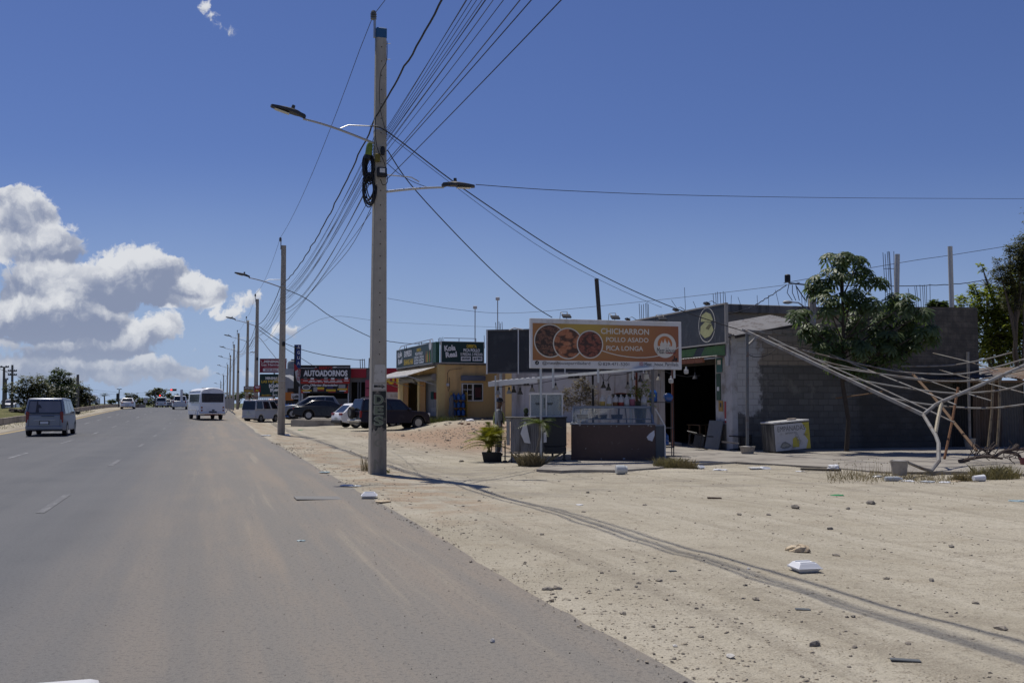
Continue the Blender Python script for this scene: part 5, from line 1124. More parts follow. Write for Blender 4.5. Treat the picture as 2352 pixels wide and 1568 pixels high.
# ================================================================== restaurant, block wall, shed, collapsed frame
def z5(x, y): return 1435.4 + .2746 * x, 660.3 + .2746 * y
def z6(x, y): return 1665.2 + .3663 * x, 545.5 + .3663 * y
def at5(x, y, Y): return at(*z5(x, y), Y)
def at6(x, y, Y): return at(*z6(x, y), Y)
def block_mat(name, base, band, bandz, mort, bw=.42, bh=.205, white=None, dark=None, rough=.9, stain_=(.10, .095, .09)):
    m = bpy.data.materials.new(name); m.use_nodes = True; T = NT(m.node_tree); p = T.N['Principled BSDF']; o = T.N.new('ShaderNodeTexCoord').outputs['Object']
    x, y, z = T.sep(o); v = T.comb(T.math('ADD', x, y), z, 0.0)
    br = T.N.new('ShaderNodeTexBrick'); T.L.new(v, br.inputs['Vector']); br.inputs['Scale'].default_value = 1.0; br.inputs['Brick Width'].default_value = bw; br.inputs['Row Height'].default_value = bh; br.inputs['Mortar Size'].default_value = .012; br.inputs['Mortar Smooth'].default_value = .3
    br.inputs['Color1'].default_value = (*[c * .85 for c in base], 1); br.inputs['Color2'].default_value = (*[c * 1.15 for c in base], 1); br.inputs['Mortar'].default_value = (*mort, 1)
    n1 = T.noise(o, 2.2, 7, .65); n2 = T.noise(T.mapping(o, scale=(1, 1, .18)), 1.6, 6, .65)
    c = br.outputs['Color']
    if bandz: c = T.mix(T.ramp(T.math('ADD', z, T.math('MULTIPLY_ADD', n1, .1, -.05)), bandz - .02, bandz + .02), c, T.mix(T.ramp(br.outputs['Fac'], .2, .9), band, [q_ * .6 for q_ in band]))
    c = T.mix(T.math('MULTIPLY', T.ramp(n2, .5, .72), .6), c, stain_)
    if white:
        d = T.math('ADD', x, T.math('MULTIPLY_ADD', n1, 1.6, -.8)); k = T.math('MULTIPLY', T.ramp(d, white, white - .25), T.ramp(T.math('ADD', z, T.math('MULTIPLY_ADD', n1, .9, -.45)), 1.25, 1.35))
        c = T.mix(T.math('MULTIPLY', k, T.ramp(br.outputs['Fac'], .95, .1, .62, 1.0)), c, (.43, .43, .43))
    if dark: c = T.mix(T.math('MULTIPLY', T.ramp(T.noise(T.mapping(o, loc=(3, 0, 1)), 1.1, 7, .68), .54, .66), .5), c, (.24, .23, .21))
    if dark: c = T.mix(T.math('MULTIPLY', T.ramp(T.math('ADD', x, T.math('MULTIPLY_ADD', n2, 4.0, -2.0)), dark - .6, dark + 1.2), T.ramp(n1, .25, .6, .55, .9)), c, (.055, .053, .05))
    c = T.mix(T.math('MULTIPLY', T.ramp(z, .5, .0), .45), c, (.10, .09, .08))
    T.L.new(c, p.inputs['Base Color']); p.inputs['Roughness'].default_value = rough; p.inputs['Specular IOR Level'].default_value = .2
    b = T.N.new('ShaderNodeBump'); b.inputs['Strength'].default_value = .7; b.inputs['Distance'].default_value = .02; T.L.new(T.math('ADD', T.math('MULTIPLY', br.outputs['Fac'], -1), T.math('MULTIPLY', n1, .5)), b.inputs['Height']); T.L.new(b.outputs[0], p.inputs['Normal'])
    MATS[name] = m; return m
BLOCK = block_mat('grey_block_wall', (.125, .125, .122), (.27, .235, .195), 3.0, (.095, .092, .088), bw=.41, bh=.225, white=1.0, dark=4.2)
BLOCK2 = block_mat('dark_block_wall', (.11, .11, .112), (.11, .1, .1), 0, (.06, .06, .06), stain_=(.05, .05, .05))
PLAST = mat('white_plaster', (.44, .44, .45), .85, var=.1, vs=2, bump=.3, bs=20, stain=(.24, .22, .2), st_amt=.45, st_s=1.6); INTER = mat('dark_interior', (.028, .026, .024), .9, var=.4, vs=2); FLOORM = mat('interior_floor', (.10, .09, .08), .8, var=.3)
BOARDK = mat('charcoal_board', (.028, .030, .036), .5, var=.25, vs=1.5, stain=(.06, .062, .068), st_amt=.3, st_s=2); TIMB = mat('raw_timber', (.17, .105, .06), .8, var=.35, vs=9, bump=.2); RBRN = mat('red_brown_paint', (.12, .035, .02), .6, var=.25); GRAPH = mat('green_print', (.05, .14, .015), .5, var=.5, vs=4)
C0 = Vector((7.92, 35.0, 0)); ZS = .05
# paved apron in front of the restaurant and the shed
SLABM = mat('apron_concrete', (.30, .275, .235), .9, var=.15, vs=1.5, bump=.3, bs=30, stain=(.17, .15, .13), st_amt=.5, st_s=.9)
poly = [Vector(p) for p in APRON]
mb = MB(); n = len(poly); mb.add([Vector((p.x, p.y, ZS)) for p in poly] + [Vector((p.x, p.y, -.3)) for p in poly], [tuple(range(n))] + [(i, n + i, n + (i + 1) % n, (i + 1) % n) for i in range(n)])
tag(mb.build('pavement', SLABM), kind='structure')
# ---- building: local x along the wall to the right, y away from us, corner at the origin
rb = thing('restaurant', 'low restaurant with charcoal sign board, dark open front and grey block side wall', 'building', (C0.x, C0.y, ZS), TH)
def lwall(name, poly, m, y0, y1, parent=rb):
    mb = MB(); mb.prism(poly, y0, y1); return mb.build(name, m, parent)
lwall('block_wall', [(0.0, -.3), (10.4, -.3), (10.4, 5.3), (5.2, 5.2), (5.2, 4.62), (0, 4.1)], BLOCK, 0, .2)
# facade (runs away from us): local y from 0 to 14, x around 0
def fbox(name, y0, y1, za, zb_, m, x0=-.2, x1=0.0, parent=rb): mb = MB(); mb.box(((x0 + x1) / 2, (y0 + y1) / 2, (za + zb_) / 2), (x1 - x0, y1 - y0, zb_ - za), 0); return mb.build(name, m, parent)
fbox('corner_pillar', 0, .42, -.2, 4.05, PLAST, -.22, -.002); fbox('front_wall', .42, 1.25, .9, 4.0, PLAST, -.18, -.002); fbox('front_wall_base', .42, 1.25, -.2, .9, mat('bare_render', (.20, .19, .18), .9, var=.2), -.19, -.003)
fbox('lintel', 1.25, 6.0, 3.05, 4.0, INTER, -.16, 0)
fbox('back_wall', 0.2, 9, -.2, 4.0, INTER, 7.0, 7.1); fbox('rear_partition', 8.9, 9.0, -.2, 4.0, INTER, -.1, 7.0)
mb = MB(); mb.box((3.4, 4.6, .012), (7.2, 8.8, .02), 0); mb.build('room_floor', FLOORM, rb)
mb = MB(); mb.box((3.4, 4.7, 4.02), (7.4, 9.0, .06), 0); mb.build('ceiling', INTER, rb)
# zinc wall continuing to the left
ZINC = mat('dirty_zinc', (.30, .30, .30), .55, .45, var=.25, vs=3, stain=(.16, .12, .09), st_amt=.4, st_s=2.5, streak=True)
mb = MB(); corrugated((-.05, 5.7, 0), (0, 8.5, 0), (0, 0, 3.1), 60, .02, mb); mb.build('zinc_wall', ZINC, rb, sharp=60)
# sign board over the front, slightly leaning out
sg = thing('sign_board', 'long charcoal sign board with empanada picture facing the road above the restaurant', 'sign', (C0.x - Nd.x * .45, C0.y - Nd.y * .45, ZS), TH)
mb = MB(); mb.box((0, 6.0, 4.44), (.1, 12.2, 1.38), 0, bev=.01); mb.build('board', BOARDK, sg)
for z in (3.75, 5.13): mb = MB(); mb.box((-.03, 6.0, z), (.07, 12.3, .05), 0); mb.build('frame_rail', mat('pale_rail', (.35, .33, .3), .6), sg)
mb = MB(); mb.box((-.02, -.12, 4.44), (.12, .05, 1.42), 0); mb.build('frame_rail', MATS['pale_rail'], sg)
M_ = Matrix.Translation((-.054, 0, 0)) @ Matrix.Rotation(-PI / 2, 4, 'Z')        # local plane facing the road: x runs towards us
mb = MB(); mb.push(M_)
mb.ring((-1.25, 4.47), .60, .635, 0, 0, 36)
mb.flat([(-1.25 + .58 * math.cos(a), 4.47 + .58 * math.sin(a)) for a in [2 * PI * k / 30 for k in range(30)]], .002, 2)
mb.flat([(-1.7, 4.62), (-1.62, 4.85), (-1.3, 4.95), (-.95, 4.85), (-.78, 4.62), (-.95, 4.55), (-1.3, 4.6)], -.003, 1); mb.flat([(-1.75, 4.2), (-1.7, 4.45), (-1.35, 4.6), (-.9, 4.5), (-.74, 4.25), (-1.0, 4.05), (-1.4, 4.0)], -.005, 1); mb.flat([(-1.35, 4.35), (-1.05, 4.5), (-.85, 4.45), (-1.1, 4.28)], -.007, 3)
rr = random.Random(8)
for k in range(26):                                              # printed smoke wisps along the lower edge
    x = -rr.uniform(.2, 7); h = rr.uniform(.15, .55); mb.stroke([(x, 3.8), (x + rr.uniform(-.06, .06), 3.8 + h * .5), (x + rr.uniform(-.1, .1), 3.8 + h)], rr.uniform(.01, .028), -.001, 4)
mb.pop(); mb.build('print', [LETW, mat('pale_pastry', (.42, .42, .2), .6, var=.3, vs=6), BOARDK, mat('filling_print', (.16, .15, .07), .7, var=.5, vs=12), mat('smoke_print', (.10, .105, .115), .6)], sg)
for y in (3.0, 7.5, .55): mb = MB(); mb.tube([(.0, y, 5.15), (-.22, y, 5.28), (-.4, y, 5.2)], .012, 5); mb.box((-.42, y, 5.17), (.16, .26, .06), 0, ry=R_(25)); mb.build('floodlight', FLD, sg)
for y in (-.05, 4, 8, 12): mb = MB(); mb.bar((.06, y, 4.0), (.42, y, 4.0), .04); mb.build('bracket', GALV, sg)
# green valance and the entrance beam
va = thing('valance', 'torn green and black printed valance below the charcoal board', 'valance', (C0.x - Nd.x * .35, C0.y - Nd.y * .35, ZS), TH)
mb = MB(); mb.push(M_); mb.flat([(-6.5, 3.42), (-6.5, 3.66), (-.1, 3.7), (-.1, 3.3), (-1.0, 3.36)], 0, 0); mb.flat([(-4.4, 3.4), (-4.0, 3.66), (-2.2, 3.68), (-2.5, 3.38)], -.006, 1); mb.flat([(-1.9, 3.38), (-1.6, 3.68), (-.12, 3.69), (-.12, 3.32), (-1.0, 3.36)], -.006, 1); mb.pop(); mb.build('sheet', [BLKV, GRAPH], va, smooth=False)
eb = thing('entrance_awning', 'narrow entrance awning with orange brown edge beam', 'awning', (C0.x - Nd.x * 1.0, C0.y - Nd.y * 1.0, ZS), TH)
mb = MB(); mb.box((0, 3.6, 3.16), (.08, 6.0, .16), 0); mb.build('edge_beam', mat('orange_brown_paint', (.26, .085, .03), .6, var=.2), eb)
mb = MB(); corrugated((-.08, .5, 3.26), (0, 6.2, 0), (1.0, 0, .12), 30, .012, mb); mb.build('roof_sheet', ZINC, eb)
for y, m in ((3.1, RBRN), (6.4, RBRN)): mb = MB(); mb.box((0.02, y, 1.54), (.075, .075, 3.1), 0); mb.build('post', m, eb)
mb = MB(); mb.bar((0, .55, 3.2), (.9, .55, 3.3), .05); mb.build('side_arm', GALV, eb)
# posters on the white front strip (facing the road)
def poster(nm, label, x0, y0, w_, h_, cols, draw=None):
    """x0: distance from the corner along the front; cols: base colour and accents"""
    t = thing(nm, label, 'poster' if nm != 'notice_sheet' else 'notice', (C0.x - Nd.x * .20 + Rd.x * x0, C0.y - Nd.y * .20 + Rd.y * x0, ZS + y0), TH - PI / 2)
    mb = MB(); mb.box((0, 0, h_ / 2), (w_, .012, h_), 0)
    for k, (a, b, c, d, m) in enumerate(draw or []): mb.rect((a - .5) * w_, b * h_, (c - .5) * w_, d * h_, -.008 - .0015 * k, m)
    mb.build('sheet', cols, t); return t
TEALV = mat('teal_print', (.02, .12, .13), .5, var=.4, vs=10); GRNV = mat('dark_green_print', (.01, .06, .03), .5, var=.3, vs=8); YELP = mat('yellow_print', (.35, .2, .03), .5, var=.3, vs=8); PAPW = mat('notice_paper', (.5, .5, .52), .7)
poster('poster', 'teal poster high on the white strip beside the doorway', .92, 2.75, .42, .55, [TEALV, WTXT], [(.2, .5, .8, .8, 1)])
poster('poster', 'red and white poster on the corner pillar', .25, 2.72, .36, .45, [REDV, WTXT], [(.15, .55, .5, .85, 1), (.5, .2, .85, .45, 1)])
poster('poster', 'tall dark green bottle shaped poster beside the doorway', 1.0, 1.75, .3, .95, [GRNV, WTXT], [(.2, .35, .7, .5, 1)])
poster('notice_sheet', 'white notice sheet with a big 1 on the corner pillar', .25, 2.05, .38, .62, [PAPW, REDV, BLKV], [(.62, .55, .7, .85, 1), (.15, .35, .4, .37, 2), (.5, .12, .85, .25, 2)])
poster('poster', 'small yellow poster low beside the doorway', .85, 1.35, .3, .38, [YELP, BLKV], [(.3, .4, .7, .8, 1)])
poster('poster', 'narrow red upright poster low beside the pillar', .5, .95, .16, .75, [REDV, WTXT], [(.2, .1, .8, .2, 1)])
t = thing('plastic_sheet', 'rolled white plastic sheet hanging on the pillar top', 'plastic sheet', (C0.x - Nd.x * .28 + Rd.x * .2, C0.y - Nd.y * .28 + Rd.y * .2, ZS + 2.95), TH)
mb = MB(); mb.lathe([(.06, 0), (.09, .3), (.08, .7), (.10, .95), (.04, 1.0)], 8); mb.build('roll', PAPW, t)
# interior furniture
for i, (x, y) in enumerate(((1.6, 3.0), (1.4, 5.2), (3.6, 3.6))):
    p = C0 + Nd * x + Rd * y; t = thing('wooden_table', ['wooden table nearest the open doorway', 'wooden table at the left inside the doorway', 'wooden table farthest inside the dark room'][i], 'table', (p.x, p.y, ZS + .025), TH)
    mb = MB(); mb.box((0, 0, .74), (.9, 1.1, .04), 0); mb.build('tabletop', TIMB, t)
    for a in (-.38, .38):
        for b in (-.46, .46): mb = MB(); mb.box((a, b, .36), (.07, .07, .72), 0); mb.build('leg', TIMB, t)
# lean-to zinc roof above the block wall and the higher slab building behind
lr = thing('zinc_roof', 'weathered corrugated zinc roof resting on the block wall', 'roof', (C0.x, C0.y, 4.2), TH)
a0 = at5(923, 398, 34.6); a1 = at5(1500, 290, 36.6)
inv = MW[lr.name].inverted(); A_ = inv @ a0; B_ = inv @ a1
mb = MB(); corrugated(A_, Vector((.0, 2.3, .46)), B_ - A_, 14, .022, mb); mb.build('sheet', mat('weathered_zinc', (.30, .29, .28), .6, .3, var=.25, vs=4, stain=(.14, .11, .09), st_amt=.4, st_s=3), lr)
mb = MB(); mb.bar(A_ - Vector((0, 0, .06)), B_ - Vector((0, 0, .06)), .05, .1); mb.build('edge_batten', mat('dark_timber', (.05, .04, .035), .8), lr)
mb = MB(); mb.bar(A_ + Vector((0, 2.3, .40)), B_ + Vector((0, 2.3, .40)), .05, .1); mb.build('rear_batten', MATS['dark_timber'], lr)
ub = thing('block_building', 'unfinished concrete roofed building rising behind the zinc roof', 'building', (C0.x + Rd.x * 9.2 - Nd.x * .1, C0.y + Rd.y * 9.2 - Nd.y * .1, ZS), TH)
RUBB = mat('rough_render', (.30, .25, .19), .95, var=.3, vs=6, bump=.6, bs=14); PARA = mat('mossy_parapet', (.20, .185, .17), .95, var=.3, vs=2, stain=(.07, .07, .065), st_amt=.5, st_s=2, streak=True)
mb = MB(); mb.box((8.6, 5, 2.9), (7.2, 9, 6.2), 0); mb.build('wall', RUBB, ub)
mb = MB(); mb.box((8.6, 5, 6.0), (7.6, 9.3, .40), 0, bev=.03); mb.build('roof_slab', PARA, ub)
# ------------------------------------------------------------------ left charcoal billboard back and plain buildings behind
p = at(1117, 857.5, 36.0); q_ = at(1480, 846, 34.6)
bl = thing('billboard', 'plain charcoal billboard panel with white frame behind the orange billboard', 'billboard', (p.x, p.y, p.z), math.atan2(q_.y - p.y, q_.x - p.x))
wv = math.hypot(q_.x - p.x, q_.y - p.y); hv = at(1117, 758.5, 36.0).z - p.z
mb = MB(); mb.box((wv / 2, .04, hv / 2), (wv, .08, hv), 0); mb.build('panel', BOARDK, bl)
for x in (.03, 1.2, 2.9, wv - .03): mb = MB(); mb.box((x, -.02, hv / 2), (.055 if x < 1 else .04, .05, hv + .05), 0); mb.build('frame_upright', FRAMEW, bl)
for z in (.02, hv): mb = MB(); mb.box((wv / 2, -.015, z), (wv, .05, .045), 0); mb.build('frame_rail', mat('dull_rail', (.16, .16, .17), .5), bl)
for x in (.5, wv - .5): mb = MB(); mb.box((x, .16, (hv - p.z) / 2 - .1), (.09, .09, hv + p.z), 0); mb.build('post', GALV, bl)
mb = MB(); mb.tube([(.9, -.2, hv - .02), (1.1, -.25, hv + .05), (1.4, -.12, hv + .0)], .02, 6); mb.build('bracket_lamp', PAPW, bl)
# ------------------------------------------------------------------ chest freezer with EMPANADAS
fz = thing('chest_freezer', 'stained white chest freezer lettered EMPANADAS against the block wall', 'chest freezer', gpt(1781, 1060) + Vector((0, 0, .10)), R_(20)); fz.location.z = ZS + .02; 
W_, D_, H_ = 1.42, .72, .93
FZW = mat('freezer_white', (.47, .47, .47), .5, var=.08, vs=3, stain=(.20, .18, .15), st_amt=.25, st_s=2.2); FZS = mat('freezer_grimy_side', (.20, .19, .17), .7, var=.3, vs=3, stain=(.03, .03, .028), st_amt=.9, st_s=2.4, streak=True)
fz.rotation_euler = (0, -R_(4.2), R_(20))
mb = MB(); mb.box((W_ / 2, D_ / 2, H_ / 2), (W_, D_, H_), 0, bev=.03); mb.build('body', FZS, fz)
mb = MB(); mb.box((W_ / 2, D_ / 2, H_ + .03), (W_ + .02, D_ + .02, .055), 0, bev=.015); mb.build('lid', FZW, fz)
mb = MB(); mb.rect(.03, .03, W_ - .02, H_ - .03, -.004, 0)
mb.flat([(W_ - .30, H_ - .03), (W_ - .02, H_ - .03), (W_ - .02, .03), (W_ - .2, .03), (W_ - .1, .3), (W_ - .24, .5), (W_ - .14, .68)], -.006, 1); mb.flat([(.70, .12), (.95, .1), (.98, .3), (.86, .46), (.72, .4)], -.006, 1)
mb.text('EMPÁNADAS', .15, H_ - .27, 1.08, .21, -.009, 2); mb.text('SARTENOT MAS...', .44, H_ - .37, .50, .06, -.009, 2)
mb.flat([(.2, .16), (.3, .3), (.42, .33), (.58, .24), (.66, .16), (.5, .1), (.3, .1)], -.009, 4); mb.flat([(.25, .17), (.36, .28), (.45, .2), (.36, .13)], -.011, 3); mb.flat([(.42, .26), (.56, .21), (.5, .15), (.44, .17)], -.011, 3)
for k, (cx, cz) in enumerate(((.88, .48), (.92, .38), (.96, .29))): mb.ring((cx, cz), .055, .068, -.0095 - .001 * k, 4, 20); mb.ring((cx, cz), .01, .018, -.0095, 4, 10)
mb.text('Nativa', 1.14, .47, .17, .07, -.009, 2, shear=.2)
mb.build('printed_front', [FZW, mat('faded_yellow_print', (.46, .40, .06), .6, var=.2, vs=4), mat('faded_grey_lettering', (.12, .12, .12), .6, var=.6, vs=30), mat('sketch_print', (.3, .3, .26), .6, var=.4, vs=20), mat('sketch_dark', (.2, .2, .19), .6)], fz, smooth=False)
bk_ = thing('broken_block', 'pale broken block lying on the freezer lid', 'block', (0, 0, 0), 0); mb = MB(); mb.box((0, 0, .03), (.30, .14, .06), 0, bev=.01); mb.build('stone', mat('pale_block', (.36, .31, .26), .9, var=.2), bk_)
bk_.matrix_world = Matrix.Translation(fz.location) @ fz.rotation_euler.to_matrix().to_4x4() @ Matrix.Translation((.95, .3, H_ + .058))
# ------------------------------------------------------------------ post in a bucket and the collapsed pipe frame
CEM = mat('cement_bucket', (.33, .30, .26), .9, var=.2, vs=12, stain=(.18, .16, .14), st_amt=.3, st_s=5); PIPE = mat('grey_pipe', (.24, .235, .225), .75, .05, var=.15, vs=14, stain=(.15, .115, .085), st_amt=.5, st_s=3.5)
def bucket(label, p, r, h):
    t = thing('cement_bucket', label, 'bucket', p, 0, 'cement filled buckets'); mb = MB(); mb.lathe([(r * .78, 0), (r, h), (r * 1.04, h), (r * 1.04, h * .93)], 18); mb.build('bucket', CEM, t)
    mb = MB(); mb.push(Matrix.Translation((0, 0, h * .96))); mb.lathe([(r * .99, 0), (r * .6, .015), (0, .03)], 14); mb.build('cement', mat('grey_cement', (.3, .29, .28), .95, var=.2, vs=20, bump=.5), t); return t
pb_ = at(1717, 1046, 32.6); bucket('low cement bucket footing of the grey post at the restaurant corner', (pb_.x, 32.6, ZS), .25, .24)
ps = thing('awning_post', 'tall grey steel post in a cement footing at the restaurant corner', 'post', (pb_.x, 32.6, ZS + .2), 0, world=True)
ptop = at(1716, 757, 32.6)
mb = MB(); mb.bar((pb_.x, 32.6, ZS + .24), (ptop.x, 32.6, ptop.z), .085); mb.build('upright', mat('post_steel', (.13, .14, .15), .5, .4, var=.2, stain=(.14, .07, .04), st_amt=.35, st_s=4), ps)
mb = MB(); mb.bar(at5(1015, 495, 32.6), at5(1095, 425, 32.9), .07); mb.build('brace', PIPE, ps)
def tubes(name, label, runs, r, m=None, cat='pipe', group='fallen pipes of the awning frame', n=6):
    mb = MB()
    for P_ in runs: mb.tube(P_, r, n)
    solo(mb, name, m or PIPE, label, cat, base=runs[0][0], group=group, sharp=50)
def L6(pts, Ya, Yb):
    """points of the closer view at depths going evenly from Ya to Yb"""
    n = len(pts); x0, x1 = pts[0][0], pts[-1][0]; out = []
    for x, y in pts: out.append(at6(x, y, Ya + (Yb - Ya) * ((x - x0) / (x1 - x0) if x1 != x0 else 0)))
    return out
def smoothp(P, sub=4):
    o = []
    for i in range(len(P) - 1):
        p0, p1, p2, p3 = P[max(0, i - 1)], P[i], P[i + 1], P[min(len(P) - 1, i + 2)]
        for k in range(sub): t = k / sub; o.append(.5 * ((2 * p1) + (p2 - p0) * t + (2 * p0 - 5 * p1 + 4 * p2 - p3) * t * t + (3 * p1 - p0 - 3 * p2 + p3) * t ** 3))
    return o + [P[-1]]
KN = at6(1243, 1110, 26.2)                                        # where the beams meet
cf = thing('collapsed_awning', 'collapsed awning frame of bent square tubes meeting in a low V', 'awning frame', (KN.x, 26.2, ZS), 0, world=True)
mb = MB(); mb.bar(at6(112, 578, 32.5), KN, .085, .085); mb.build('front_beam', PIPE, cf)
mb = MB(); mb.tube(smoothp([KN, at6(1300, 1065, 26.5), at6(1345, 1035, 26.8), at6(1600, 925, 28.5), at6(1900, 790, 30.5)]), .05, 8); mb.build('bent_beam', PIPE, cf)
mb = MB(); mb.tube([KN, at6(1322, 1240, 25.2), at6(1340, 1290, 24.9), at6(1340, 1400, 24.5), at6(1292, 1462, 24.05), at6(1240, 1448, 24.0), at6(1160, 1415, 23.7), at6(1135, 1402, 23.4)], [.045, .05, .05, .055, .05, .04, .035, .03], 8); mb.build('buckled_leg', PIPE, cf)
mb = MB(); mb.tube([at6(1357, 1040, 26.8), at6(1335, 1140, 26), at6(1320, 1225, 25.3)], .05, 8); mb.build('strut', mat('worn_pipe', (.27, .24, .18), .6, .3, var=.3, vs=10), cf)
mb = MB(); mb.bar(at6(135, 585, 32.7), at6(470, 612, 34.4), .08); mb.build('side_beam', PIPE, cf)
for k, (pts, Ya, Yb, r, l) in enumerate((
    ([(270, 620), (560, 760), (1000, 955), (1437, 1158)], 32.6, 27.5, .026, 'long diagonal pipe running from the wall top down to the rusty post'),
    ([(640, 722), (900, 830), (1180, 940), (1448, 1048)], 33.5, 28.2, .024, 'diagonal pipe ending behind the bent beam'),
    ([(1030, 808), (1300, 905), (1460, 960), (1668, 1022)], 33.5, 30, .022, 'diagonal pipe ending at the bamboo posts'),
    ([(1305, 725), (1500, 772), (1710, 830)], 34, 31.5, .022, 'short high pipe crossing in front of the shed roof'),
    ([(1345, 830), (1560, 890), (1900, 980)], 33.5, 30, .022, 'short pipe sloping down at the right picture edge'),
    ([(1105, 806), (1390, 802), (1600, 770), (1800, 720)], 33, 32, .024, 'uppermost sagging pipe rising to the right'),
    ([(330, 668), (700, 757), (1000, 825), (1200, 850), (1480, 855), (1700, 812), (1900, 755)], 33, 30, .024, 'long sagging pipe, second from the top'),
    ([(420, 725), (800, 820), (1150, 884), (1380, 900), (1600, 890), (1900, 822)], 32.5, 29.5, .024, 'long sagging pipe, third from the top'),
    ([(560, 795), (850, 838), (1180, 880), (1300, 898)], 32, 30, .02, 'short pipe lying against the third sagging pipe'),
    ([(720, 868), (1000, 922), (1300, 965), (1500, 975), (1760, 952), (1900, 905)], 31, 28.5, .026, 'long sagging pipe, fourth from the top'),
    ([(960, 990), (1200, 1036), (1450, 1063), (1680, 1068), (1900, 1042)], 29.5, 27.5, .026, 'lowest sagging pipe passing behind the V joint'))):
    tubes('fallen_pipe', l, [smoothp(L6(pts, Ya, Yb))], r)
tubes('fallen_pipe', 'brown wooden pole slanting from the wall down to the ground', [L6([(1178, 858), (1300, 990), (1440, 1165), (1578, 1335)], 32, 28.5)], .045, TIMB, 'pole', None)
tubes('rusty_post', 'thin rusty post leaning behind the V joint', [L6([(1462, 940), (1421, 1170), (1376, 1385)], 28.5, 27.4)], .035, RUST, 'post', None)
tubes('timber_stick', 'long thin stick leaning against the block wall under the tree', [L6([(695, 1006), (860, 985), (985, 965)], 34, 34.5)], .025, TIMB, 'stick', None)
for k, (pts, l) in enumerate((([(340, 650), (600, 690), (900, 725), (1200, 742), (1500, 745)], 'upper slack wire strung from the post to the shed roof'), ([(320, 668), (600, 705), (900, 738), (1250, 755), (1500, 758)], 'lower slack wire strung from the post to the shed roof'))):
    polycable(L6(pts, 33, 36), .008, l, WIREG)
polycable([at6(150, 735, 34.9), at6(190, 748, 34.9), at6(260, 738, 34.9), at6(330, 690, 35.1)], .012, 'short black cable stub lying across the block wall corner')
bp = at(2066, 1092, 23.2); bucket('cement bucket with a dead pipe stump standing on the apron edge', (bp.x, 23.2, ZS - .02), .2, .34)
bp = at(2228, 1026, 36); bucket('cement bucket footing of the shed post', (bp.x, 36, ZS), .2, .38); tubes('shed_post', 'grey pipe post standing in a cement bucket by the shed', [[Vector((bp.x, 36, ZS + .3)), at(2223, 808, 36)]], .05, PIPE, 'post', None)
BAMB = mat('bamboo', (.20, .16, .11), .6, var=.35, vs=10, stain=(.06, .05, .04), st_amt=.5, st_s=6)
for x0, y0, x1, y1, l in ((1650, 1312, 1682, 895, 'left of two bamboo posts in front of the rusty shed'), (1707, 1308, 1722, 885, 'right of two bamboo posts in front of the rusty shed')):
    tubes('bamboo_post', l, [L6([(x0, y0), ((x0 + x1) / 2 + 6, (y0 + y1) / 2), (x1, y1)], 34.5, 34.6)], .045, BAMB, 'post', None)
# ------------------------------------------------------------------ rusty zinc shed
RZ = mat('rusty_zinc', (.115, .075, .05), .8, .25, var=.4, vs=3, stain=(.20, .165, .135), st_amt=.5, st_s=1.4, streak=True); RZ2 = mat('grey_old_zinc', (.12, .115, .11), .7, .35, var=.3, vs=4, stain=(.10, .05, .03), st_amt=.5, st_s=2, streak=True)
s0 = at(2120, 1015, 37.6); sh_ = thing('zinc_shed', 'dark shed of rusty corrugated zinc sheets behind the collapsed frame', 'shed', (s0.x, 37.6, ZS), 0)
x = 0; rr = random.Random(11)
for k, (w_, h_, m) in enumerate(((.95, 2.6, RZ2), (1.0, 2.45, INTER), (1.05, 2.5, RZ), (1.0, 2.55, RZ2), (1.1, 2.4, RZ), (1.1, 2.5, RZ), (1.2, 2.5, RZ2))):  # second panel is a dark sheet standing in for a shaded gap
    mb = MB(); corrugated((x, .05 * (k % 2), -.05), (w_, .02, 0), (rr.uniform(-.05, .05), .03, h_), 10, .018, mb); mb.build('wall_sheet_or_gap', m, sh_, sharp=60); x += w_ * .97
for k in range(4):
    mb = MB(); corrugated((k * 1.8 - .3, -.75 + .1 * k, 2.52 + .05 * (k % 2)), (2.0, 0, rr.uniform(-.06, .08)), (0, 4.2, .55), 14, .02, mb); mb.build('roof_sheet', RZ2 if k % 2 else RZ, sh_, sharp=60)
mb = MB(); mb.bar((-.3, -.5, 2.44), (7.2, -.45, 2.46), .08); mb.build('beam', TIMB, sh_)
for k in range(5): mb = MB(); a = Vector((rr.uniform(.5, 6), -.3, 2.72)); mb.bar(a, a + Vector((rr.uniform(.6, 1.4), rr.uniform(.1, .8), rr.uniform(-.05, .15))), rr.uniform(.08, .25), .03); mb.build('roof_scrap', TIMB if k % 2 else RZ, sh_)
# ------------------------------------------------------------------ rebar, pipes, poles on the roofs
STEELR = mat('rebar', (.035, .03, .04), .8)
def rebars(label, spots, Y, r=.012, tie=None):
    mb = MB()
    for (x0, y0, x1, y1) in spots: mb.tube([at(x0, y0, Y), at(x1, y1, Y)], r, 5)
    if tie: mb.tube([at(tie[0], tie[2], Y), at(tie[1], tie[2], Y)], r, 5)
    solo(mb, 'rebar_bundle', STEELR, label, 'rebar', group='rebar starter bars sticking out of the roofs', base=at(spots[0][0], max(spots[0][1], spots[0][3]), Y))
rebars('rebar bundle rising just right of the billboard top', [(1468, 697, 1470, 735), (1473, 700, 1474, 735), (1478, 698, 1478, 735), (1483, 696, 1484, 735), (1486, 694, 1487, 735), (1489, 698, 1490, 735)], 42)
rebars('rebar bundle above the empanada picture board', [(1638, 675, 1640, 705), (1644, 672, 1645, 705), (1648, 670, 1649, 705), (1654, 671, 1656, 705), (1661, 669, 1662, 705), (1665, 671, 1668, 705)], 44)
rebars('tallest rebar bundle beside the left white pipe', [(2028, 580, 2035, 700), (2033, 583, 2040, 700), (2038, 578, 2045, 700), (2041, 577, 2049, 700), (2043, 578, 2051, 700), (2053, 577, 2055, 700)], 44, .013, (2029, 2055, 617))
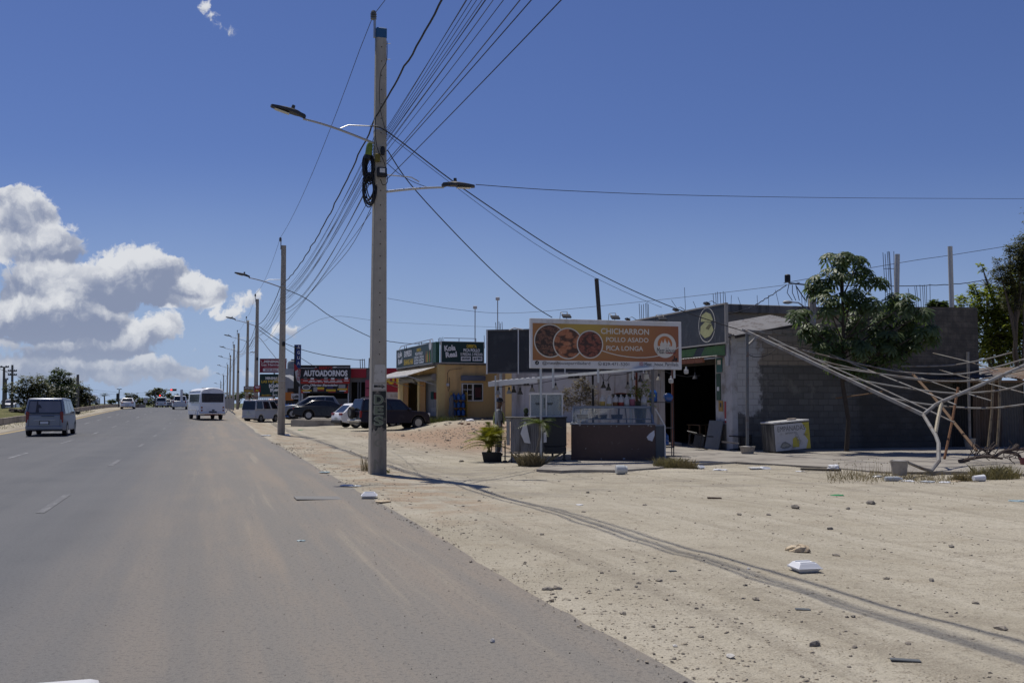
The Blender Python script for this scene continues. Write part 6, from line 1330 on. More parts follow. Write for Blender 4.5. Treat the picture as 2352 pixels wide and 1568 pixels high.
rebars('rebar bundle between the two white pipes', [(2086, 662, 2094, 720), (2101, 658, 2107, 720), (2105, 656, 2111, 720), (2113, 654, 2117, 720), (2119, 655, 2122, 720), (2123, 654, 2126, 720), (2128, 657, 2129, 720), (2136, 652, 2137, 720)], 44)
rebars('rebar bundle half hidden behind the big leaved tree', [(1841, 672, 1843, 715), (1848, 668, 1850, 715), (1855, 670, 1857, 715), (1866, 666, 1868, 715), (1878, 664, 1880, 715), (1886, 668, 1888, 715)], 44)
rb_l = ['thin upright bar above the billboard right end', 'slanted bar left of the empanada picture', 'short slanted bar on the charcoal board', 'short upright bar on the charcoal board', 'upright bar at the charcoal board end', 'leaning bar over the parapet start', 'upright bar over the zinc roof', 'second upright bar over the zinc roof', 'leaning bar near the roof lamp']
for (a, b, c, d), l in zip(((1572, 660, 1575, 720), (1542, 689, 1563, 720), (1592, 692, 1602, 715), (1618, 693, 1621, 712), (1680, 678, 1679, 702), (1695, 682, 1706, 715), (1739, 678, 1741, 722), (1765, 678, 1766, 716), (1781, 666, 1792, 712)), rb_l):
    rebars(l, [(a, b, c, d)], 44, .01)
PVC = mat('white_pvc_pipe', (.50, .49, .45), .5, var=.06, vs=2)
tubes('standpipe', 'shorter white plastic standpipe beside the tall rebar', [[at(2061, 584, 42), at(2059, 720, 42)]], .105, PVC, 'pipe', None, 14); tubes('standpipe', 'taller leaning white plastic standpipe on the right', [[at(2182, 566, 40.5), at(2187, 740, 40.5)]], .095, PVC, 'pipe', None, 14)
tubes('timber_post', 'dark weathered post standing up behind the orange billboard', [[at(1370, 640, 33), at(1377, 735, 33), at(1379, 850, 33)]], .07, mat('weathered_post', (.06, .052, .045), .9, var=.3), 'post', None, 8)
for x, y0, y1, Y, l in ((1091, 706, 800, 66, 'left thin mast with a white box above the yellow shop'), (1143, 686, 765, 64, 'right thin mast with a white box above the charcoal billboard')):
    a = at(x, y1, Y); t = thing('antenna_mast', l, 'antenna', a, 0); h = at(x, y0, Y).z - a.z
    mb = MB(); mb.tube([(0, 0, -1.6), (0, 0, h)], .03, 6); mb.build('mast', mat('mast_grey', (.25, .25, .26), .5), t); mb = MB(); mb.box((0, 0, h), (.26, .2, .2), 0, bev=.03); mb.build('box', PAPW, t)
tp = at(1855, 720, 47); t = thing('transformer_pole', 'utility pole behind the tree carrying a transformer and crossarm', 'utility pole', (tp.x, 47, 0), 0, world=True)
mb = MB(); mb.bar((tp.x, 47, 0), at(1866, 672, 47), .3); mb.build('shaft', POLE, t)
mb = MB(); mb.push(Matrix.Translation(at(1809, 648, 47))); mb.lathe([(.14, 0), (.14, .33), (.09, .37), (0, .38)], 12); mb.build('transformer', DARK, t)
mb = MB(); mb.bar(at(1811, 650, 47), at(1872, 656, 47), .06); mb.build('crossarm', DARK, t); mb = MB(); mb.bar(at(1828, 656, 47), at(1850, 690, 47), .04); mb.build('brace', DARK, t)
for k, x in enumerate((1812, 1820, 1828)): mb = MB(); mb.tube([at(x, 654, 47), at(x + 4 * (k - 1), 672, 46.9), at(x + 8, 690, 46.8)], .018, 5); mb.build('jumper_wire', DARK, t)
lp = at(1808, 694, 44); t = thing('roof_lamp', 'grey cobra head lamp sticking over the parapet', 'lamp', lp, 0)
mb = MB(); mb.push(Matrix.Rotation(PI / 2, 4, 'Y') @ Matrix.Diagonal((.7, 1, 1, 1))); mb.lathe([(.0, -.22), (.10, -.12), (.12, .05), (.07, .2), (.04, .24)], 12); mb.build('head', mat('lamp_grey', (.35, .35, .34), .5), t)
mb = MB(); mb.tube([(.22, 0, 0), (.5, 0, -.02), (1.2, .1, -.5), (1.25, .1, -.9)], .03, 6); mb.build('arm', GALV, t)
# step, toppled chairs, leaning board by the doorway
t = thing('doorstep', 'pale concrete doorstep before the dark doorway', 'step', gpt(1547, 1030) + Vector((0, 0, 0)), R_(8)); t.location.z = ZS
mb = MB(); mb.box((0, .3, .06), (.62, .8, .12), 0, bev=.015); mb.build('slab', mat('step_concrete', (.33, .31, .28), .9, var=.15), t)
CHB = mat('black_resin', (.016, .016, .018), .45, var=.2)
def chair(label, loc, rot):
    t = thing('plastic_chair', label, 'chair', loc, 0, 'toppled black chairs by the doorway'); t.rotation_euler = rot
    mb = MB(); mb.box((0, 0, .43), (.46, .46, .03), 0, bev=.01); mb.build('seat', CHB, t)
    mb = MB()
    for k in range(5): mb.box((-.18 + .09 * k, .235, .68), (.05, .02, .42), 0, rx=-.12)
    mb.box((0, .265, .88), (.46, .03, .07), 0, bev=.01); mb.build('backrest', CHB, t)
    for a in (-1, 1):
        for b in (-1, 1): mb = MB(); mb.bar((a * .21, b * .21, .42), (a * .24, b * .25, 0), .035); mb.build('leg', CHB, t)
        mb = MB(); mb.tube([(a * .25, .22, .66), (a * .26, -.18, .65), (a * .24, -.2, .43)], .018, 6); mb.build('armrest', CHB, t)
p = gpt(1640, 1048); chair('black plastic chair toppled on its back at the left', (p.x - .2, p.y + .3, ZS + .24), (R_(82), R_(8), R_(-50)))
p = gpt(1676, 1052); chair('black plastic chair lying on its side against the post', (p.x + .1, p.y - .1, ZS + .26), (R_(12), R_(88), R_(30)))
t = thing('metal_rail', 'grey metal rail resting on the toppled chairs', 'rail', at5(810, 1290, 33), 0); mb = MB(); a = at5(810, 1290, 33); mb.bar((0, 0, 0), at5(955, 1303, 32.8) - a, .05); mb.build('tube', PIPE, t)
t = thing('board', 'grey board leaning beside the doorway behind the chairs', 'board', C0 - Nd * .5 + Rd * 1.0 + Vector((0, 0, ZS)), TH - PI / 2); mb = MB(); mb.box((0, .1, .5), (1.0, .03, 1.05), 0, rx=-.2); mb.build('panel', mat('grey_panel', (.13, .135, .14), .6, var=.2), t)
# ================================================================== yellow shop, car accessory shop and the signs behind
def z3(x, y): return 861.3 + .2381 * x, 717.75 + .2381 * y
def z2(x, y): return 516.8 + .1953 * x, 746.4 + .1953 * y
YEL = mat('ochre_wall', (.62, .42, .19), .85, var=.08, vs=2, bump=.15, bs=20, stain=(.45, .31, .15), st_amt=.3, st_s=1.2, streak=True); YPIER = mat('yellow_pier', (.62, .46, .20), .8, var=.1, vs=3); ORD_ = mat('orange_door', (.36, .17, .03), .6, var=.1); SHUT = mat('shutter_grey', (.24, .235, .23), .6, .2, var=.15, vs=5); GWALL = mat('grey_painted_wall', (.42, .43, .46), .85, var=.12, vs=1.5, stain=(.2, .2, .2), st_amt=.4, st_s=1.2, streak=True); DKGRN = mat('dark_green_vinyl', (.008, .032, .030), .45, var=.12, vs=2); GRNC = mat('green_corner', (.012, .07, .045), .5)
K0 = at(1006.5, 958, 65); ANG = math.atan2(.326, .945)
yb = thing('shop_building', 'ochre yellow corner shop with grey awning and dark green sign boards', 'building', (K0.x, K0.y, K0.z), ANG)
def part(name, boxes, m, parent, bev=0.0):
    mb = MB()
    for (x0, x1, y0, y1, a, b) in boxes: mb.box(((x0 + x1) / 2, (y0 + y1) / 2, (a + b) / 2), (x1 - x0, y1 - y0, b - a), 0, bev=bev)
    return mb.build(name, m, parent)
HW = 3.42
part('front_wall', [(0, 4.5, 0, .2, -.6, HW)], YEL, yb)
part('corner_pier', [(-.02, .45, -.02, .42, -.6, HW + .01)], YPIER, yb); part('pier', [(-.02, .2, 5.1, 5.7, -.6, 2.6)], YPIER, yb); part('pier', [(-.02, .2, 10.3, 11.9, -.6, 2.6)], YPIER, yb)
part('lintel_wall', [(0, .2, .42, 11.9, 2.6, HW)], YEL, yb); part('back_wall', [(4.3, 4.5, .2, 11.9, -.6, HW)], YEL, yb); part('rear_wall', [(0, 4.5, 11.9, 12.1, -.6, HW)], YEL, yb)
part('roof', [(-.1, 4.6, -.1, 12.2, HW + .012, HW + .14)], PARA, yb); part('inner_wall', [(1.6, 1.7, .45, 11.8, -.5, 2.9)], GWALL, yb); part('shop_floor', [(.02, 4.3, .22, 11.8, -.5, -.02)], FLOORM, yb)
for y0, y1 in ((.44, 5.08), (5.72, 10.28)):
    mb = MB(); mb.push(Matrix.Translation((-.12, y0, 2.62)) @ Matrix.Rotation(-PI / 2, 4, 'X')); mb.lathe([(.24, 0), (.24, y1 - y0)], 14); mb.build('rolled_shutter', SHUT, yb)
    part('door_leaf', [(.02, .07, y1 - 1.5, y1 - .02, -.02, 2.45)], ORD_, yb)
for y0, y1, a, b, m in ((7.3, 8.1, 1.2, 1.75, TEALV), (6.6, 7.2, 1.2, 1.7, REDV), (6.6, 8.0, .3, .6, PAPW)): part('wall_poster', [(1.57, 1.6, y0, y1, a, b)], m, yb)
# window with shutter box and white grid
part('window_recess', [(1.55, 3.05, -.012, .0, 1.02, 2.26)], SHUT, yb); w_ = part('window_frame', [(1.58, 1.66, -.05, -.012, 1.05, 2.22), (2.98, 3.05, -.05, -.012, 1.05, 2.22), (1.66, 2.98, -.05, -.012, 1.05, 1.12), (1.66, 2.98, -.05, -.012, 2.15, 2.22), (2.28, 2.40, -.045, -.012, 1.12, 2.15)], FRAMEW, yb)
part('pane', [(1.66, 2.28, -.03, -.013, 1.12, 2.15), (2.40, 2.98, -.03, -.013, 1.12, 2.15)], GLASS, w_)
part('muntin', [(1.95, 1.99, -.04, -.031, 1.12, 2.15), (1.66, 2.28, -.041, -.032, 1.45, 1.49), (1.66, 2.28, -.041, -.032, 1.79, 1.83)], FRAMEW, w_)
part('price_list', [(2.5, 2.9, -.036, -.031, 1.3, 1.95)], mat('red_price_list', (.07, .02, .025), .6, var=.6, vs=14), w_)
part('shutter_box', [(1.5, 3.15, -.28, -.013, 2.38, 2.72)], mat('blue_grey_shutter', (.13, .15, .20), .5, .3), yb, .02)
mb = MB(); mb.push(Matrix.Translation((.62, -.08, 2.12)) @ Matrix.Rotation(PI / 2, 4, 'X')); mb.lathe([(.10, -.06), (.10, .04), (.07, .06), (0, .06)], 12); mb.build('meter', PAPW, yb)
mb = MB(); mb.tube([(.62, -.06, 2.2), (.6, -.05, 2.9), (.75, -.08, 3.1), (1.6, -.1, 3.2)], .014, 5); mb.tube([(.62, -.06, 2.05), (.66, -.05, 1.7), (.75, -.05, 1.9), (.74, -.05, 2.6)], .014, 5); mb.build('cable_run', WIRE, yb)
part('kerb', [(-.3, 4.6, -.75, -.45, -.6, .0)], CONC, yb)
# awning on the road side
mb = MB(); corrugated((-2.0, .3, 2.72), (0, 11.8, 0), (2.0, 0, .62), 40, .02, mb); mb.build('awning_sheet', ZINC, yb, sharp=60)
mb = MB(); mb.bar((-2.02, .2, 2.68), (-2.02, 12.1, 2.68), .04, .08); mb.build('awning_edge', FRAMEW, yb)
for y in (.5, 4, 8, 11.6): mb = MB(); mb.bar((-1.95, y, 2.68), (-.02, y, 2.1), .05); mb.build('awning_strut', GALV, yb)
# sign boards
def kola(mb, x, z, w_, h_, y, mi):
    mb.push(Matrix.Translation((x, 0, z)) @ Matrix.Shear('XZ', 4, (0, 0)) @ Matrix.Rotation(-.10, 4, 'Y'))
    mb.text('Kola', 0, h_ * .53, w_ * .93, h_ * .47, y, mi, bold=.045); mb.text('Real', w_ * .06, 0, w_ * .93, h_ * .46, y, mi, bold=.045); mb.pop()
def offer(mb, x0, x1, z0, z1, y, W=0, Yl=1, G=2):
    w_ = x1 - x0; h_ = z1 - z0
    mb.text('OFERTA', x0 + w_ * .27, z0 + h_ * .76, w_ * .46, h_ * .2, y, Yl, bold=.04); mb.text('PICA POLLO', x0 + w_ * .13, z0 + h_ * .53, w_ * .74, h_ * .19, y, W, bold=.04)
    mb.text('5 PIEZAS: 3 PIEZAS:', x0, z0 + h_ * .31, w_, h_ * .16, y, W, bold=.03)
    for k, s_ in enumerate(('$250', '$190')): a = x0 + w_ * (.02 + .52 * k); mb.rect(a, z0, a + w_ * .44, z0 + h_ * .26, y, W); mb.text(s_, a + w_ * .04, z0 + h_ * .05, w_ * .36, h_ * .17, y - .006, G, bold=.04)
sgb = thing('sign_board', 'dark green sign reading OFERTA PICA POLLO on the yellow shop front', 'sign', (K0.x - .945 * 0 - .326 * -.12, K0.y, K0.z + HW + .15), ANG)
part('panel', [(.12, 3.0, -.18, -.02, 0, 1.36)], DKGRN, sgb); part('frame', [(.08, .12, -.2, 0, -.03, 1.39), (3.0, 3.04, -.2, 0, -.03, 1.39), (.12, 3.0, -.2, 0, -.03, 0), (.12, 3.0, -.2, 0, 1.36, 1.39)], FRAMEW, sgb)
mb = MB(); kola(mb, .36, .30, .82, .80, -.19, 0); offer(mb, 1.40, 2.93, .12, 1.24, -.19); mb.build('lettering', [WTXT, YTXT, DKGRN], sgb, smooth=False)
part('rail', [(.3, 2.5, -.12, -.08, 1.58, 1.62), (1.3, 1.34, -.12, -.08, 1.36, 1.58), (2.46, 2.5, -.12, -.08, 1.36, 1.58)], GALV, sgb)
sg2 = thing('sign_board', 'dark green sign reading EXPRESO SHANG HAI above the grey awning', 'sign', (K0.x, K0.y, K0.z + HW + .15), ANG)
part('panel', [(-.2, -.04, .9, 11.7, 0, 1.34)], DKGRN, sg2); part('corner_panel', [(-.19, .06, -.05, .88, .0, 1.35)], GRNC, sg2); part('frame', [(-.22, -.02, .88, .92, -.03, 1.37), (-.22, -.02, 11.7, 11.75, -.03, 1.37), (-.22, -.02, .92, 11.7, -.03, 0), (-.22, -.02, .92, 11.7, 1.34, 1.37)], FRAMEW, sg2)
mb = MB(); mb.push(Matrix.Translation((-.21, 11.7, 0)) @ Matrix.Rotation(-PI / 2, 4, 'Z'))
kola(mb, .5, .2, 1.5, .95, 0, 0); mb.text('EXPRESO', 2.6, .72, 2.4, .45, 0, 0, bold=.04); mb.text('SHANG HAI', 2.5, .12, 2.9, .42, 0, 1, bold=.04); offer(mb, 5.7, 8.6, .1, 1.2, 0)
for k, m in enumerate((3, 1, 4, 3, 4)): x = 9.1 + .32 * k; mb.flat([(x, .1), (x + .2, .1), (x + .2, .55), (x + .14, .72), (x + .14, .85), (x + .06, .85), (x + .06, .72), (x, .55)], 0, m)
mb.disc((10.3, 1.22), .35, -.002, 0, 20); mb.pop(); mb.build('lettering', [WTXT, YTXT, DKGRN, mat('bottle_orange', (.4, .12, .02), .5), mat('bottle_green', (.05, .2, .04), .5)], sg2, smooth=False)
mb = MB(); mb.tube([(-.1, 1.0, 1.36), (-.1, 1.2, 1.6), (-.1, 10.6, 1.62), (-.1, 11.4, 1.36)], .03, 6); mb.build('rail', GALV, sg2)
rebars('rebar bundle on the yellow shop corner above the signs', [(1007, 777, 1008, 792), (1010, 775, 1011, 792), (1013, 775, 1014, 792), (1017, 774, 1018, 792)], 66, .02); rebars('rebar pair at the far end of the yellow shop roof', [(929, 795, 930, 806), (933, 794, 934, 806), (962, 785, 963, 797), (968, 784, 969, 797)], 72, .025)
# bottle rack by the window
rk = thing('bottle_rack', 'yellow rack of blue water bottles against the yellow shop wall', 'rack', K0 + Vector((.945, .326, 0)) * .75 - Vector((-.326, .945, 0)) * .55, ANG)
for z in (.12, .62, 1.12): part('shelf', [(0, 1.05, 0, .42, z - .02, z)], RUST, rk)
for x in (0.0, 1.05): part('post', [(x - .02, x + .02, 0, .42, -.1, 1.62)], mat('yellow_rack', (.4, .26, .05), .6), rk)
for r in range(3):
    for c in range(3):
        L_ = ['bottom', 'middle', 'top'][r] + ' row of the yellow rack, ' + ['left', 'centre', 'right'][c] + ' blue water bottle'
        p = Vector((rk.location)) + Vector((.945, .326, 0)) * (.2 + .32 * c) + Vector((-.326, .945, 0)) * .2; t = thing('water_bottle', L_, 'water bottle', (p.x, p.y, p.z + (.12, .62, 1.12)[r]), 0, 'blue water bottles on the yellow rack')
        water_bottle(t)
mb = MB(); mb.push(Matrix.Translation(K0 + Vector((.945, .326, 0)) * .72 - Vector((-.326, .945, 0)) * .6)); mb.lathe([(.16, 0), (.2, .3), (.14, .9), (.16, 1.2), (.07, 1.42), (0, 1.44)], 9); solo(mb, 'grey_sheet', mat('grey_cloth', (.12, .125, .14), .8, var=.4, vs=8), 'grey dust sheet hanging over the left end of the yellow rack', 'cloth')
# grey building right of the yellow shop
p = at(1142, 960, 62); gb = thing('grey_building', 'long plain grey walled building behind the stall with small barred windows', 'building', (p.x, 62, .5), R_(4))
part('wall', [(.9, 9.2, 0, .25, -.6, 3.9)], GWALL, gb); part('brown_pier', [(0, .5, -.03, .3, -.6, 3.9)], mat('bare_concrete_pier', (.27, .21, .15), .9, var=.25), gb); part('yellow_strip', [(.5, .9, -.02, .25, -.6, 3.9)], YPIER, gb); part('end_wall', [(9.0, 9.2, .25, 6, -.6, 3.9)], GWALL, gb); part('roof', [(-.1, 9.4, -.15, 6.2, 3.9, 4.08)], PARA, gb)
for x0, x1, a, b in ((1.65, 1.98, 2.3, 2.52), (4.45, 5.15, 2.75, 3.2), (2.9, 3.1, .9, 1.5)):
    w_ = part('window', [(x0, x1, -.03, .0, a, b)], INTER, gb); part('frame', [(x0 - .04, x1 + .04, -.05, -.031, a - .05, a), (x0 - .04, x1 + .04, -.05, -.031, b, b + .05), ((x0 + x1) / 2 - .02, (x0 + x1) / 2 + .02, -.05, -.031, a, b)], SHUT, w_)
rebars('rebar bundle on the grey building above the charcoal board', [(1138, 740, 1140, 762), (1146, 738, 1147, 765), (1149, 742, 1150, 765), (1153, 739, 1154, 765)], 63, .018)
rebars('thin rebars at the right end of the yellow shop', [(1112, 770, 1113, 800), (1117, 775, 1117, 800)], 68, .018)
# ------------------------------------------------------------------ concrete forecourt slab
fa = [at(668, 964, 73), at(700, 964, 71.6), at(768, 964, 71.3), at(800, 964, 73)]; poly = [(p.x, p.y) for p in fa] + [(-6, 100), (-21, 108), (-17.5, 84)]
mb = MB(); n = len(poly); mb.add([Vector((x, y, .46)) for x, y in poly] + [Vector((x, y, -.4)) for x, y in poly], [tuple(range(n))] + [(i, n + i, n + (i + 1) % n, (i + 1) % n) for i in range(n)])
tag(mb.build('forecourt', SLABM), kind='structure')
# ------------------------------------------------------------------ car accessory shop
YS = 87.0
def bz2(x, y, Y): return at(*z2(x, y), Y)
o0 = bz2(885, 960, YS); sb_ = thing('accessory_shop', 'dark fronted car accessory shop with red fascia behind the parked cars', 'building', (o0.x, YS, .46), 0)
def X2(x, Y=YS): return (z2(x, 0)[0] - CX) / F * Y - o0.x
def Z2(y, Y=YS): return EYE + (HOR - z2(0, y)[1]) / F * Y - .46
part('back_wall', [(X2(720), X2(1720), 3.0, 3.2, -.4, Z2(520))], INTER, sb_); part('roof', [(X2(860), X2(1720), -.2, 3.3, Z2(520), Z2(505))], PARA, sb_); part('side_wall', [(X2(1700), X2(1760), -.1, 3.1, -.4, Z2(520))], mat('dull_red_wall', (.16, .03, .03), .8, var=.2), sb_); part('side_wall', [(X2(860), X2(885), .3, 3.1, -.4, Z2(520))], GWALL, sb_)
part('red_fascia', [(X2(1490), X2(1665), -.35, -.1, Z2(620), Z2(515))], REDV, sb_, .01); part('fascia_frame', [(X2(1470), X2(1700), -.1, .0, Z2(670), Z2(512))], mat('grey_fascia', (.14, .14, .145), .6), sb_)
for x in (1475, 1560, 1590, 1650): part('door_post', [(X2(x), X2(x + 14), -.08, .06, -.4, Z2(670))], mat('door_post_grey', (.12, .13, .14), .5, .3), sb_)
for k in range(4): part('drawer', [(X2(1662), X2(1715), -.5, -.1, .3 + .75 * k, .3 + .75 * k + .68)], mat('pink_plastic', (.36, .07, .11), .5, var=.1), sb_)
part('counter', [(X2(1320), X2(1450), -.6, .2, -.1, 1.6)], mat('grey_machine', (.10, .11, .12), .6, var=.5, vs=3), sb_)
rebars('rebar trio on the car accessory shop roof', [(827, 825, 828, 850), (832, 824, 833, 850), (837, 824, 838, 850)], 90, .035); rebars('rebar bundle just left of the near pole', [(848, 822, 847, 850), (851, 816, 850, 850), (853, 800, 852, 850)], 88, .05)
sg3 = thing('billboard', 'black and red billboard reading AUTOADORNOS above the parked cars', 'billboard', (o0.x, YS - 1.2, .46), 0)
YA = YS - 1.3
def XA(x): return (z2(x, 0)[0] - CX) / F * YA - o0.x
def ZA(y): return EYE + (HOR - z2(0, y)[1]) / F * YA - .46
part('panel', [(XA(885), XA(1470), 0, .15, ZA(692), ZA(470))], BLKV, sg3, .01); part('lower_panel', [(XA(890), XA(1450), .0, .12, ZA(800), ZA(696))], BLKV, sg3, .01)
mb = MB(); y_ = -.004
mb.rect(XA(887), ZA(690), XA(1468), ZA(632), y_, 1); mb.rect(XA(887), ZA(660), XA(1468), ZA(652), y_ - .004, 2)
mb.text('AUTOADORNOS', XA(920), ZA(602), XA(1440) - XA(920), ZA(530) - ZA(602), y_ - .004, 0, bold=.05)
mb.text("BERRY'S", XA(1102), ZA(521), XA(1258) - XA(1102), ZA(484) - ZA(521), y_ - .004, 1, bold=.04); mb.rect(XA(888), ZA(509), XA(1052), ZA(504), y_ - .004, 0); mb.rect(XA(1262), ZA(500), XA(1462), ZA(495), y_ - .004, 0)
mb.flat([(XA(1255), ZA(500)), (XA(1275), ZA(490)), (XA(1310), ZA(490)), (XA(1318), ZA(498)), (XA(1290), ZA(503))], y_ - .005, 0)
for a, b in ((1065, 495), (1058, 515), (1078, 515)): mb.ring((XA(a), ZA(b)), .04, .065, y_ - .004, 1 if b > 500 else 0, 12)
for k in range(7): x = 925 + 80 * k; mb.rect(XA(x), ZA(640), XA(x + 40), ZA(612 + 8 * (k % 3)), y_ - .006, (3, 0, 2, 4, 0, 3, 0)[k]); mb.rect(XA(x - 8), ZA(658), XA(x + 48), ZA(651), y_ - .009, 0)
mb.text('829-331-4915  berryautoadornos', XA(982), ZA(681), XA(1380) - XA(982), ZA(658) - ZA(681), y_ - .008, 0, bold=.02)
mb.text('Ofertas Especiales', XA(1000), ZA(724), XA(1325) - XA(1000), ZA(690 + 3) - ZA(724), y_ - .004, 0, bold=.04, shear=.25)
mb.disc((XA(955), ZA(732)), .36, y_ - .004, 0, 20, .22); mb.disc((XA(955), ZA(732)), .3, y_ - .007, 3, 20, .17)
for a, b, c, d, m in ((905, 778, 1020, 762, 5), (1085, 756, 1165, 730, 5), (1190, 778, 1302, 755, 5), (1322, 764, 1440, 745, 5), (1040, 782, 1085, 728, 4), (1200, 748, 1270, 722, 6), (1335, 742, 1415, 698, 4), (920, 792, 1000, 782, 0), (1090, 772, 1165, 760, 1), (1215, 792, 1300, 781, 1), (1345, 778, 1420, 768, 0)): mb.rect(XA(a), ZA(b), XA(c), ZA(d), y_ - .006, m)
mb.flat([(XA(892), ZA(798)), (XA(892), ZA(740)), (XA(940), ZA(798))], y_ - .003, 1); mb.flat([(XA(1448), ZA(798)), (XA(1448), ZA(700)), (XA(1400), ZA(798))], y_ - .003, 1)
mb.build('lettering', [WTXT, mat('bright_red_vinyl', (.36, .03, .02), .5), BLKV, mat('grey_print', (.12, .12, .13), .5), mat('pale_print', (.3, .3, .3), .5), YTXT, mat('navy_print', (.04, .04, .12), .5)], sg3, smooth=False)
for x in (895, 1440): part('post', [(XA(x), XA(x) + .12, .16, .28, -.3, ZA(480))], GALV, sg3)
rw = bz2(1760, 900, 80); rwt = thing('painted_wall', 'red painted wall with big yellow letters beside the yellow shop', 'wall', (rw.x, 80, .5), R_(6))
w4 = (z2(2075, 0)[0] - z2(1760, 0)[0]) / F * 80; zt = EYE + (HOR - z2(0, 505)[1]) / F * 80 - .5; zm = EYE + (HOR - z2(0, 788)[1]) / F * 80 - .5
part('wall', [(0, w4 + .6, 0, .2, -.5, zt)], mat('crimson_paint', (.28, .012, .03), .6, var=.1), rwt); part('white_base', [(0, w4 + .6, -.02, 0, -.5, zm)], PLAST, rwt)
mb = MB(); mb.text('OUT', .42, zm + .62, 1.62, .74, -.01, 0, bold=.06); mb.build('lettering', YTXT, rwt)
# vertical AGUA sign, feather flag, tank, canopy, orange kiosk
p = bz2(850, 480, 92); wv = 15 / F * 92; hv = 62 / F * 92; t = thing('sign_board', 'tall narrow blue sign with AGUA in vertical white letters', 'sign', (p.x - wv / 2, 92, 0.4), 0)
zb = EYE + (HOR - 842) / F * 92 - .4; part('panel', [(0, wv, 0, .2, zb - .6, zb + hv - .6 + .15)], mat('royal_blue_vinyl', (.012, .035, .17), .5, var=.3, vs=3), t, .01); part('post', [(wv / 2 - .06, wv / 2 + .06, .2, .32, -.3, zb + hv - .7)], GALV, t)
mb = MB(); mb.flat([(0.01, zb - .5), (.15, zb - .5), (.18, zb + .4), (.12, zb + 1.0), (.2, zb + 1.9), (.01, zb + 1.9)], -.004, 1)
for k, ch in enumerate('AGUA'): mb.text(ch, wv * .46, zb + hv - .85 - .48 * k * 1.02, wv * .42, .32, -.006, 0, bold=.04)
mb.build('lettering', [WTXT, BLKV], t)
p = bz2(880, 720, 84); t = thing('feather_flag', 'red and white feather flag leaning left of the AUTOADORNOS billboard', 'flag', (p.x, 84, .46), 0); h0 = EYE + (HOR - z2(0, 455)[1]) / F * 84 - .46
def fx(x, y): return ((z2(x, 0)[0] - CX) / F * 84 - p.x, EYE + (HOR - z2(0, y)[1]) / F * 84 - .46)
mb = MB(); mb.tube([(.15, .05, 0), (*[fx(884, 620)[0]], .05, fx(0, 620)[1]), (fx(850, 500)[0], .05, fx(0, 500)[1]), (fx(812, 456)[0], .05, fx(0, 456)[1])], .025, 6); mb.build('pole', DARK, t)
def slab(pl, m0, nm): mb = MB(); mb.prism([fx(*q) for q in pl], -.015, .015); return mb.build(nm, m0, t)
slab([(810, 455), (832, 470), (853, 505), (862, 520), (822, 545), (814, 510)], REDV, 'red_sail'); slab([(822, 545), (862, 520), (876, 580), (882, 690), (848, 660), (834, 610)], mat('white_sail', (.45, .45, .46), .7), 'white_sail'); slab([(834, 620), (848, 662), (882, 692), (884, 720), (850, 725), (838, 690)], DARK, 'black_sail')
mb = MB(); mb.push(Matrix.Translation((fx(862, 655)[0], -.02, fx(0, 655)[1])) @ Matrix.Rotation(-PI / 2 + .12, 4, 'Y')); mb.text('XT AUDIO', 0, -.12, 1.0, .26, 0, 0, bold=.03); mb.pop(); mb.build('lettering', REDV, t)
p = bz2(705, 660, 98); t = thing('tank_tower', 'pale sheet clad tower with a grey water tank on top', 'tower', (p.x, 98, .4), 0); wv = 105 * .1953 / F * 98; zt = EYE + (HOR - z2(0, 512)[1]) / F * 98 - .4
TWS = mat('tower_sheet', (.34, .36, .38), .6, .2, var=.25, vs=2); part('cladding', [(0, wv, 0, 1.2, 0, zt)], TWS, t); 
for k in range(3): part('sheet_seam', [(wv * (.02 + .46 * k), wv * (.05 + .46 * k), -.02, 0, 0, zt)], GALV, t)
mb = MB(); mb.push(Matrix.Translation((wv * .68, .6, zt))); mb.lathe([(.5, 0), (.52, .1), (.52, .55), (.4, .75), (.16, .82), (.16, .95), (0, .96)], 16); mb.build('tank', mat('grey_tank', (.22, .24, .25), .6), t)
p = bz2(560, 690, 93); t = thing('tarp_canopy', 'striped grey tarpaulin canopy right of the second pole', 'canopy', (p.x, 93, .4), 0); wv = 270 * .1953 / F * 93; z_ = EYE + (HOR - z2(0, 690)[1]) / F * 93 - .4
mb = MB(); hs = [(0, .3), (.25, .9), (.45, 1.05), (.7, .75), (1.0, .1)]; vs = []
for v in (0, 1):
    for a, b in hs: vs.append((a * wv, v * 3, z_ + b * .75 + .12 * v))
mb.add(vs, [(i, i + 1, i + 6, i + 5) for i in range(4)]); mb.build('tarp', mat('striped_tarp', (.26, .265, .27), .7, var=.35, vs=5), t, sharp=80)
for a, b in ((.02, .3), (.98, .1)): mb = MB(); mb.bar((a * wv, .05, -.2), (a * wv, .05, z_ + b * .75), .07); mb.build('pole', GALV, t)
p = bz2(700, 885, 90); t = thing('kiosk', 'low orange kiosk with a white house logo panel behind the blue bottles', 'kiosk', (p.x, 90, .46), 0); wv = 215 * .1953 / F * 90; za = EYE + (HOR - z2(0, 885)[1]) / F * 90 - .46; zb2 = EYE + (HOR - z2(0, 788)[1]) / F * 90 - .46
part('orange_board', [(0, wv, 0, .8, za, zb2)], mat('orange_board', (.44, .14, .02), .5, var=.1), t); part('stand', [(0.1, wv - .1, .05, .75, -.3, za)], INTER, t)
mb = MB(); a = wv * .36; mb.rect(a, za + .12, a + .98, zb2 - .12, -.006, 0); zz_ = zb2 - .55; mb.stroke([(a + .2, zz_), (a + .5, zz_ + .26), (a + .8, zz_)], .07, -.01, 1); mb.text('KAMPA', a + .12, za + .2, .74, .2, -.01, 1, bold=.04); mb.build('logo_panel', [PAPW, BLKV], t)
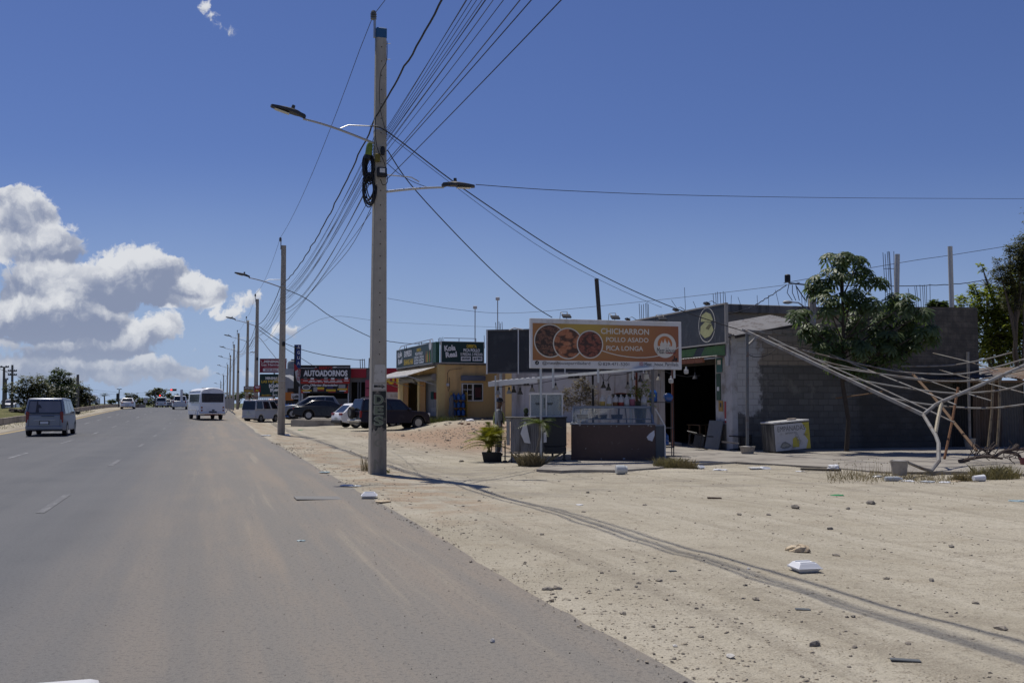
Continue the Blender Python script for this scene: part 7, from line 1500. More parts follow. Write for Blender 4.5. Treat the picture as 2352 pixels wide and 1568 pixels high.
part('roof_junk', [(.2, 1.0, .2, .7, zb2, zb2 + .35), (1.2, 1.7, .1, .6, zb2, zb2 + .8), (2.1, 2.5, .3, .7, zb2, zb2 + .55)], mat('dark_machine', (.03, .032, .036), .5, var=.5), t)
for r in range(2):
    for c in range(6):
        p = bz2(712 + 34 * c, 955, 86.5); t = thing('water_bottle', ['lower', 'upper'][r] + ' row of bottles by the kiosk, ' + ['first', 'second', 'third', 'fourth', 'fifth', 'sixth'][c] + ' blue bottle from the left', 'water bottle', (p.x, 86.5, .46 + r * .62), 0, 'blue water bottles before the kiosk'); water_bottle(t); t.scale = (1.35, 1.35, 1.3)
# minimarket signs
YM = 108.0
p = at(596, 855, YM); wv = 57 / F * YM; hv = 31 / F * YM; t = thing('sign_board', 'crimson sign reading MINIMARKET Las Hermanas on a steel post', 'sign', (p.x, YM, p.z), 0)
part('panel', [(0, wv + .2, 0, .14, 0, hv)], mat('crimson_vinyl', (.22, .015, .035), .5, var=.08), t, .01); part('frame', [(-.05, wv + .25, .02, .16, -.05, 0), (-.05, wv + .25, .02, .16, hv, hv + .05)], FRAMEW, t)
mb = MB(); mb.text('MINIMARKET', wv * .19, hv * .70, wv * .95, hv * .2, -.006, 0, bold=.04); mb.text('Las Hermanas', wv * .08, hv * .49, wv * .92, hv * .15, -.006, 0, bold=.03); mb.text('SERVICIO A DOMICILIO', wv * .18, hv * .35, wv * .80, hv * .09, -.006, 1, bold=.02); mb.rect(wv * .14, hv * .07, wv * 1.05, hv * .29, -.006, 0); mb.text('809-866-4822', wv * .23, hv * .11, wv * .8, hv * .14, -.012, 2, bold=.03)
mb.stroke([(wv * .03, hv * .88), (wv * .06, hv * .86), (wv * .09, hv * .7), (wv * .16, hv * .7), (wv * .18, hv * .82)], .03, -.006, 0); mb.build('lettering', [WTXT, mat('pink_print', (.5, .2, .22), .5), MATS['crimson_vinyl']], t, smooth=False)
part('post', [(wv * .55, wv * .61, .17, .3, -p.z - .3, hv)], GALV, t)
p2 = at(595.5, 912, YM - .4); hv2 = 53 / F * YM; t = thing('sign_board', 'dark green sign with MINIMARKET and soda lettering below the crimson sign', 'sign', (p2.x, YM - .4, p2.z), 0)
part('panel', [(0, wv + .2, 0, .14, 0, hv2)], DKGRN, t, .01)
mb = MB(); mb.text('MINIMARKET', wv * .24, hv2 * .76, wv * .8, hv2 * .115, -.006, 0, bold=.04); mb.text('LAS HERMANAS', wv * .08, hv2 * .62, wv * 1.0, hv2 * .11, -.006, 1, bold=.03); kola(mb, wv * .41, hv2 * .22, wv * .5, hv2 * .34, -.006, 0); mb.text('809-866-4822', wv * .55, hv2 * .06, wv * .6, hv2 * .065, -.006, 0, bold=.03); mb.text('DELIVERY:', wv * .1, hv2 * .06, wv * .36, hv2 * .06, -.006, 1, bold=.02); mb.build('lettering', [WTXT, YTXT], t, smooth=False)
part('post', [(wv * .55, wv * .61, .15, .27, -p2.z - .3, hv2)], GALV, t)
# low grey fence and shelter beyond the microvan
p = at(516, 931, 150); t = thing('roadside_fence', 'low grey sheet fence running beside the far poles', 'fence', (p.x, 150, gz(p.x, 150, False)), ROADH + PI)
mb = MB(); corrugated((-8, 0, 0), (58, 0, 0), (0, 0, 1.25), 120, .03, mb); mb.build('sheet', mat('grey_fence_sheet', (.24, .22, .2), .7, .2, var=.2, vs=3), t, sharp=60)
for k in range(8): part('post', [(-7.5 + 8 * k, -7.4 + 8 * k, -.12, -.04, -.2, 1.35)], GALV, t)
# ================================================================== vegetation
BARK = mat('bark', (.12, .095, .07), .95, var=.35, vs=12, bump=.5, bs=30); TWIG = mat('dry_twig', (.17, .13, .095), .9, var=.3, vs=15)
LEAFB = mat('broad_leaf', (.085, .12, .042), .48, var=.55, vs=3.5, spec=.5, trans=.38); LEAFM = mat('mid_leaf', (.062, .088, .024), .55, var=.5, vs=2.5, trans=.3); LEAFY = mat('light_leaf', (.20, .235, .055), .55, var=.5, vs=2.2, trans=.5); LEAFD = mat('dark_leaf', (.028, .042, .016), .5, var=.5, vs=3, trans=.2); LEAFO = mat('olive_leaf', (.10, .108, .048), .6, var=.45, vs=1.5, trans=.33)
FROND = mat('palm_frond', (.19, .19, .03), .5, var=.4, vs=5, trans=.3); DRYG = mat('dry_grass_blade', (.20, .165, .085), .8, var=.4, vs=6, trans=.2); GRNG = mat('green_grass_blade', (.10, .115, .035), .7, var=.45, vs=5, trans=.25); DRYL = mat('dry_leaf', (.17, .145, .085), .8, var=.4, vs=6, trans=.15)
def leafcloud(mb, rnd, blobs, n, size, asp=.5, droop=.3, shell=.55):
    tot = sum(b[3] * b[4] * b[5] if len(b) > 5 else b[3] ** 3 for b in blobs)
    for b in blobs:
        c = Vector(b[:3]); rx, ry, rz = (b[3], b[4], b[5]) if len(b) > 5 else (b[3],) * 3
        k = max(4, int(n * (rx * ry * rz) ** .8 / sum(((q[3] * q[4] * q[5]) if len(q) > 5 else q[3] ** 3) ** .8 for q in blobs)))
        cl = [Vector((rnd.gauss(0, 1), rnd.gauss(0, 1), rnd.gauss(0, 1))).normalized() * rnd.uniform(shell, 1.0) for _ in range(max(3, k // 14))]
        for i in range(k):
            o = cl[i % len(cl)] + Vector((rnd.gauss(0, .13), rnd.gauss(0, .13), rnd.gauss(0, .13)))
            p = c + Vector((o.x * rx, o.y * ry, o.z * rz)); s = size * rnd.uniform(.6, 1.3)
            a = rnd.uniform(0, 2 * PI); t = Vector((math.cos(a), math.sin(a), rnd.uniform(-droop - .4, .5))).normalized(); u = t.cross(Vector((rnd.uniform(-.5, .5), rnd.uniform(-.5, .5), 1))).normalized() * s * asp
            mb.add([p, p + t * s * .5 + u * .5, p + t * s, p + t * s * .5 - u * .5], [(0, 1, 2, 3)])
def limbs(mb, rnd, base, top, r, targets):
    P_ = [Vector(base)]; n = 5
    for i in range(1, n + 1): P_.append(Vector(base).lerp(Vector(top), i / n) + Vector((rnd.uniform(-.06, .06), rnd.uniform(-.06, .06), 0)) * r * 12)
    mb.tube(P_, [r * (1 - .5 * i / n) for i in range(n + 1)], 8)
    for b in targets:
        a = P_[rnd.randint(2, n)]; e = Vector(b[:3]); m = a.lerp(e, .5) + Vector((rnd.uniform(-.15, .15), rnd.uniform(-.15, .15), .1)) * (e - a).length * .4
        mb.tube([a, m, e], [r * .42, r * .28, r * .08], 5)
def tree(label, px, py, Y, blobs, n, size, m, seed, tr=.12, name='tree', cat='tree', group=None, asp=.5, bark=None, top=None, base=None):
    """blobs: (px, py, radius px[, ry]) in the picture grid; turned into a real crown with depth at distance Y"""
    rnd = random.Random(seed); B = []
    for b in blobs:
        p = at(b[0], b[1], Y + rnd.uniform(-.35, .35) * b[2] / F * Y); r = b[2] / F * Y; B.append((p.x, p.y, p.z, r, r, (b[3] if len(b) > 3 else b[2]) / F * Y))
    bp = at(px, py, Y); bp.z = gz(bp.x, bp.y, False) if base is None else base; t = thing(name, label, cat, bp, 0, group, world=True)
    zt = max(b[2] for b in B); cx = sum(b[0] for b in B) / len(B)
    mb = MB(); limbs(mb, rnd, (bp.x, bp.y, bp.z - .2), top or ((bp.x + cx) / 2, Y, bp.z + (zt - bp.z) * .75), tr, B); mb.build('trunk', bark or BARK, t)
    mb = MB(); leafcloud(mb, rnd, B, n, size, asp); mb.build('crown', m, t, smooth=False); return t
# --- big palmate leaved tree against the block wall
rnd = random.Random(21); YT = 33.6
cl6 = [(740, 125, 75), (650, 130, 50), (830, 150, 60), (600, 285, 75), (715, 225, 90), (850, 255, 90), (955, 275, 55), (545, 325, 50), (485, 490, 55), (530, 585, 60), (650, 420, 95), (780, 400, 95), (620, 600, 90), (900, 420, 80), (1050, 395, 70), (1150, 410, 75), (1245, 480, 60), (1285, 575, 45), (1000, 520, 95), (1145, 540, 90), (800, 560, 105), (700, 700, 90), (850, 700, 105), (1000, 660, 105), (1130, 660, 80), (1225, 600, 55), (900, 790, 70), (740, 790, 50), (1190, 690, 50), (950, 600, 80), (600, 690, 60), (680, 800, 50), (830, 840, 50), (970, 760, 70), (1080, 750, 55), (560, 640, 45), (1290, 630, 40), (440, 480, 35)]
bp = at6(760, 1330, YT + .6); t = thing('tree', 'broad palmate leaved tree growing against the grey block wall', 'tree', (bp.x, bp.y, ZS), 0, world=True)
C_ = []
for x, y, r in cl6: p = at6(x, y, YT + rnd.uniform(-.7, .7)); C_.append((p.x, p.y, p.z, r * .3663 / F * YT))
mb = MB(); mb.tube([Vector((bp.x, bp.y, ZS - .1)), at6(775, 1150, YT + .5), at6(735, 900, YT + .3), at6(742, 640, YT), at6(738, 400, YT), at6(730, 200, YT)], [.085, .075, .07, .06, .05, .03], 9)
for b in C_:
    e = Vector(b[:3]); a = at6(740, min(900, max(260, (945 - (b[2] - EYE) / YT * F) * 2.73 - 1489 + 170)), YT); mb.tube([a, a.lerp(e, .55) + Vector((0, 0, -.08)), e], [.032, .024, .014], 5)
mb.build('trunk', mat('shaded_bark', (.055, .045, .038), .9, var=.3, vs=10), t)  # bark colour darkened to carry the deep shade around this trunk
def palmate(mb, c, R, up, yaw, nl=9):
    """lobed leaf hanging from its stalk"""
    x_ = Vector((math.cos(yaw), math.sin(yaw), 0)); y_ = up.cross(x_).normalized(); x_ = y_.cross(up)
    for k in range(nl):
        a = -2.6 + 5.2 * k / (nl - 1); L = R * (1 - .28 * abs(a) / 2.6) ; d = .23
        def pt(r, an, dz): return c + (x_ * math.cos(an) + y_ * math.sin(an)) * r - up * dz
        mb.add([pt(0, 0, 0), pt(L * .42, a - d, L * .03), pt(L * .78, a - d * .72, L * .20), pt(L, a, L * .36), pt(L * .78, a + d * .72, L * .20), pt(L * .42, a + d, L * .03), pt(L * .5, a, -.01)], [(0, 1, 6), (0, 6, 5), (1, 2, 6), (6, 4, 5), (2, 3, 6), (6, 3, 4)])
mb = MB()
for b in C_:
    k = max(4, int(25 * (b[3] / .5) ** 1.5))
    for i in range(k):
        o = Vector((rnd.gauss(0, 1), rnd.gauss(0, 1) - .3, rnd.gauss(0, .9))); o = o.normalized() * b[3] * rnd.uniform(.3, 1.0); p = Vector(b[:3]) + o
        up = (Vector((0, 0, 1)) + o.normalized() * .75 + Vector((rnd.uniform(-.25, .25), rnd.uniform(-.45, .1), 0))).normalized()
        palmate(mb, p, rnd.uniform(.27, .45), up, rnd.uniform(0, 2 * PI), rnd.choice((7, 8, 9)))
mb.build('crown', LEAFB, t, sharp=70)
# --- trees at the right edge behind the walls
tree('dense leafy tree rising behind the tall block wall at the right edge', 2290, 1010, 46, [(2225, 700, 30), (2240, 660, 16), (2270, 690, 38), (2265, 740, 45), (2310, 750, 50), (2320, 690, 45), (2350, 640, 35), (2345, 730, 60), (2390, 700, 70), (2250, 790, 45), (2300, 810, 50), (2360, 800, 60), (2420, 780, 60), (2255, 610, 12)], 26000, .2, LEAFY, 31, .2)
tree('feathery acacia like tree with brown pods overhanging the right edge', 2345, 1010, 43, [(2335, 600, 28), (2300, 630, 26), (2345, 640, 40), (2330, 690, 30), (2385, 590, 60), (2320, 570, 14), (2350, 560, 20), (2290, 600, 10), (2310, 660, 22)], 15000, .17, LEAFO, 32, .14, asp=.28)
tree('thin branch tip hanging in at the upper right edge', 2420, 1010, 41, [(2352, 487, 9), (2348, 508, 7), (2385, 470, 40), (2400, 520, 30)], 420, .16, LEAFO, 33, .08, asp=.28)
tree('low dark leaved bush showing above the tall block wall', 2160, 980, 44, [(2148, 705, 15), (2165, 712, 18), (2135, 712, 10), (2180, 716, 14)], 2200, .24, LEAFM, 34, .08, 'bush', 'bush')
tp_ = thing('fan_palm', 'fan palm frond cluster in front of the right edge tree', 'palm', at(2268, 900, 44), 0, world=True); tp_.location.z = 0; MW[tp_.name] = Matrix.Translation(tp_.location)
mb = MB(); mb.tube([at(2275, 950, 48), at(2272, 800, 48), at(2266, 655, 47)], .06, 7); mb.build('trunk', BARK, tp_)
mb = MB(); c = at(2266, 655, 47)
for k in range(26): a = rnd.uniform(0, 2 * PI); el = rnd.uniform(-.6, 1.2); d = Vector((math.cos(a) * math.cos(el), math.sin(a) * math.cos(el), math.sin(el))); u = d.orthogonal().normalized() * .03; L = rnd.uniform(.5, .85); mb.add([c + u, c + d * L, c - u], [(0, 1, 2)])
mb.build('crown', LEAFD, tp_, smooth=False)
# --- dry shrub and potted bush behind the counter
tree('tall dry shrub behind the glass counter', 1332, 960, 36.5, [(1335, 900, 24, 34), (1310, 912, 20, 28), (1355, 915, 20, 30), (1340, 880, 16, 18), (1300, 930, 18, 22), (1365, 935, 14, 20)], 3600, .085, DRYL, 41, .035, 'shrub', 'shrub', bark=TWIG)
p = at4(1440, 950, 30.2); t = thing('potted_bush', 'bright green bush in a grey pot at the counter right end', 'potted plant', (p.x, 30.2, gz0 + zg1 + .0), 0)
mb = MB(); mb.lathe([(.14, -.5), (.2, 0), (.21, .18), (.22, .2), (.19, .2), (.0, .17)], 16); mb.build('pot', mat('olive_pot', (.10, .10, .07), .7, var=.2), t)
mb = MB(); rn2 = random.Random(5); B = [(-.16, 0, .42, .22), (.05, 0, .55, .25), (-.28, .0, .28, .16), (.22, .05, .42, .2), (.32, .05, .12, .16), (0, 0, .32, .22)]
for b in B: mb.tube([(0, 0, .15), (b[0] * .5, b[1], b[2] * .6), b[:3]], .01, 5)
mb.build('stem', BARK, t); mb = MB(); leafcloud(mb, rn2, B, 900, .075, .55); mb.build('foliage', LEAFY, t, smooth=False)
# --- palms by the stall
def fronds(mb, rnd, c, n, L, lift=.9, leaf=.28, m=None):
    for k in range(n):
        a = 2 * PI * k / n + rnd.uniform(-.25, .25); el = rnd.uniform(.35, 1.25) * lift; l = L * rnd.uniform(.7, 1.1); d = Vector((math.cos(a), math.sin(a), 0)); P_ = []
        for i in range(9): t_ = i / 8; P_.append(Vector(c) + d * l * t_ * math.cos(el) * (1 + .25 * t_) + Vector((0, 0, l * (t_ * math.sin(el) - .62 * t_ * t_ * (1.25 - .5 * math.sin(el))))))
        mb.tube(P_, [.011 - .008 * i / 8 for i in range(9)], 4)
        for i in range(1, 17):
            q = i / 17; j = min(7, int(q * 8)); p = P_[j].lerp(P_[j + 1], q * 8 - j); tg = (P_[j + 1] - P_[j]).normalized(); s_ = tg.cross(Vector((0, 0, 1))).normalized(); ll = leaf * math.sin(PI * min(.97, .12 + q * .85)) * rnd.uniform(.8, 1.15)
            for sd in (-1, 1): e = p + (s_ * sd * .8 + tg * .55 + Vector((0, 0, -.25))).normalized() * ll; w_ = tg * .014; mb.add([p - w_, p + w_, e], [(0, 1, 2)])
p = at4(128, 1438, 29.6); t = thing('potted_palm', 'yellow green areca palm in a black crate left of the stall', 'potted plant', (p.x, 29.6, gz(p.x, 29.6)), 0)
mb = MB(); mb.frust((0, 0, -.02), (.34, .34), (.46, .40), .30); mb.box((.22, .05, .14), (.26, .3, .26), 0, bev=.02); mb.build('crate', DARK, t)
mb = MB(); rn2 = random.Random(9)
for k in range(7): mb.tube([(rn2.uniform(-.1, .1), rn2.uniform(-.1, .1), .25), (rn2.uniform(-.16, .16), rn2.uniform(-.12, .12), .62)], .018, 5)
mb.build('stems', mat('cane_stem', (.2, .17, .05), .6, var=.3), t)
mb = MB()
for k in range(8): fronds(mb, rn2, (rn2.uniform(-.16, .16), rn2.uniform(-.12, .12), .42 + rn2.uniform(0, .35)), 7, .85, 1.25, .27)
mb.build('fronds', FROND, t, smooth=False)
p = at4(515, 1425, 27.6); t = thing('palm_sapling', 'small leaning palm sapling in front of the grey cart', 'palm', (p.x, 27.6, gz(p.x, 27.6)), 0, world=True); tp = at4(566, 1120, 27.6)
mb = MB(); mb.tube([(p.x, 27.6, t.location.z - .05), at4(545, 1330, 27.6), at4(568, 1230, 27.6), tp], [.05, .035, .035, .03], 8); mb.build('trunk', mat('palm_trunk', (.2, .17, .13), .9, var=.3, vs=14), t)
mb = MB(); rn2 = random.Random(14); fronds(mb, rn2, tp, 9, .62, .95, .24); fronds(mb, rn2, tp, 5, .8, .5, .26); mb.build('crown', mat('sapling_frond', (.075, .10, .02), .5, var=.4, vs=5, trans=.3), t, smooth=False)
# --- median and far trees on the left
GL = 'trees on the grassy median'
tree('broad dark tree at the left picture edge of the median', 62, 940, 90, [(40, 905, 20), (62, 885, 24), (85, 880, 22), (60, 915, 24), (25, 890, 14), (95, 905, 24)], 4200, .27, LEAFO, 51, .14, group=GL)
tree('tall light green tree in the middle of the median trees', 128, 940, 102, [(128, 862, 14, 18), (145, 868, 18), (118, 885, 22), (150, 890, 24), (165, 858, 6), (135, 910, 26)], 4200, .30, LEAFM, 52, .14, group=GL)
tree('rounded olive tree at the right end of the median trees', 180, 945, 120, [(172, 890, 20), (190, 905, 20), (165, 910, 24), (205, 918, 14), (182, 922, 22)], 4000, .36, LEAFO, 53, .13, group=GL)
tree('dense olive tree behind the other median trees', 105, 940, 98, [(100, 895, 26), (130, 900, 30), (155, 915, 28), (80, 912, 26), (110, 918, 26)], 2000, .34, LEAFD, 54, .14, group=GL)
p = at(85, 955, 91); p.z = gz(p.x, p.y, False); t = thing('young_palm', 'young palm like tree in front of the median trees', 'palm', p, 0); mb = MB(); mb.tube([(0, 0, -.1), (.03, 0, .6), (0, 0, 1.3)], [.07, .05, .05], 7); mb.build('trunk', BARK, t); mb = MB(); fronds(mb, random.Random(3), (0, 0, 1.25), 14, .95, 1.0, .35); fronds(mb, random.Random(4), (0, 0, 1.1), 8, .9, .6, .35); mb.build('crown', LEAFM, t, smooth=False)
mb = MB(); rr = random.Random(4); pp = at(50, 950, 88); pp.z = gz(pp.x, pp.y, False)
for k in range(26): mb.rock(pp + Vector((rr.uniform(-.9, .9), rr.uniform(-.5, .5), rr.uniform(0, .25))), rr.uniform(.1, .3), 0, .7, k)
solo(mb, 'rubble_pile', mat('dark_rubble', (.06, .05, .042), .95, var=.4, vs=5), 'dark rubble pile at the foot of the median trees', 'rubble pile', kind='stuff', smooth=False)
FARL = 'far trees around the traffic lights'
for k, (px, Y, bl, n, sz, m, lab) in enumerate((
    (360, 205, [(348, 906, 12, 8), (366, 900, 15, 10), (380, 906, 9, 7), (358, 896, 10, 7)], 700, .75, LEAFO, 'spreading tree rising above the far traffic lights'),
    (301, 210, [(296, 912, 10), (306, 910, 9), (315, 918, 8), (288, 918, 8)], 500, .7, LEAFO, 'rounded tree behind the far white hatchback'),
    (262, 200, [(256, 922, 7), (266, 920, 7), (250, 925, 5)], 300, .6, LEAFM, 'low bush left of the traffic light post'),
    (325, 230, [(318, 920, 9, 7), (330, 921, 9, 7), (338, 923, 8, 6)], 500, .7, LEAFM, 'low hedge like tree left of the spreading tree'),
    (392, 230, [(385, 919, 10, 8), (396, 917, 10, 9), (405, 915, 11, 10)], 500, .8, LEAFM, 'mid green tree right of the spreading tree'),
    (418, 230, [(415, 914, 11, 11), (426, 911, 10, 10), (436, 918, 10, 10)], 500, .8, LEAFD, 'dark tree behind the far pickup truck'),
    (350, 235, [(343, 922, 10, 7), (356, 921, 10, 8), (368, 920, 10, 8)], 500, .7, LEAFD, 'low dark tree under the spreading tree'),
    (513, 260, [(508, 912, 9), (518, 910, 8), (526, 914, 8)], 400, .8, LEAFD, 'dark tree behind the far utility poles'),
    (548, 210, [(540, 908, 10), (552, 906, 11), (562, 910, 9)], 400, .75, LEAFM, 'tree behind the cut out board on the poles'),
    (575, 200, [(572, 908, 8), (583, 906, 8)], 300, .7, LEAFO, 'small tree between the third and fourth poles'))):
    tree(lab, px, 930, Y, bl, n, sz, m, 60 + k, .18, group=FARL, base=-.6)
for k, (px, Y, lab) in enumerate(((240, 190, 'far palm tree left of the traffic light post'), (206, 120, 'palm tree at the right end of the median trees'))):
    p = at(px, 900, Y); t = thing('palm_tree', lab, 'palm', (p.x, Y, .4), 0); h = at(px, 910 if k == 0 else 914, Y).z - .4
    mb = MB(); mb.tube([(0, 0, -1.0), (.1, 0, h * .5), (0, 0, h)], [.16, .13, .11], 7); mb.build('trunk', BARK, t); mb = MB(); fronds(mb, random.Random(80 + k), (0, 0, h), 16, 1.5 if k == 0 else 1.0, 1.0, .5); mb.build('crown', LEAFD, t, smooth=False)
# --- grass and weeds
def tuft(label, p, r, h, n, m, seed, name='grass_tuft', cat='grass', lean=.5, stuff=None):
    rr = random.Random(seed); mb = MB()
    for _ in range(n):
        a = rr.uniform(0, 2 * PI); d = r * rr.random() ** .6; b = Vector((math.cos(a) * d, math.sin(a) * d * .7, 0)); hh = h * rr.uniform(.4, 1.1); l = Vector((rr.gauss(0, lean), rr.gauss(0, lean), 0)) * hh; w_ = Vector((rr.uniform(-1, 1), rr.uniform(-1, 1), 0)).normalized() * rr.uniform(.004, .009)
        m_ = b + l * .35 + Vector((0, 0, hh * .6)); mb.add([b - w_, b + w_, m_ + w_ * .6, b + l + Vector((0, 0, hh)), m_ - w_ * .6], [(0, 1, 2, 3, 4)])
    mb.v = [q + Vector(p) for q in mb.v]; return solo(mb, name, m, label, cat, base=p, smooth=False)
GT = mat('mixed_grass', (.21, .185, .085), .8, var=.5, vs=4, trans=.2)
def gp2(px, py): p = gpt(px, py); p.z = gz(p.x, p.y) - .01; return p
tuft('large dry grass tuft before the toppled chairs', gp2(1540, 1074), .45, .30, 800, GT, 1); tuft('dry grass tuft to the right of the large tuft', gp2(1580, 1076), .26, .26, 350, DRYG, 2)
tuft('dry weed bush at the foot of the palm sapling', gp2(1220, 1070), .36, .42, 800, DRYL, 3, 'weed', 'weed', .6); tuft('low green weed at the corner post footing', gp2(1722, 1058), .28, .2, 300, GRNG, 4, 'weed', 'weed', .8)
tuft('thin dry weeds at the base of the near pole', gp2(842, 1082), .16, .42, 60, DRYG, 5, 'weed', 'weed', .25); tuft('small green weeds at the right base of the near pole', gp2(886, 1086), .12, .12, 50, GRNG, 6, 'weed', 'weed', .6)
tuft('wide green brown grass tuft at the right edge of the apron', gp2(2285, 1098), .55, .36, 900, GT, 7); tuft('low grass tuft left of the right edge tuft', gp2(2215, 1102), .3, .22, 300, DRYG, 8)
tuft('green grass patch by the yellow shop kerb', gp2(992, 972), .9, .5, 500, GRNG, 9); tuft('thin green grass on the mound below the yellow shop', gp2(1040, 966), .9, .35, 260, GRNG, 10)
mb = MB(); rr = random.Random(77)
for _ in range(1500):
    px = rr.uniform(1900, 2380); p = gp2(px, 1098 + rr.gauss(0, 6) - 10 * (px > 2200)); hh = rr.uniform(.05, .2); a = Vector((rr.gauss(0, .5), rr.gauss(0, .5), 0)) * hh; w_ = Vector((.006, .002, 0)); mb.add([p - w_, p + w_, p + a + Vector((0, 0, hh))], [(0, 1, 2)])
for _ in range(40):
    px = rr.uniform(1900, 2060); p = gp2(px, rr.uniform(1082, 1096)); w_ = Vector((.005, 0, 0)); e = p + Vector((rr.uniform(-.06, .06), 0, rr.uniform(.2, .36))); mb.add([p - w_, p + w_, e], [(0, 1, 2)]); mb.rock(e, .012, 0, 1, _)
tag(solo(mb, 'dry_grass', DRYG, 'thin dry grass strip along the front edge of the apron', 'grass', smooth=False), kind='stuff')
mb = MB()
for _ in range(2200):
    s = rr.uniform(10, 120); n_ = rr.choice((rr.uniform(-12.6, -11.4), rr.uniform(-30, -13))); p = rn(s, n_); p.z = gz(p.x, p.y) - .01; hh = rr.uniform(.05, .16); a = Vector((rr.gauss(0, .5), rr.gauss(0, .5), 0)) * hh; w_ = Vector((.014, .006, 0)); mb.add([p - w_, p + w_, p + a + Vector((0, 0, hh))], [(0, 1, 2)])
tag(solo(mb, 'median_grass', GRNG, 'short grass growing on the median beside the wall', 'grass', smooth=False), kind='stuff')
# ================================================================== stones and gravel
STN = mat('pale_stone', (.34, .30, .24), .95, var=.3, vs=8, bump=.4, bs=30); STD = mat('grey_stone', (.20, .18, .155), .95, var=.3, vs=8); STW = mat('white_stone', (.52, .50, .46), .9, var=.12)
def stone(px, py, r, m=STN, label=None, seed=0, sq=.6): r *= .75; p = gpt(px, py); mb = MB(); mb.rock(p + Vector((0, 0, r * sq * .45)), r, 0, sq, seed); return solo(mb, 'stone', m, label or 'small stone lying on the dirt lot', 'stone', base=p, group='loose stones on the dirt' if not label else None, smooth=False)
stone(1131, 1474, .032, STW, 'white pebble on the dusty asphalt edge', 1, .9); stone(1258, 1354, .07, STD, 'flat grey stone at the road edge', 2, .4); stone(1281, 1352, .06, STN, 'pale stone beside the flat grey stone', 3, .6); stone(2000, 1157, .13, STD, 'dark rounded stone on the right of the dirt lot', 4, .5); stone(1514, 1335, .05, STN, 'two toned stone left of the cable shadow', 5)
for k, (x, y, r, m) in enumerate(((1828, 1170, .10, STD), (1948, 1171, .06, STD), (1907, 1214, .06, STD), (1921, 1272, .06, STN), (2036, 1328, .04, STN), (1736, 1378, .05, STN), (1870, 1486, .06, STD), (1678, 1510, .05, STW), (2299, 1446, .07, STN), (1720, 1310, .03, STW), (1461, 1348, .03, STD), (1698, 1182, .07, STN), (1765, 1182, .05, STD), (2185, 1256, .05, STD), (2090, 1170, .04, STN), (1610, 1463, .035, STN), (1550, 1484, .03, STW), (1430, 1410, .04, STN), (1500, 1440, .03, STD), (1340, 1180, .05, STN), (1244, 1225, .05, STN), (1480, 1160, .06, STN), (1100, 1150, .05, STN), (1060, 1060, .1, STD), (980, 1040, .09, STN), (1350, 1130, .06, STD), (2140, 1330, .05, STD), (2240, 1380, .05, STN), (1960, 1420, .03, STD))): stone(x, y, r, m, None, 20 + k)
for k in range(46):
    px = rr.uniform(985, 1135); py = rr.gauss(972, 6) if k < 30 else rr.uniform(985, 1015); stone(px, py, rr.uniform(.05, .16) if k < 30 else rr.uniform(.04, .09), rr.choice((STN, STN, STD, mat('red_brown_stone', (.22, .13, .085), .95, var=.3, vs=6))), 'broken stone in the rubble below the yellow shop', 70 + k); COL.objects[-1]['group'] = 'rubble stones below the yellow shop'
mb = MB(); cnt = 0; rr = random.Random(99)
while cnt < 9500:
    s = 4.2 + 40 * rr.random() ** 1.7; n_ = 2.95 + (min(26, 3 + s * .75)) * rr.random() if rr.random() < .80 else 2.75 + abs(rr.gauss(0, .8))
    p = rn(s, n_); px = CX + F * p.x / max(.1, p.y)
    if p.y < 4 or px > 2450: continue
    if mnoise.noise(Vector((p.x * .45, p.y * .45, 4))) < rr.uniform(-.5, .25): continue
    z = gz(p.x, p.y); r = min(.022, .003 + .0038 * rr.expovariate(1)) * (1 + s * .02); mb.rock(Vector((p.x, p.y, z + r * .12)), r, 0 if rr.random() < .68 else 1, .6, cnt); cnt += 1
for cnt in range(900):
    n_ = 13.6 + rr.gauss(0, 1.6); s = 50.5 + rr.gauss(0, 3.2) if cnt % 3 else rr.uniform(36, 56); p = rn(s, n_ if cnt % 3 else rr.uniform(7, 16)); r = rr.uniform(.012, .05) if rr.random() < .95 else rr.uniform(.05, .10); mb.rock(Vector((p.x, p.y, gz(p.x, p.y) + r * .15)), r, 0 if rr.random() < .7 else 1, .6, cnt)
cnt = 0
while cnt < 480:
    s = 4.2 + 22 * rr.random() ** 1.5; n_ = 2.7 - abs(rr.gauss(0, 1.5)); p = rn(s, n_); r = rr.uniform(.002, .0065); mb.rock(Vector((p.x, p.y, .002 + r * .3)), r, 1 if rr.random() < .8 else 0, .7, cnt); cnt += 1
g_ = solo(mb, 'gravel', [mat('gravel_pale', (.36, .31, .235), .95, var=.3, vs=2), mat('gravel_dark', (.20, .175, .145), .95, var=.35, vs=2)], 'fine loose gravel scattered over the dirt and the road edge', 'gravel', smooth=False); g_['kind'] = 'stuff'
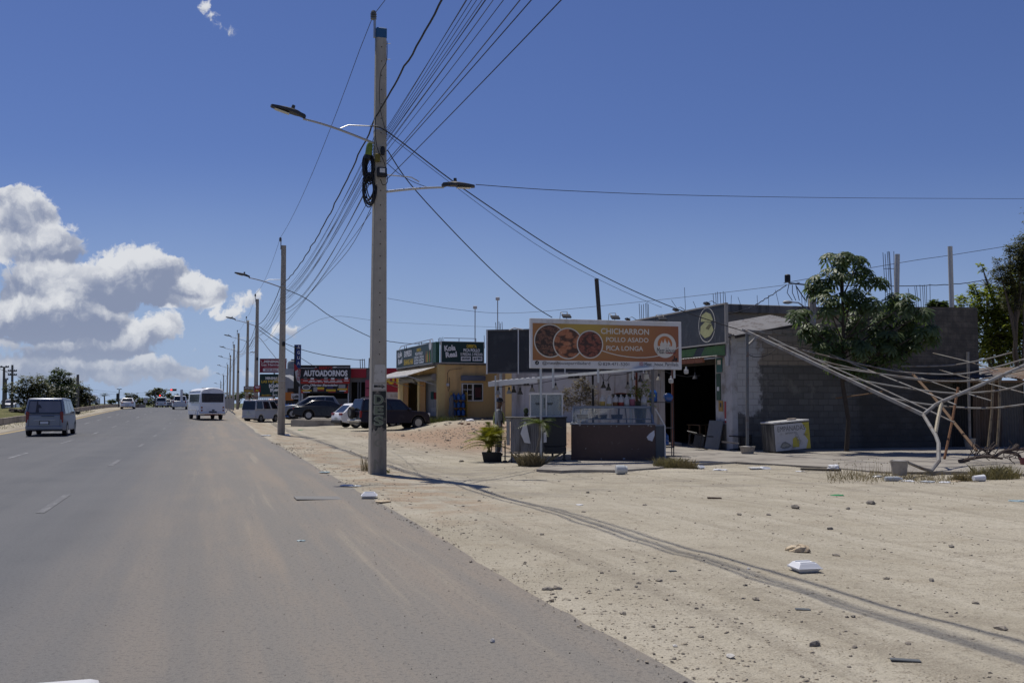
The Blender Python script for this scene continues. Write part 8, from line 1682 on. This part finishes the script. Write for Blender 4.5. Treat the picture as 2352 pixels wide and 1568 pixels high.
# ================================================================== litter
FOAM = mat('white_foam', (.70, .71, .73), .6, var=.04); PLB = mat('plastic_bag', (.52, .42, .28), .6, var=.35, vs=18, stain=(.2, .14, .08), st_amt=.4, st_s=12); CLP = mat('clear_plastic', (.48, .50, .50), .25, var=.15); GLIT = mat('green_litter', (.03, .25, .08), .5); BLIT = mat('blue_litter', (.28, .37, .39), .5); SLATE = mat('slate_scrap', (.11, .12, .125), .8, var=.2)
def foam(label, p, rz, s=1.0, open_=False, seed=0):
    t = thing('foam_box', label, 'foam box', p, rz, 'foam food boxes'); 
    mb = MB(); mb.frust((0, 0, .0), (.17 * s, .16 * s), (.23 * s, .215 * s), .035 * s); mb.box((0, 0, .036 * s), (.25 * s, .235 * s, .006 * s), 0); mb.build('tray', FOAM, t)
    mb = MB(); 
    if open_: mb.push(Matrix.Translation((.24 * s, 0, 0)) @ Matrix.Rotation(.1, 4, 'Y'))
    else: mb.push(Matrix.Translation((0, 0, .038 * s)) @ Matrix.Rotation(.03, 4, 'X'))
    mb.box((0, 0, .004 * s), (.25 * s, .235 * s, .006 * s), 0); mb.frust((0, 0, .007 * s), (.235 * s, .22 * s), (.17 * s, .155 * s), .04 * s)
    for k in (-1, 1): mb.box((0, k * .05 * s, .05 * s), (.15 * s, .012 * s, .012 * s), 0)
    mb.build('lid', FOAM, t); return t
def gq(px, py): p = gpt(px, py); return p
foam('closed white foam box lying alone in the foreground dirt', gq(1849, 1314), .2, 1.05); foam('white foam box on the road edge beside the near pole', gq(848, 1143), .1, 1.15)
foam('open white foam box in the shade before the doorway', gq(1632, 1066), .15, 1.3, True); foam('closed white foam box by the post footing', gq(1726, 1064), -.1, 1.2); foam('open white foam box on the dirt before the freezer', gq(1734, 1078), .1, 1.15, True); foam('tilted white foam box behind the grass tuft', gq(1606, 1076), .8, 1.0)
def crumple(name, label, p, r, m, sq, seed, cat, sx=1.0):
    rr = random.Random(seed); mb = MB(); vs = []; n = 12; h = 7
    for i in range(h + 1):
        for j in range(n):
            th = PI * i / h; ph = 2 * PI * j / n; d = Vector((math.sin(th) * math.cos(ph) * sx, math.sin(th) * math.sin(ph), math.cos(th) * sq)); k = r * (1 + .42 * mnoise.noise(d * 2.6 + Vector((seed, 0, 0))) + rr.uniform(-.1, .1)); v = d * k; v.z = max(v.z, -r * sq * .55); vs.append(Vector(p) + v + Vector((0, 0, r * sq * .5)))
    mb.add(vs, [(i * n + j, i * n + (j + 1) % n, (i + 1) * n + (j + 1) % n, (i + 1) * n + j)[::-1] for i in range(h) for j in range(n)]); return solo(mb, name, m, label, cat, base=p, smooth=False)
crumple('plastic_bag', 'crumpled cream plastic bag behind the foreground foam box', gq(1834, 1264), .10, PLB, .55, 3, 'bag', 1.25)
for k, (x, y, r, m, sq, l) in enumerate(((1914, 1078, .12, FOAM, .6, 'crumpled white paper before the block wall'), (1650, 1080, .1, FOAM, .3, 'flattened white paper before the grass tuft right side'), (1664, 1080, .06, FOAM, .4, 'small white scrap beside the flattened paper'), (1837, 1085, .09, PAPER, .12, 'flat white strip on the dirt before the freezer'), (692, 1242, .04, BLIT, .25, 'pale blue wrapper on the asphalt'), (800, 1116, .12, PAPER, .2, 'torn white paper at the road edge left of the near pole'), (878, 1153, .11, PLB, .25, 'cream plastic scrap right of the road edge foam box'), (820, 1117, .07, CLP, .3, 'clear wrapper next to the torn white paper'), (745, 1085, .1, BLIT, .2, 'blue scrap farther along the road edge'), (660, 1000, .14, FOAM, .4, 'white bag at the base of the second pole'), (612, 1001, .2, CLP, .2, 'pale litter left of the second pole'), (690, 988, .14, GLIT, .2, 'green bag right of the second pole'), (1922, 1137, .1, GLIT, .12, 'bright green strip on the right of the dirt lot'), (1331, 1160, .05, PAPER, .2, 'white scrap beside the cable shadow'), (2338, 1150, .12, BLIT, .15, 'blue green rag at the right edge'), (2015, 1096, .09, CLP, .3, 'clear plastic piece left of the plastic bottle'), (2085, 1106, .1, PAPER, .2, 'white wrapper right of the plastic bottle'), (2130, 1107, .12, CLP, .2, 'flattened clear tray in the dry grass'), (2170, 1108, .1, PAPER, .2, 'white paper in the dry grass'), (2195, 1104, .08, PLB, .3, 'yellowish scrap in the dry grass'), (1080, 967, .22, FOAM, .4, 'white bag in the rubble below the yellow shop'), (1262, 962, .2, PAPER, .3, 'white paper behind the stall left end'), (1905, 1040, .15, PAPER, .25, 'white paper in the shade under the tree'), (1870, 1044, .12, PAPER, .25, 'second white paper in the shade beside the freezer'), (2105, 1050, .12, CLP, .4, 'clear plastic cup behind the buckled leg'))): crumple('litter', l, gq(x, y), r, m, sq, 10 + k, 'litter', 1.3)
def lying(name, label, p, prof, m, rz, r): mb = MB(); mb.push(Matrix.Translation(Vector(p) + Vector((0, 0, r))) @ Matrix.Rotation(rz, 4, 'Z') @ Matrix.Rotation(PI / 2, 4, 'Y')); mb.lathe(prof, 14); return solo(mb, name, m, label, 'bottle' if 'bottle' in name else 'container')
lying('plastic_jar', 'big clear plastic jar lying before the brown counter', gq(1424, 1087), [(.10, -.1), (.115, -.08), (.115, .1), (.09, .13), (.09, .17), (0, .17)], CLP, .1, .11); lying('plastic_cup', 'white plastic cup lying before the freezer', gq(1779, 1062), [(.05, -.06), (.07, .07), (.0, .07)], CLP, 1.0, .06)
lying('plastic_bottle', 'clear plastic bottle lying in the dry grass by the bucket', gq(2053, 1106), [(.05, -.2), (.055, -.18), (.055, .08), (.03, .15), (.02, .2), (0, .2)], CLP, .1, .055); lying('plastic_cup', 'white plastic cup lying at the right end of the dry grass', gq(2248, 1104), [(.055, -.13), (.08, .13), (0, .13)], FOAM, .2, .07)
def scrap(name, label, px, py, L, W_, m, rz, h=.02): p = gq(px, py); mb = MB(); mb.box(p + Vector((0, 0, h * .6)), (L, W_, h), 0, rz=rz, bev=h * .3, ry=.03); return solo(mb, name, m, label, 'scrap')
scrap('board_scrap', 'short brown board lying on the dirt before the stall', 1641, 1142, .26, .05, mat('brown_scrap', (.10, .07, .05), .8), -.05, .03); scrap('slate_scrap', 'long grey slate like scrap in the lower right dirt', 2080, 1524, .19, .05, SLATE, -.15, .012); scrap('slate_scrap', 'dark flat scrap beside the cable shadow', 1844, 1401, .12, .06, SLATE, -.1, .012); scrap('slate_scrap', 'small dark scrap on the cable shadow', 1545, 1313, .08, .04, SLATE, .2, .01); scrap('concrete_lid', 'square concrete cover set in the asphalt edge', 730, 1144, .8, .6, mat('cover_concrete', (.20, .195, .185), .9, var=.2), TH, .012)
scrap('plank', 'dark plank lying before the crumpled white paper', 1885, 1084, 1.0, .09, mat('dark_plank', (.05, .042, .036), .85), .05, .05)
BR = mat('dead_branch', (.085, .065, .055), .9, var=.3, vs=8)
for k, (runs, Y, r, l) in enumerate((([[(1465, 1402), (1540, 1385), (1620, 1372), (1690, 1375)], [(1470, 1412), (1530, 1392)]], 27.6, .05, 'thick dead branch lying flat on the apron'), ([[(1565, 1295), (1620, 1330), (1680, 1372), (1740, 1385)], [(1620, 1330), (1690, 1325)], [(1650, 1352), (1700, 1300)]], 28.0, .03, 'thin forked dead branch behind the thick one'), ([[(1690, 1375), (1740, 1342), (1800, 1328), (1890, 1325)], [(1740, 1342), (1830, 1355), (1860, 1400), (1880, 1410)], [(1800, 1328), (1840, 1300)]], 27.4, .045, 'arching dead branch at the right edge'))):
    tubes('dead_branch', l, [smoothp([at6(x, y, Y) for x, y in q], 3) for q in runs], r, BR, 'branch', None)
rr = random.Random(41); runs = []
for k in range(22):
    x = rr.uniform(1500, 1850); y = rr.uniform(1335, 1395); Y = rr.uniform(26.6, 28.6); q = [(x, y)]; a = rr.uniform(-.5, .9)
    for j in range(4): a += rr.uniform(-.5, .5); q.append((q[-1][0] + 26 * math.cos(a), q[-1][1] - 17 * math.sin(a) - 3))
    runs.append([at6(u, v, Y) for u, v in q]); runs.append([at6(*q[2], Y), at6(q[2][0] + rr.uniform(-25, 25), q[2][1] - rr.uniform(10, 35), Y)])
tubes('dead_branch', 'tangle of thin dry twigs among the dead branches', runs, .012, BR, 'branch', None, 4)
p = at6(1862, 1424, 26.8); t = thing('plastic_tub', 'maroon plastic tub cut off by the right picture edge', 'tub', (p.x + .22, 26.8, gz(p.x, 26.8) + .02), 0); mb = MB(); mb.lathe([(.2, 0), (.26, .42), (.27, .42), (.25, .40)], 16); mb.build('tub', mat('maroon_plastic', (.16, .04, .05), .5, var=.2), t)
# ================================================================== people
def skin(name, P_, E, R, m, parent, sub=2):
    me = bpy.data.meshes.new(name); me.from_pydata([Vector(p) for p in P_], E, []); me.materials.append(m); o = bpy.data.objects.new(name, me); COL.objects.link(o); o.parent = parent; MW[o.name] = MW[parent.name]
    md = o.modifiers.new('skin', 'SKIN'); md.use_smooth_shade = True
    for i, v in enumerate(me.skin_vertices[0].data): v.radius = (R[i], R[i]) if not isinstance(R[i], tuple) else R[i]; v.use_root = i == 0
    s_ = o.modifiers.new('smooth', 'SUBSURF'); s_.levels = sub; s_.render_levels = sub; return o
SKN = mat('brown_skin', (.11, .055, .035), .5, var=.1); SHIRT = mat('grey_shirt', (.22, .225, .23), .8, var=.15, vs=20); VEST = mat('dark_vest', (.025, .028, .035), .7); TROU = mat('dark_trousers', (.03, .03, .04), .8, var=.2); HIVIS = mat('reflective_stripe', (.38, .42, .14), .4); HELM = mat('black_helmet', (.015, .016, .02), .15, spec=.7); BOOT = mat('black_boots', (.012, .011, .010), .5)
def hand_parts(P_, E, R, wrist, d, side, base):
    """palm, four curled fingers and a thumb growing from the wrist"""
    w = len(P_); d = Vector(d).normalized(); s_ = Vector(side).normalized(); palm = Vector(wrist) + d * .06; P_.append(palm); E.append((base, w)); R.append((.018, .036))
    for k in range(4):
        a = palm + d * .035 + s_ * (.027 - .018 * k); L = (.034, .04, .037, .028)[k]; b = a + d * L; c = b + (d * .7 + d.cross(s_) * .7).normalized() * L * .8; i = len(P_); P_ += [a, b, c]; E += [(w, i), (i, i + 1), (i + 1, i + 2)]; R += [.009, .008, .007]
    a = palm + s_ * .04 - d * .015; b = a + (s_ * .5 + d).normalized() * .035; i = len(P_); P_ += [a, b]; E += [(w, i), (i, i + 1)]; R += [.010, .008]
def person(label, p, rz, H, seat=False):
    """front is local +x"""
    t = thing('person', label, 'person', p, rz); k = H / 1.75
    def S(x, y, z): return Vector((x, y, z)) * k
    if seat: hip = .80; leg = lambda s: [S(.03, s * .10, hip), S(.40, s * .17, hip - .05), S(.30, s * .16, hip - .48), S(.42, s * .16, hip - .52)]; arm = lambda s: [S(.0, s * .19, hip + .50), S(.16, s * .26, hip + .25), S(.42, s * .22, hip + .22)]
    else: hip = .92; leg = lambda s: [S(0, s * .09, hip), S(.015 * s + .02, s * .105, hip - .43), S(-.02 + .02 * s, s * .11, .09), S(.12 + .02 * s, s * .12, .035)]; arm = lambda s: [S(-.01, s * .19, hip + .50), S(-.03, s * .245, hip + .22), S(.04 + .02 * s, s * .25, hip - .03)]
    P_ = [S(0, 0, hip), S(-.01, 0, hip + .2), S(-.02, 0, hip + .4), S(-.01, 0, hip + .53), S(.01, 0, hip + .61), S(.03, 0, hip + .69), S(.02, 0, hip + .78), S(.015, 0, hip + .84)]; E = [(i, i + 1) for i in range(7)]; R = [.13, .12, .14, .075, .055, .08, .09, .055]
    for s in (-1, 1):
        i = len(P_); P_ += leg(s); E += [(0, i), (i, i + 1), (i + 1, i + 2), (i + 2, i + 3)]; R += [.085, .06, .042, .035]
        i = len(P_); P_ += arm(s); E += [(2, i), (i, i + 1), (i + 1, i + 2)]; R += [.055, .043, .028]; a = arm(s); hand_parts(P_, E, R, a[2], a[2] - a[1], Vector((1, 0, 0)), len(P_) - 1)
    b = skin('body', P_, E, [r * k if not isinstance(r, tuple) else (r[0] * k, r[1] * k) for r in R], SKN, t)
    hc = S(.025, 0, hip + .75); mb = MB(); mb.rock(hc + S(.10, 0, -.015), .017 * k, 0, 1.2, 3); mb.build('nose', SKN, t)
    for s in (-1, 1): mb = MB(); mb.rock(hc + S(.088, s * .034, .015), .012 * k, 0, .7, 4); mb.build('eye', mat('eye_white', (.5, .5, .48), .3), t); mb = MB(); mb.rock(hc + S(-.005, s * .09, -.005), .026 * k, 0, 1.4, 5); mb.build('ear', SKN, t)
    mb = MB(); mb.box(hc + S(.085, 0, -.062), S(.012, .045, .01), 0); mb.build('mouth', mat('lips', (.09, .03, .028), .5), t)
    P2 = [S(0, 0, hip - .02), S(-.01, 0, hip + .2), S(-.02, 0, hip + .4), S(-.01, 0, hip + .52)]; E2 = [(0, 1), (1, 2), (2, 3)]; R2 = [.15, .14, .155, .08]
    for s in (-1, 1): a = arm(s); i = len(P2); P2 += [a[0], a[1], a[1].lerp(a[2], .88)]; E2 += [(2, i), (i, i + 1), (i + 1, i + 2)]; R2 += [.07, .058, .042]
    skin('shirt', P2, E2, [r * k for r in R2], SHIRT, t)
    skin('vest', [S(0, 0, hip + .05), S(-.01, 0, hip + .2), S(-.02, 0, hip + .4), S(-.015, 0, hip + .48)], [(0, 1), (1, 2), (2, 3)], [.158 * k, .152 * k, .166 * k, .12 * k], VEST, t)
    for s in (-1, 1): mb = MB(); mb.tube([S(.155, s * .08, hip + .08), S(.155, s * .085, hip + .25), S(.13, s * .09, hip + .42), S(.0, s * .10, hip + .555), S(-.12, s * .10, hip + .45), S(-.168, s * .09, hip + .25), S(-.165, s * .085, hip + .08)], .02 * k, 6); mb.build('reflective_stripe', HIVIS, t)
    P3 = [S(0, 0, hip + .05), S(0, 0, hip - .02)]; E3 = [(0, 1)]; R3 = [.135, .135]
    for s in (-1, 1): l = leg(s); i = len(P3); P3 += [l[0], l[1], l[1].lerp(l[2], .92)]; E3 += [(1, i), (i, i + 1), (i + 1, i + 2)]; R3 += [.10, .078, .062]; 
    skin('trousers', P3, E3, [r * k for r in R3], TROU, t)
    for s in (-1, 1): l = leg(s); skin('boot', [l[2] + S(0, 0, .06), l[2] + S(.0, 0, -.03), l[3]], [(0, 1), (1, 2)], [.06 * k, .055 * k, .042 * k], BOOT, t, 1)
    mb = MB(); mb.push(Matrix.Translation(hc + S(-.01, 0, .03))); mb.lathe([(.125 * k, 0), (.128 * k, .04 * k), (.105 * k, .10 * k), (.06 * k, .135 * k), (0, .145 * k)], 14); mb.box((.12 * k, 0, .005), (.10 * k, .16 * k, .015), 0); h = mb.build('helmet', HELM, t); mb = MB(); mb.tube([hc + S(0, .1, .03), hc + S(.03, .07, -.09), hc + S(.03, -.07, -.09), hc + S(0, -.1, .03)], .008, 5); mb.build('chin_strap', HELM, h); return t
pg = at(1146, 1000, 33.0); person('man in black helmet and reflective vest standing left of the stall looking right', (pg.x, 33.0, gz(pg.x, 33.0)), .1, 1.83)
p = at(8.5, 900, 138); p.z = gz(p.x, p.y, False); mh = ROADH + PI; person('motorcyclist in dark clothes riding towards us at the left edge', (p.x, p.y, p.z), mh, 1.75, True)
t = thing('motorcycle', 'dark motorcycle under the rider at the left edge', 'motorcycle', p, mh)
wheel(t, .62, .05, .3, .1, RIMD, 5); wheel(t, -.62, .05, .3, .1, RIMD, 5)
mb = MB(); mb.tube([(-.6, 0, .32), (-.2, 0, .6), (.35, 0, .7), (.62, 0, .32)], [.06, .14, .12, .04], 8); mb.build('frame', BPLAS, t); mb = MB(); mb.box((-.15, 0, .74), (.7, .24, .1), 0, bev=.04); mb.build('seat', DARK, t); mb = MB(); mb.tube([(.42, -.35, .98), (.48, 0, .92), (.42, .35, .98)], .018, 6); mb.build('handlebar', DARK, t); mb = MB(); mb.push(Matrix.Translation((.55, 0, .8)) @ Matrix.Rotation(PI / 2, 4, 'Y')); mb.lathe([(.09, 0), (.08, .06), (0, .07)], 12); mb.build('headlight', CLRL, t)
# ================================================================== traffic signals and the far poles
RON = glow('red_signal_light', (1, .05, .04), 3.0); GON = glow('green_signal_light', (.05, .9, .55), 2.5); OFF = mat('signal_lens_off', (.03, .03, .025), .3)
def signal(parent, c, horiz, lit, s=1.0):
    mb = MB(); mb.box(c, ((1.15, .25, .4) if horiz else (.4, .25, 1.15)) if s == 1 else (.4 * s, .25, 1.15 * s), 0, bev=.05); h = mb.build('signal_head', DARK, parent)
    for k in range(3):
        o = (k - 1) * .35 * s; p = Vector(c) + (Vector((o, -.14, 0)) if horiz else Vector((0, -.14, -o))); mb = MB(); mb.push(Matrix.Translation(p)); mb.disc((0, 0), .15 * s, 0, 0, 14); mb.build('lens', (RON if k == 0 else GON) if k == lit else OFF, h)
def sigpole(label, base, runs, heads, lamps=()):
    t = thing('traffic_light', label, 'traffic light', base, 0, world=True); mb = MB(); mb.tube(runs, [.11] * 2 + [.07] * (len(runs) - 2), 7); mb.build('mast', mat('signal_mast', (.10, .10, .11), .5, .3), t)
    for c, hz, l, s in heads: signal(t, c, hz, l, s)
    for a, b in lamps: mb = MB(); mb.bar(a, b, .22, .10); mb.build('lamp_head', LAMPG, t)
b = at(357, 930, 190); sigpole('traffic light on a long arm showing red above the far trees', (b.x, 190, 0), [(b.x, 190, -.5), at(357, 900, 190), at(366, 897, 189.5), at(395, 895, 189)], [(at(398.5, 895, 189), True, 0, 1)])
b = at(506, 930, 190); sigpole('traffic light on a long arm showing green above the minibus', (b.x, 190, 0), [(b.x, 190, -.5), at(506, 893, 190), at(490, 892.5, 189.6), at(475, 892.5, 189)], [(at(470.5, 892.5, 189), True, 2, 1)])
b = at(272.5, 930, 150); sigpole('twin lamp post with a dark traffic light left of the far hatchback', (b.x, 150, 0), [(b.x, 150, 0), at(273, 912, 150), at(274, 894, 150)], [(at(270, 910, 149.8), False, 9, .8)], [(at(269, 893.2, 150), at(273, 893.6, 150)), (at(275, 893.6, 150), at(279, 893.2, 150))])
b = at(368, 930, 186); sigpole('low traffic light showing red above the far minivan', (b.x, 186, 0), [(b.x, 186, 0), at(368, 920, 186), at(368, 912, 186)], [(at(368, 911, 185.9), False, 0, .75)])
p = at(334, 925, 168); t = thing('traffic_sign', 'small white square road sign at the median end', 'sign', (p.x, 168, .9), 0); mb = MB(); mb.tube([(0, .03, -.1), (0, .03, 1.6)], .04, 6); mb.build('post', GALV, t); mb = MB(); mb.box((0, 0, 1.25), (.62, .03, .85), 0); mb.ring((0, 1.35), .16, .21, -.02, 1, 16); mb.build('plate', [PAPW, BLKV], t)
for k, (px, y0, Y, arms, lab) in enumerate(((9, 843, 125, ((843, 10.5),), 'tall utility pole with one crossarm at the left edge'), (28.5, 838, 135, ((852, 9.5), (861, 9.5)), 'utility pole with two crossarms beyond the median trees'), (14, 870, 150, ((871, 4),), 'short utility pole between the two tall left poles'), (179, 860, 110, (), 'bare post rising out of the median trees'), (219, 912, 230, (), 'first of the thin far poles past the median'), (224, 913, 235, (), 'second of the thin far poles past the median'), (229, 914, 240, (), 'third of the thin far poles past the median'))):
    a = at(px, 930, Y); t = thing('distant_pole', lab, 'utility pole', (a.x, Y, -.5), 0, 'distant poles left of the road', world=True); mb = MB(); mb.tube([(a.x, Y, -1), at(px + (.6 if k == 0 else 0), y0, Y)], [.2, .14] if k < 4 else [.12, .1], 7); mb.build('shaft', mat('far_pole', (.16, .15, .14), .9), t)
    for y, hw in arms:
        mb = MB(); mb.bar(at(px - hw, y, Y), at(px + hw, y, Y), .14); mb.build('crossarm', MATS['far_pole'], t)
        for q in (-.95, -.5, .5, .95): c = at(px + q * hw, y - .9, Y); mb = MB(); mb.tube([c - Vector((0, 0, .1)), c + Vector((0, 0, .14))], .09, 6); mb.build('insulator', PORC, t)
for y, l in ((905, 'upper thin wire crossing the road far ahead'), (910, 'lower thin wire crossing the road far ahead')): polycable([at(200, y - 12, 160), at(300, y - 3, 170), at(430, y - 8, 185), at(510, y - 18, 190)], .014, l, WIREG)
for y, x, l in ((846, -9, 'wire between the two left edge poles, upper'), (851, 6, 'wire between the two left edge poles, lower')): polycable([at(x, y - 2, 125), at(18 + x * .5, y + 6, 130), at(30 + x * .3, y + 6, 135)], .03, l, WIREG)
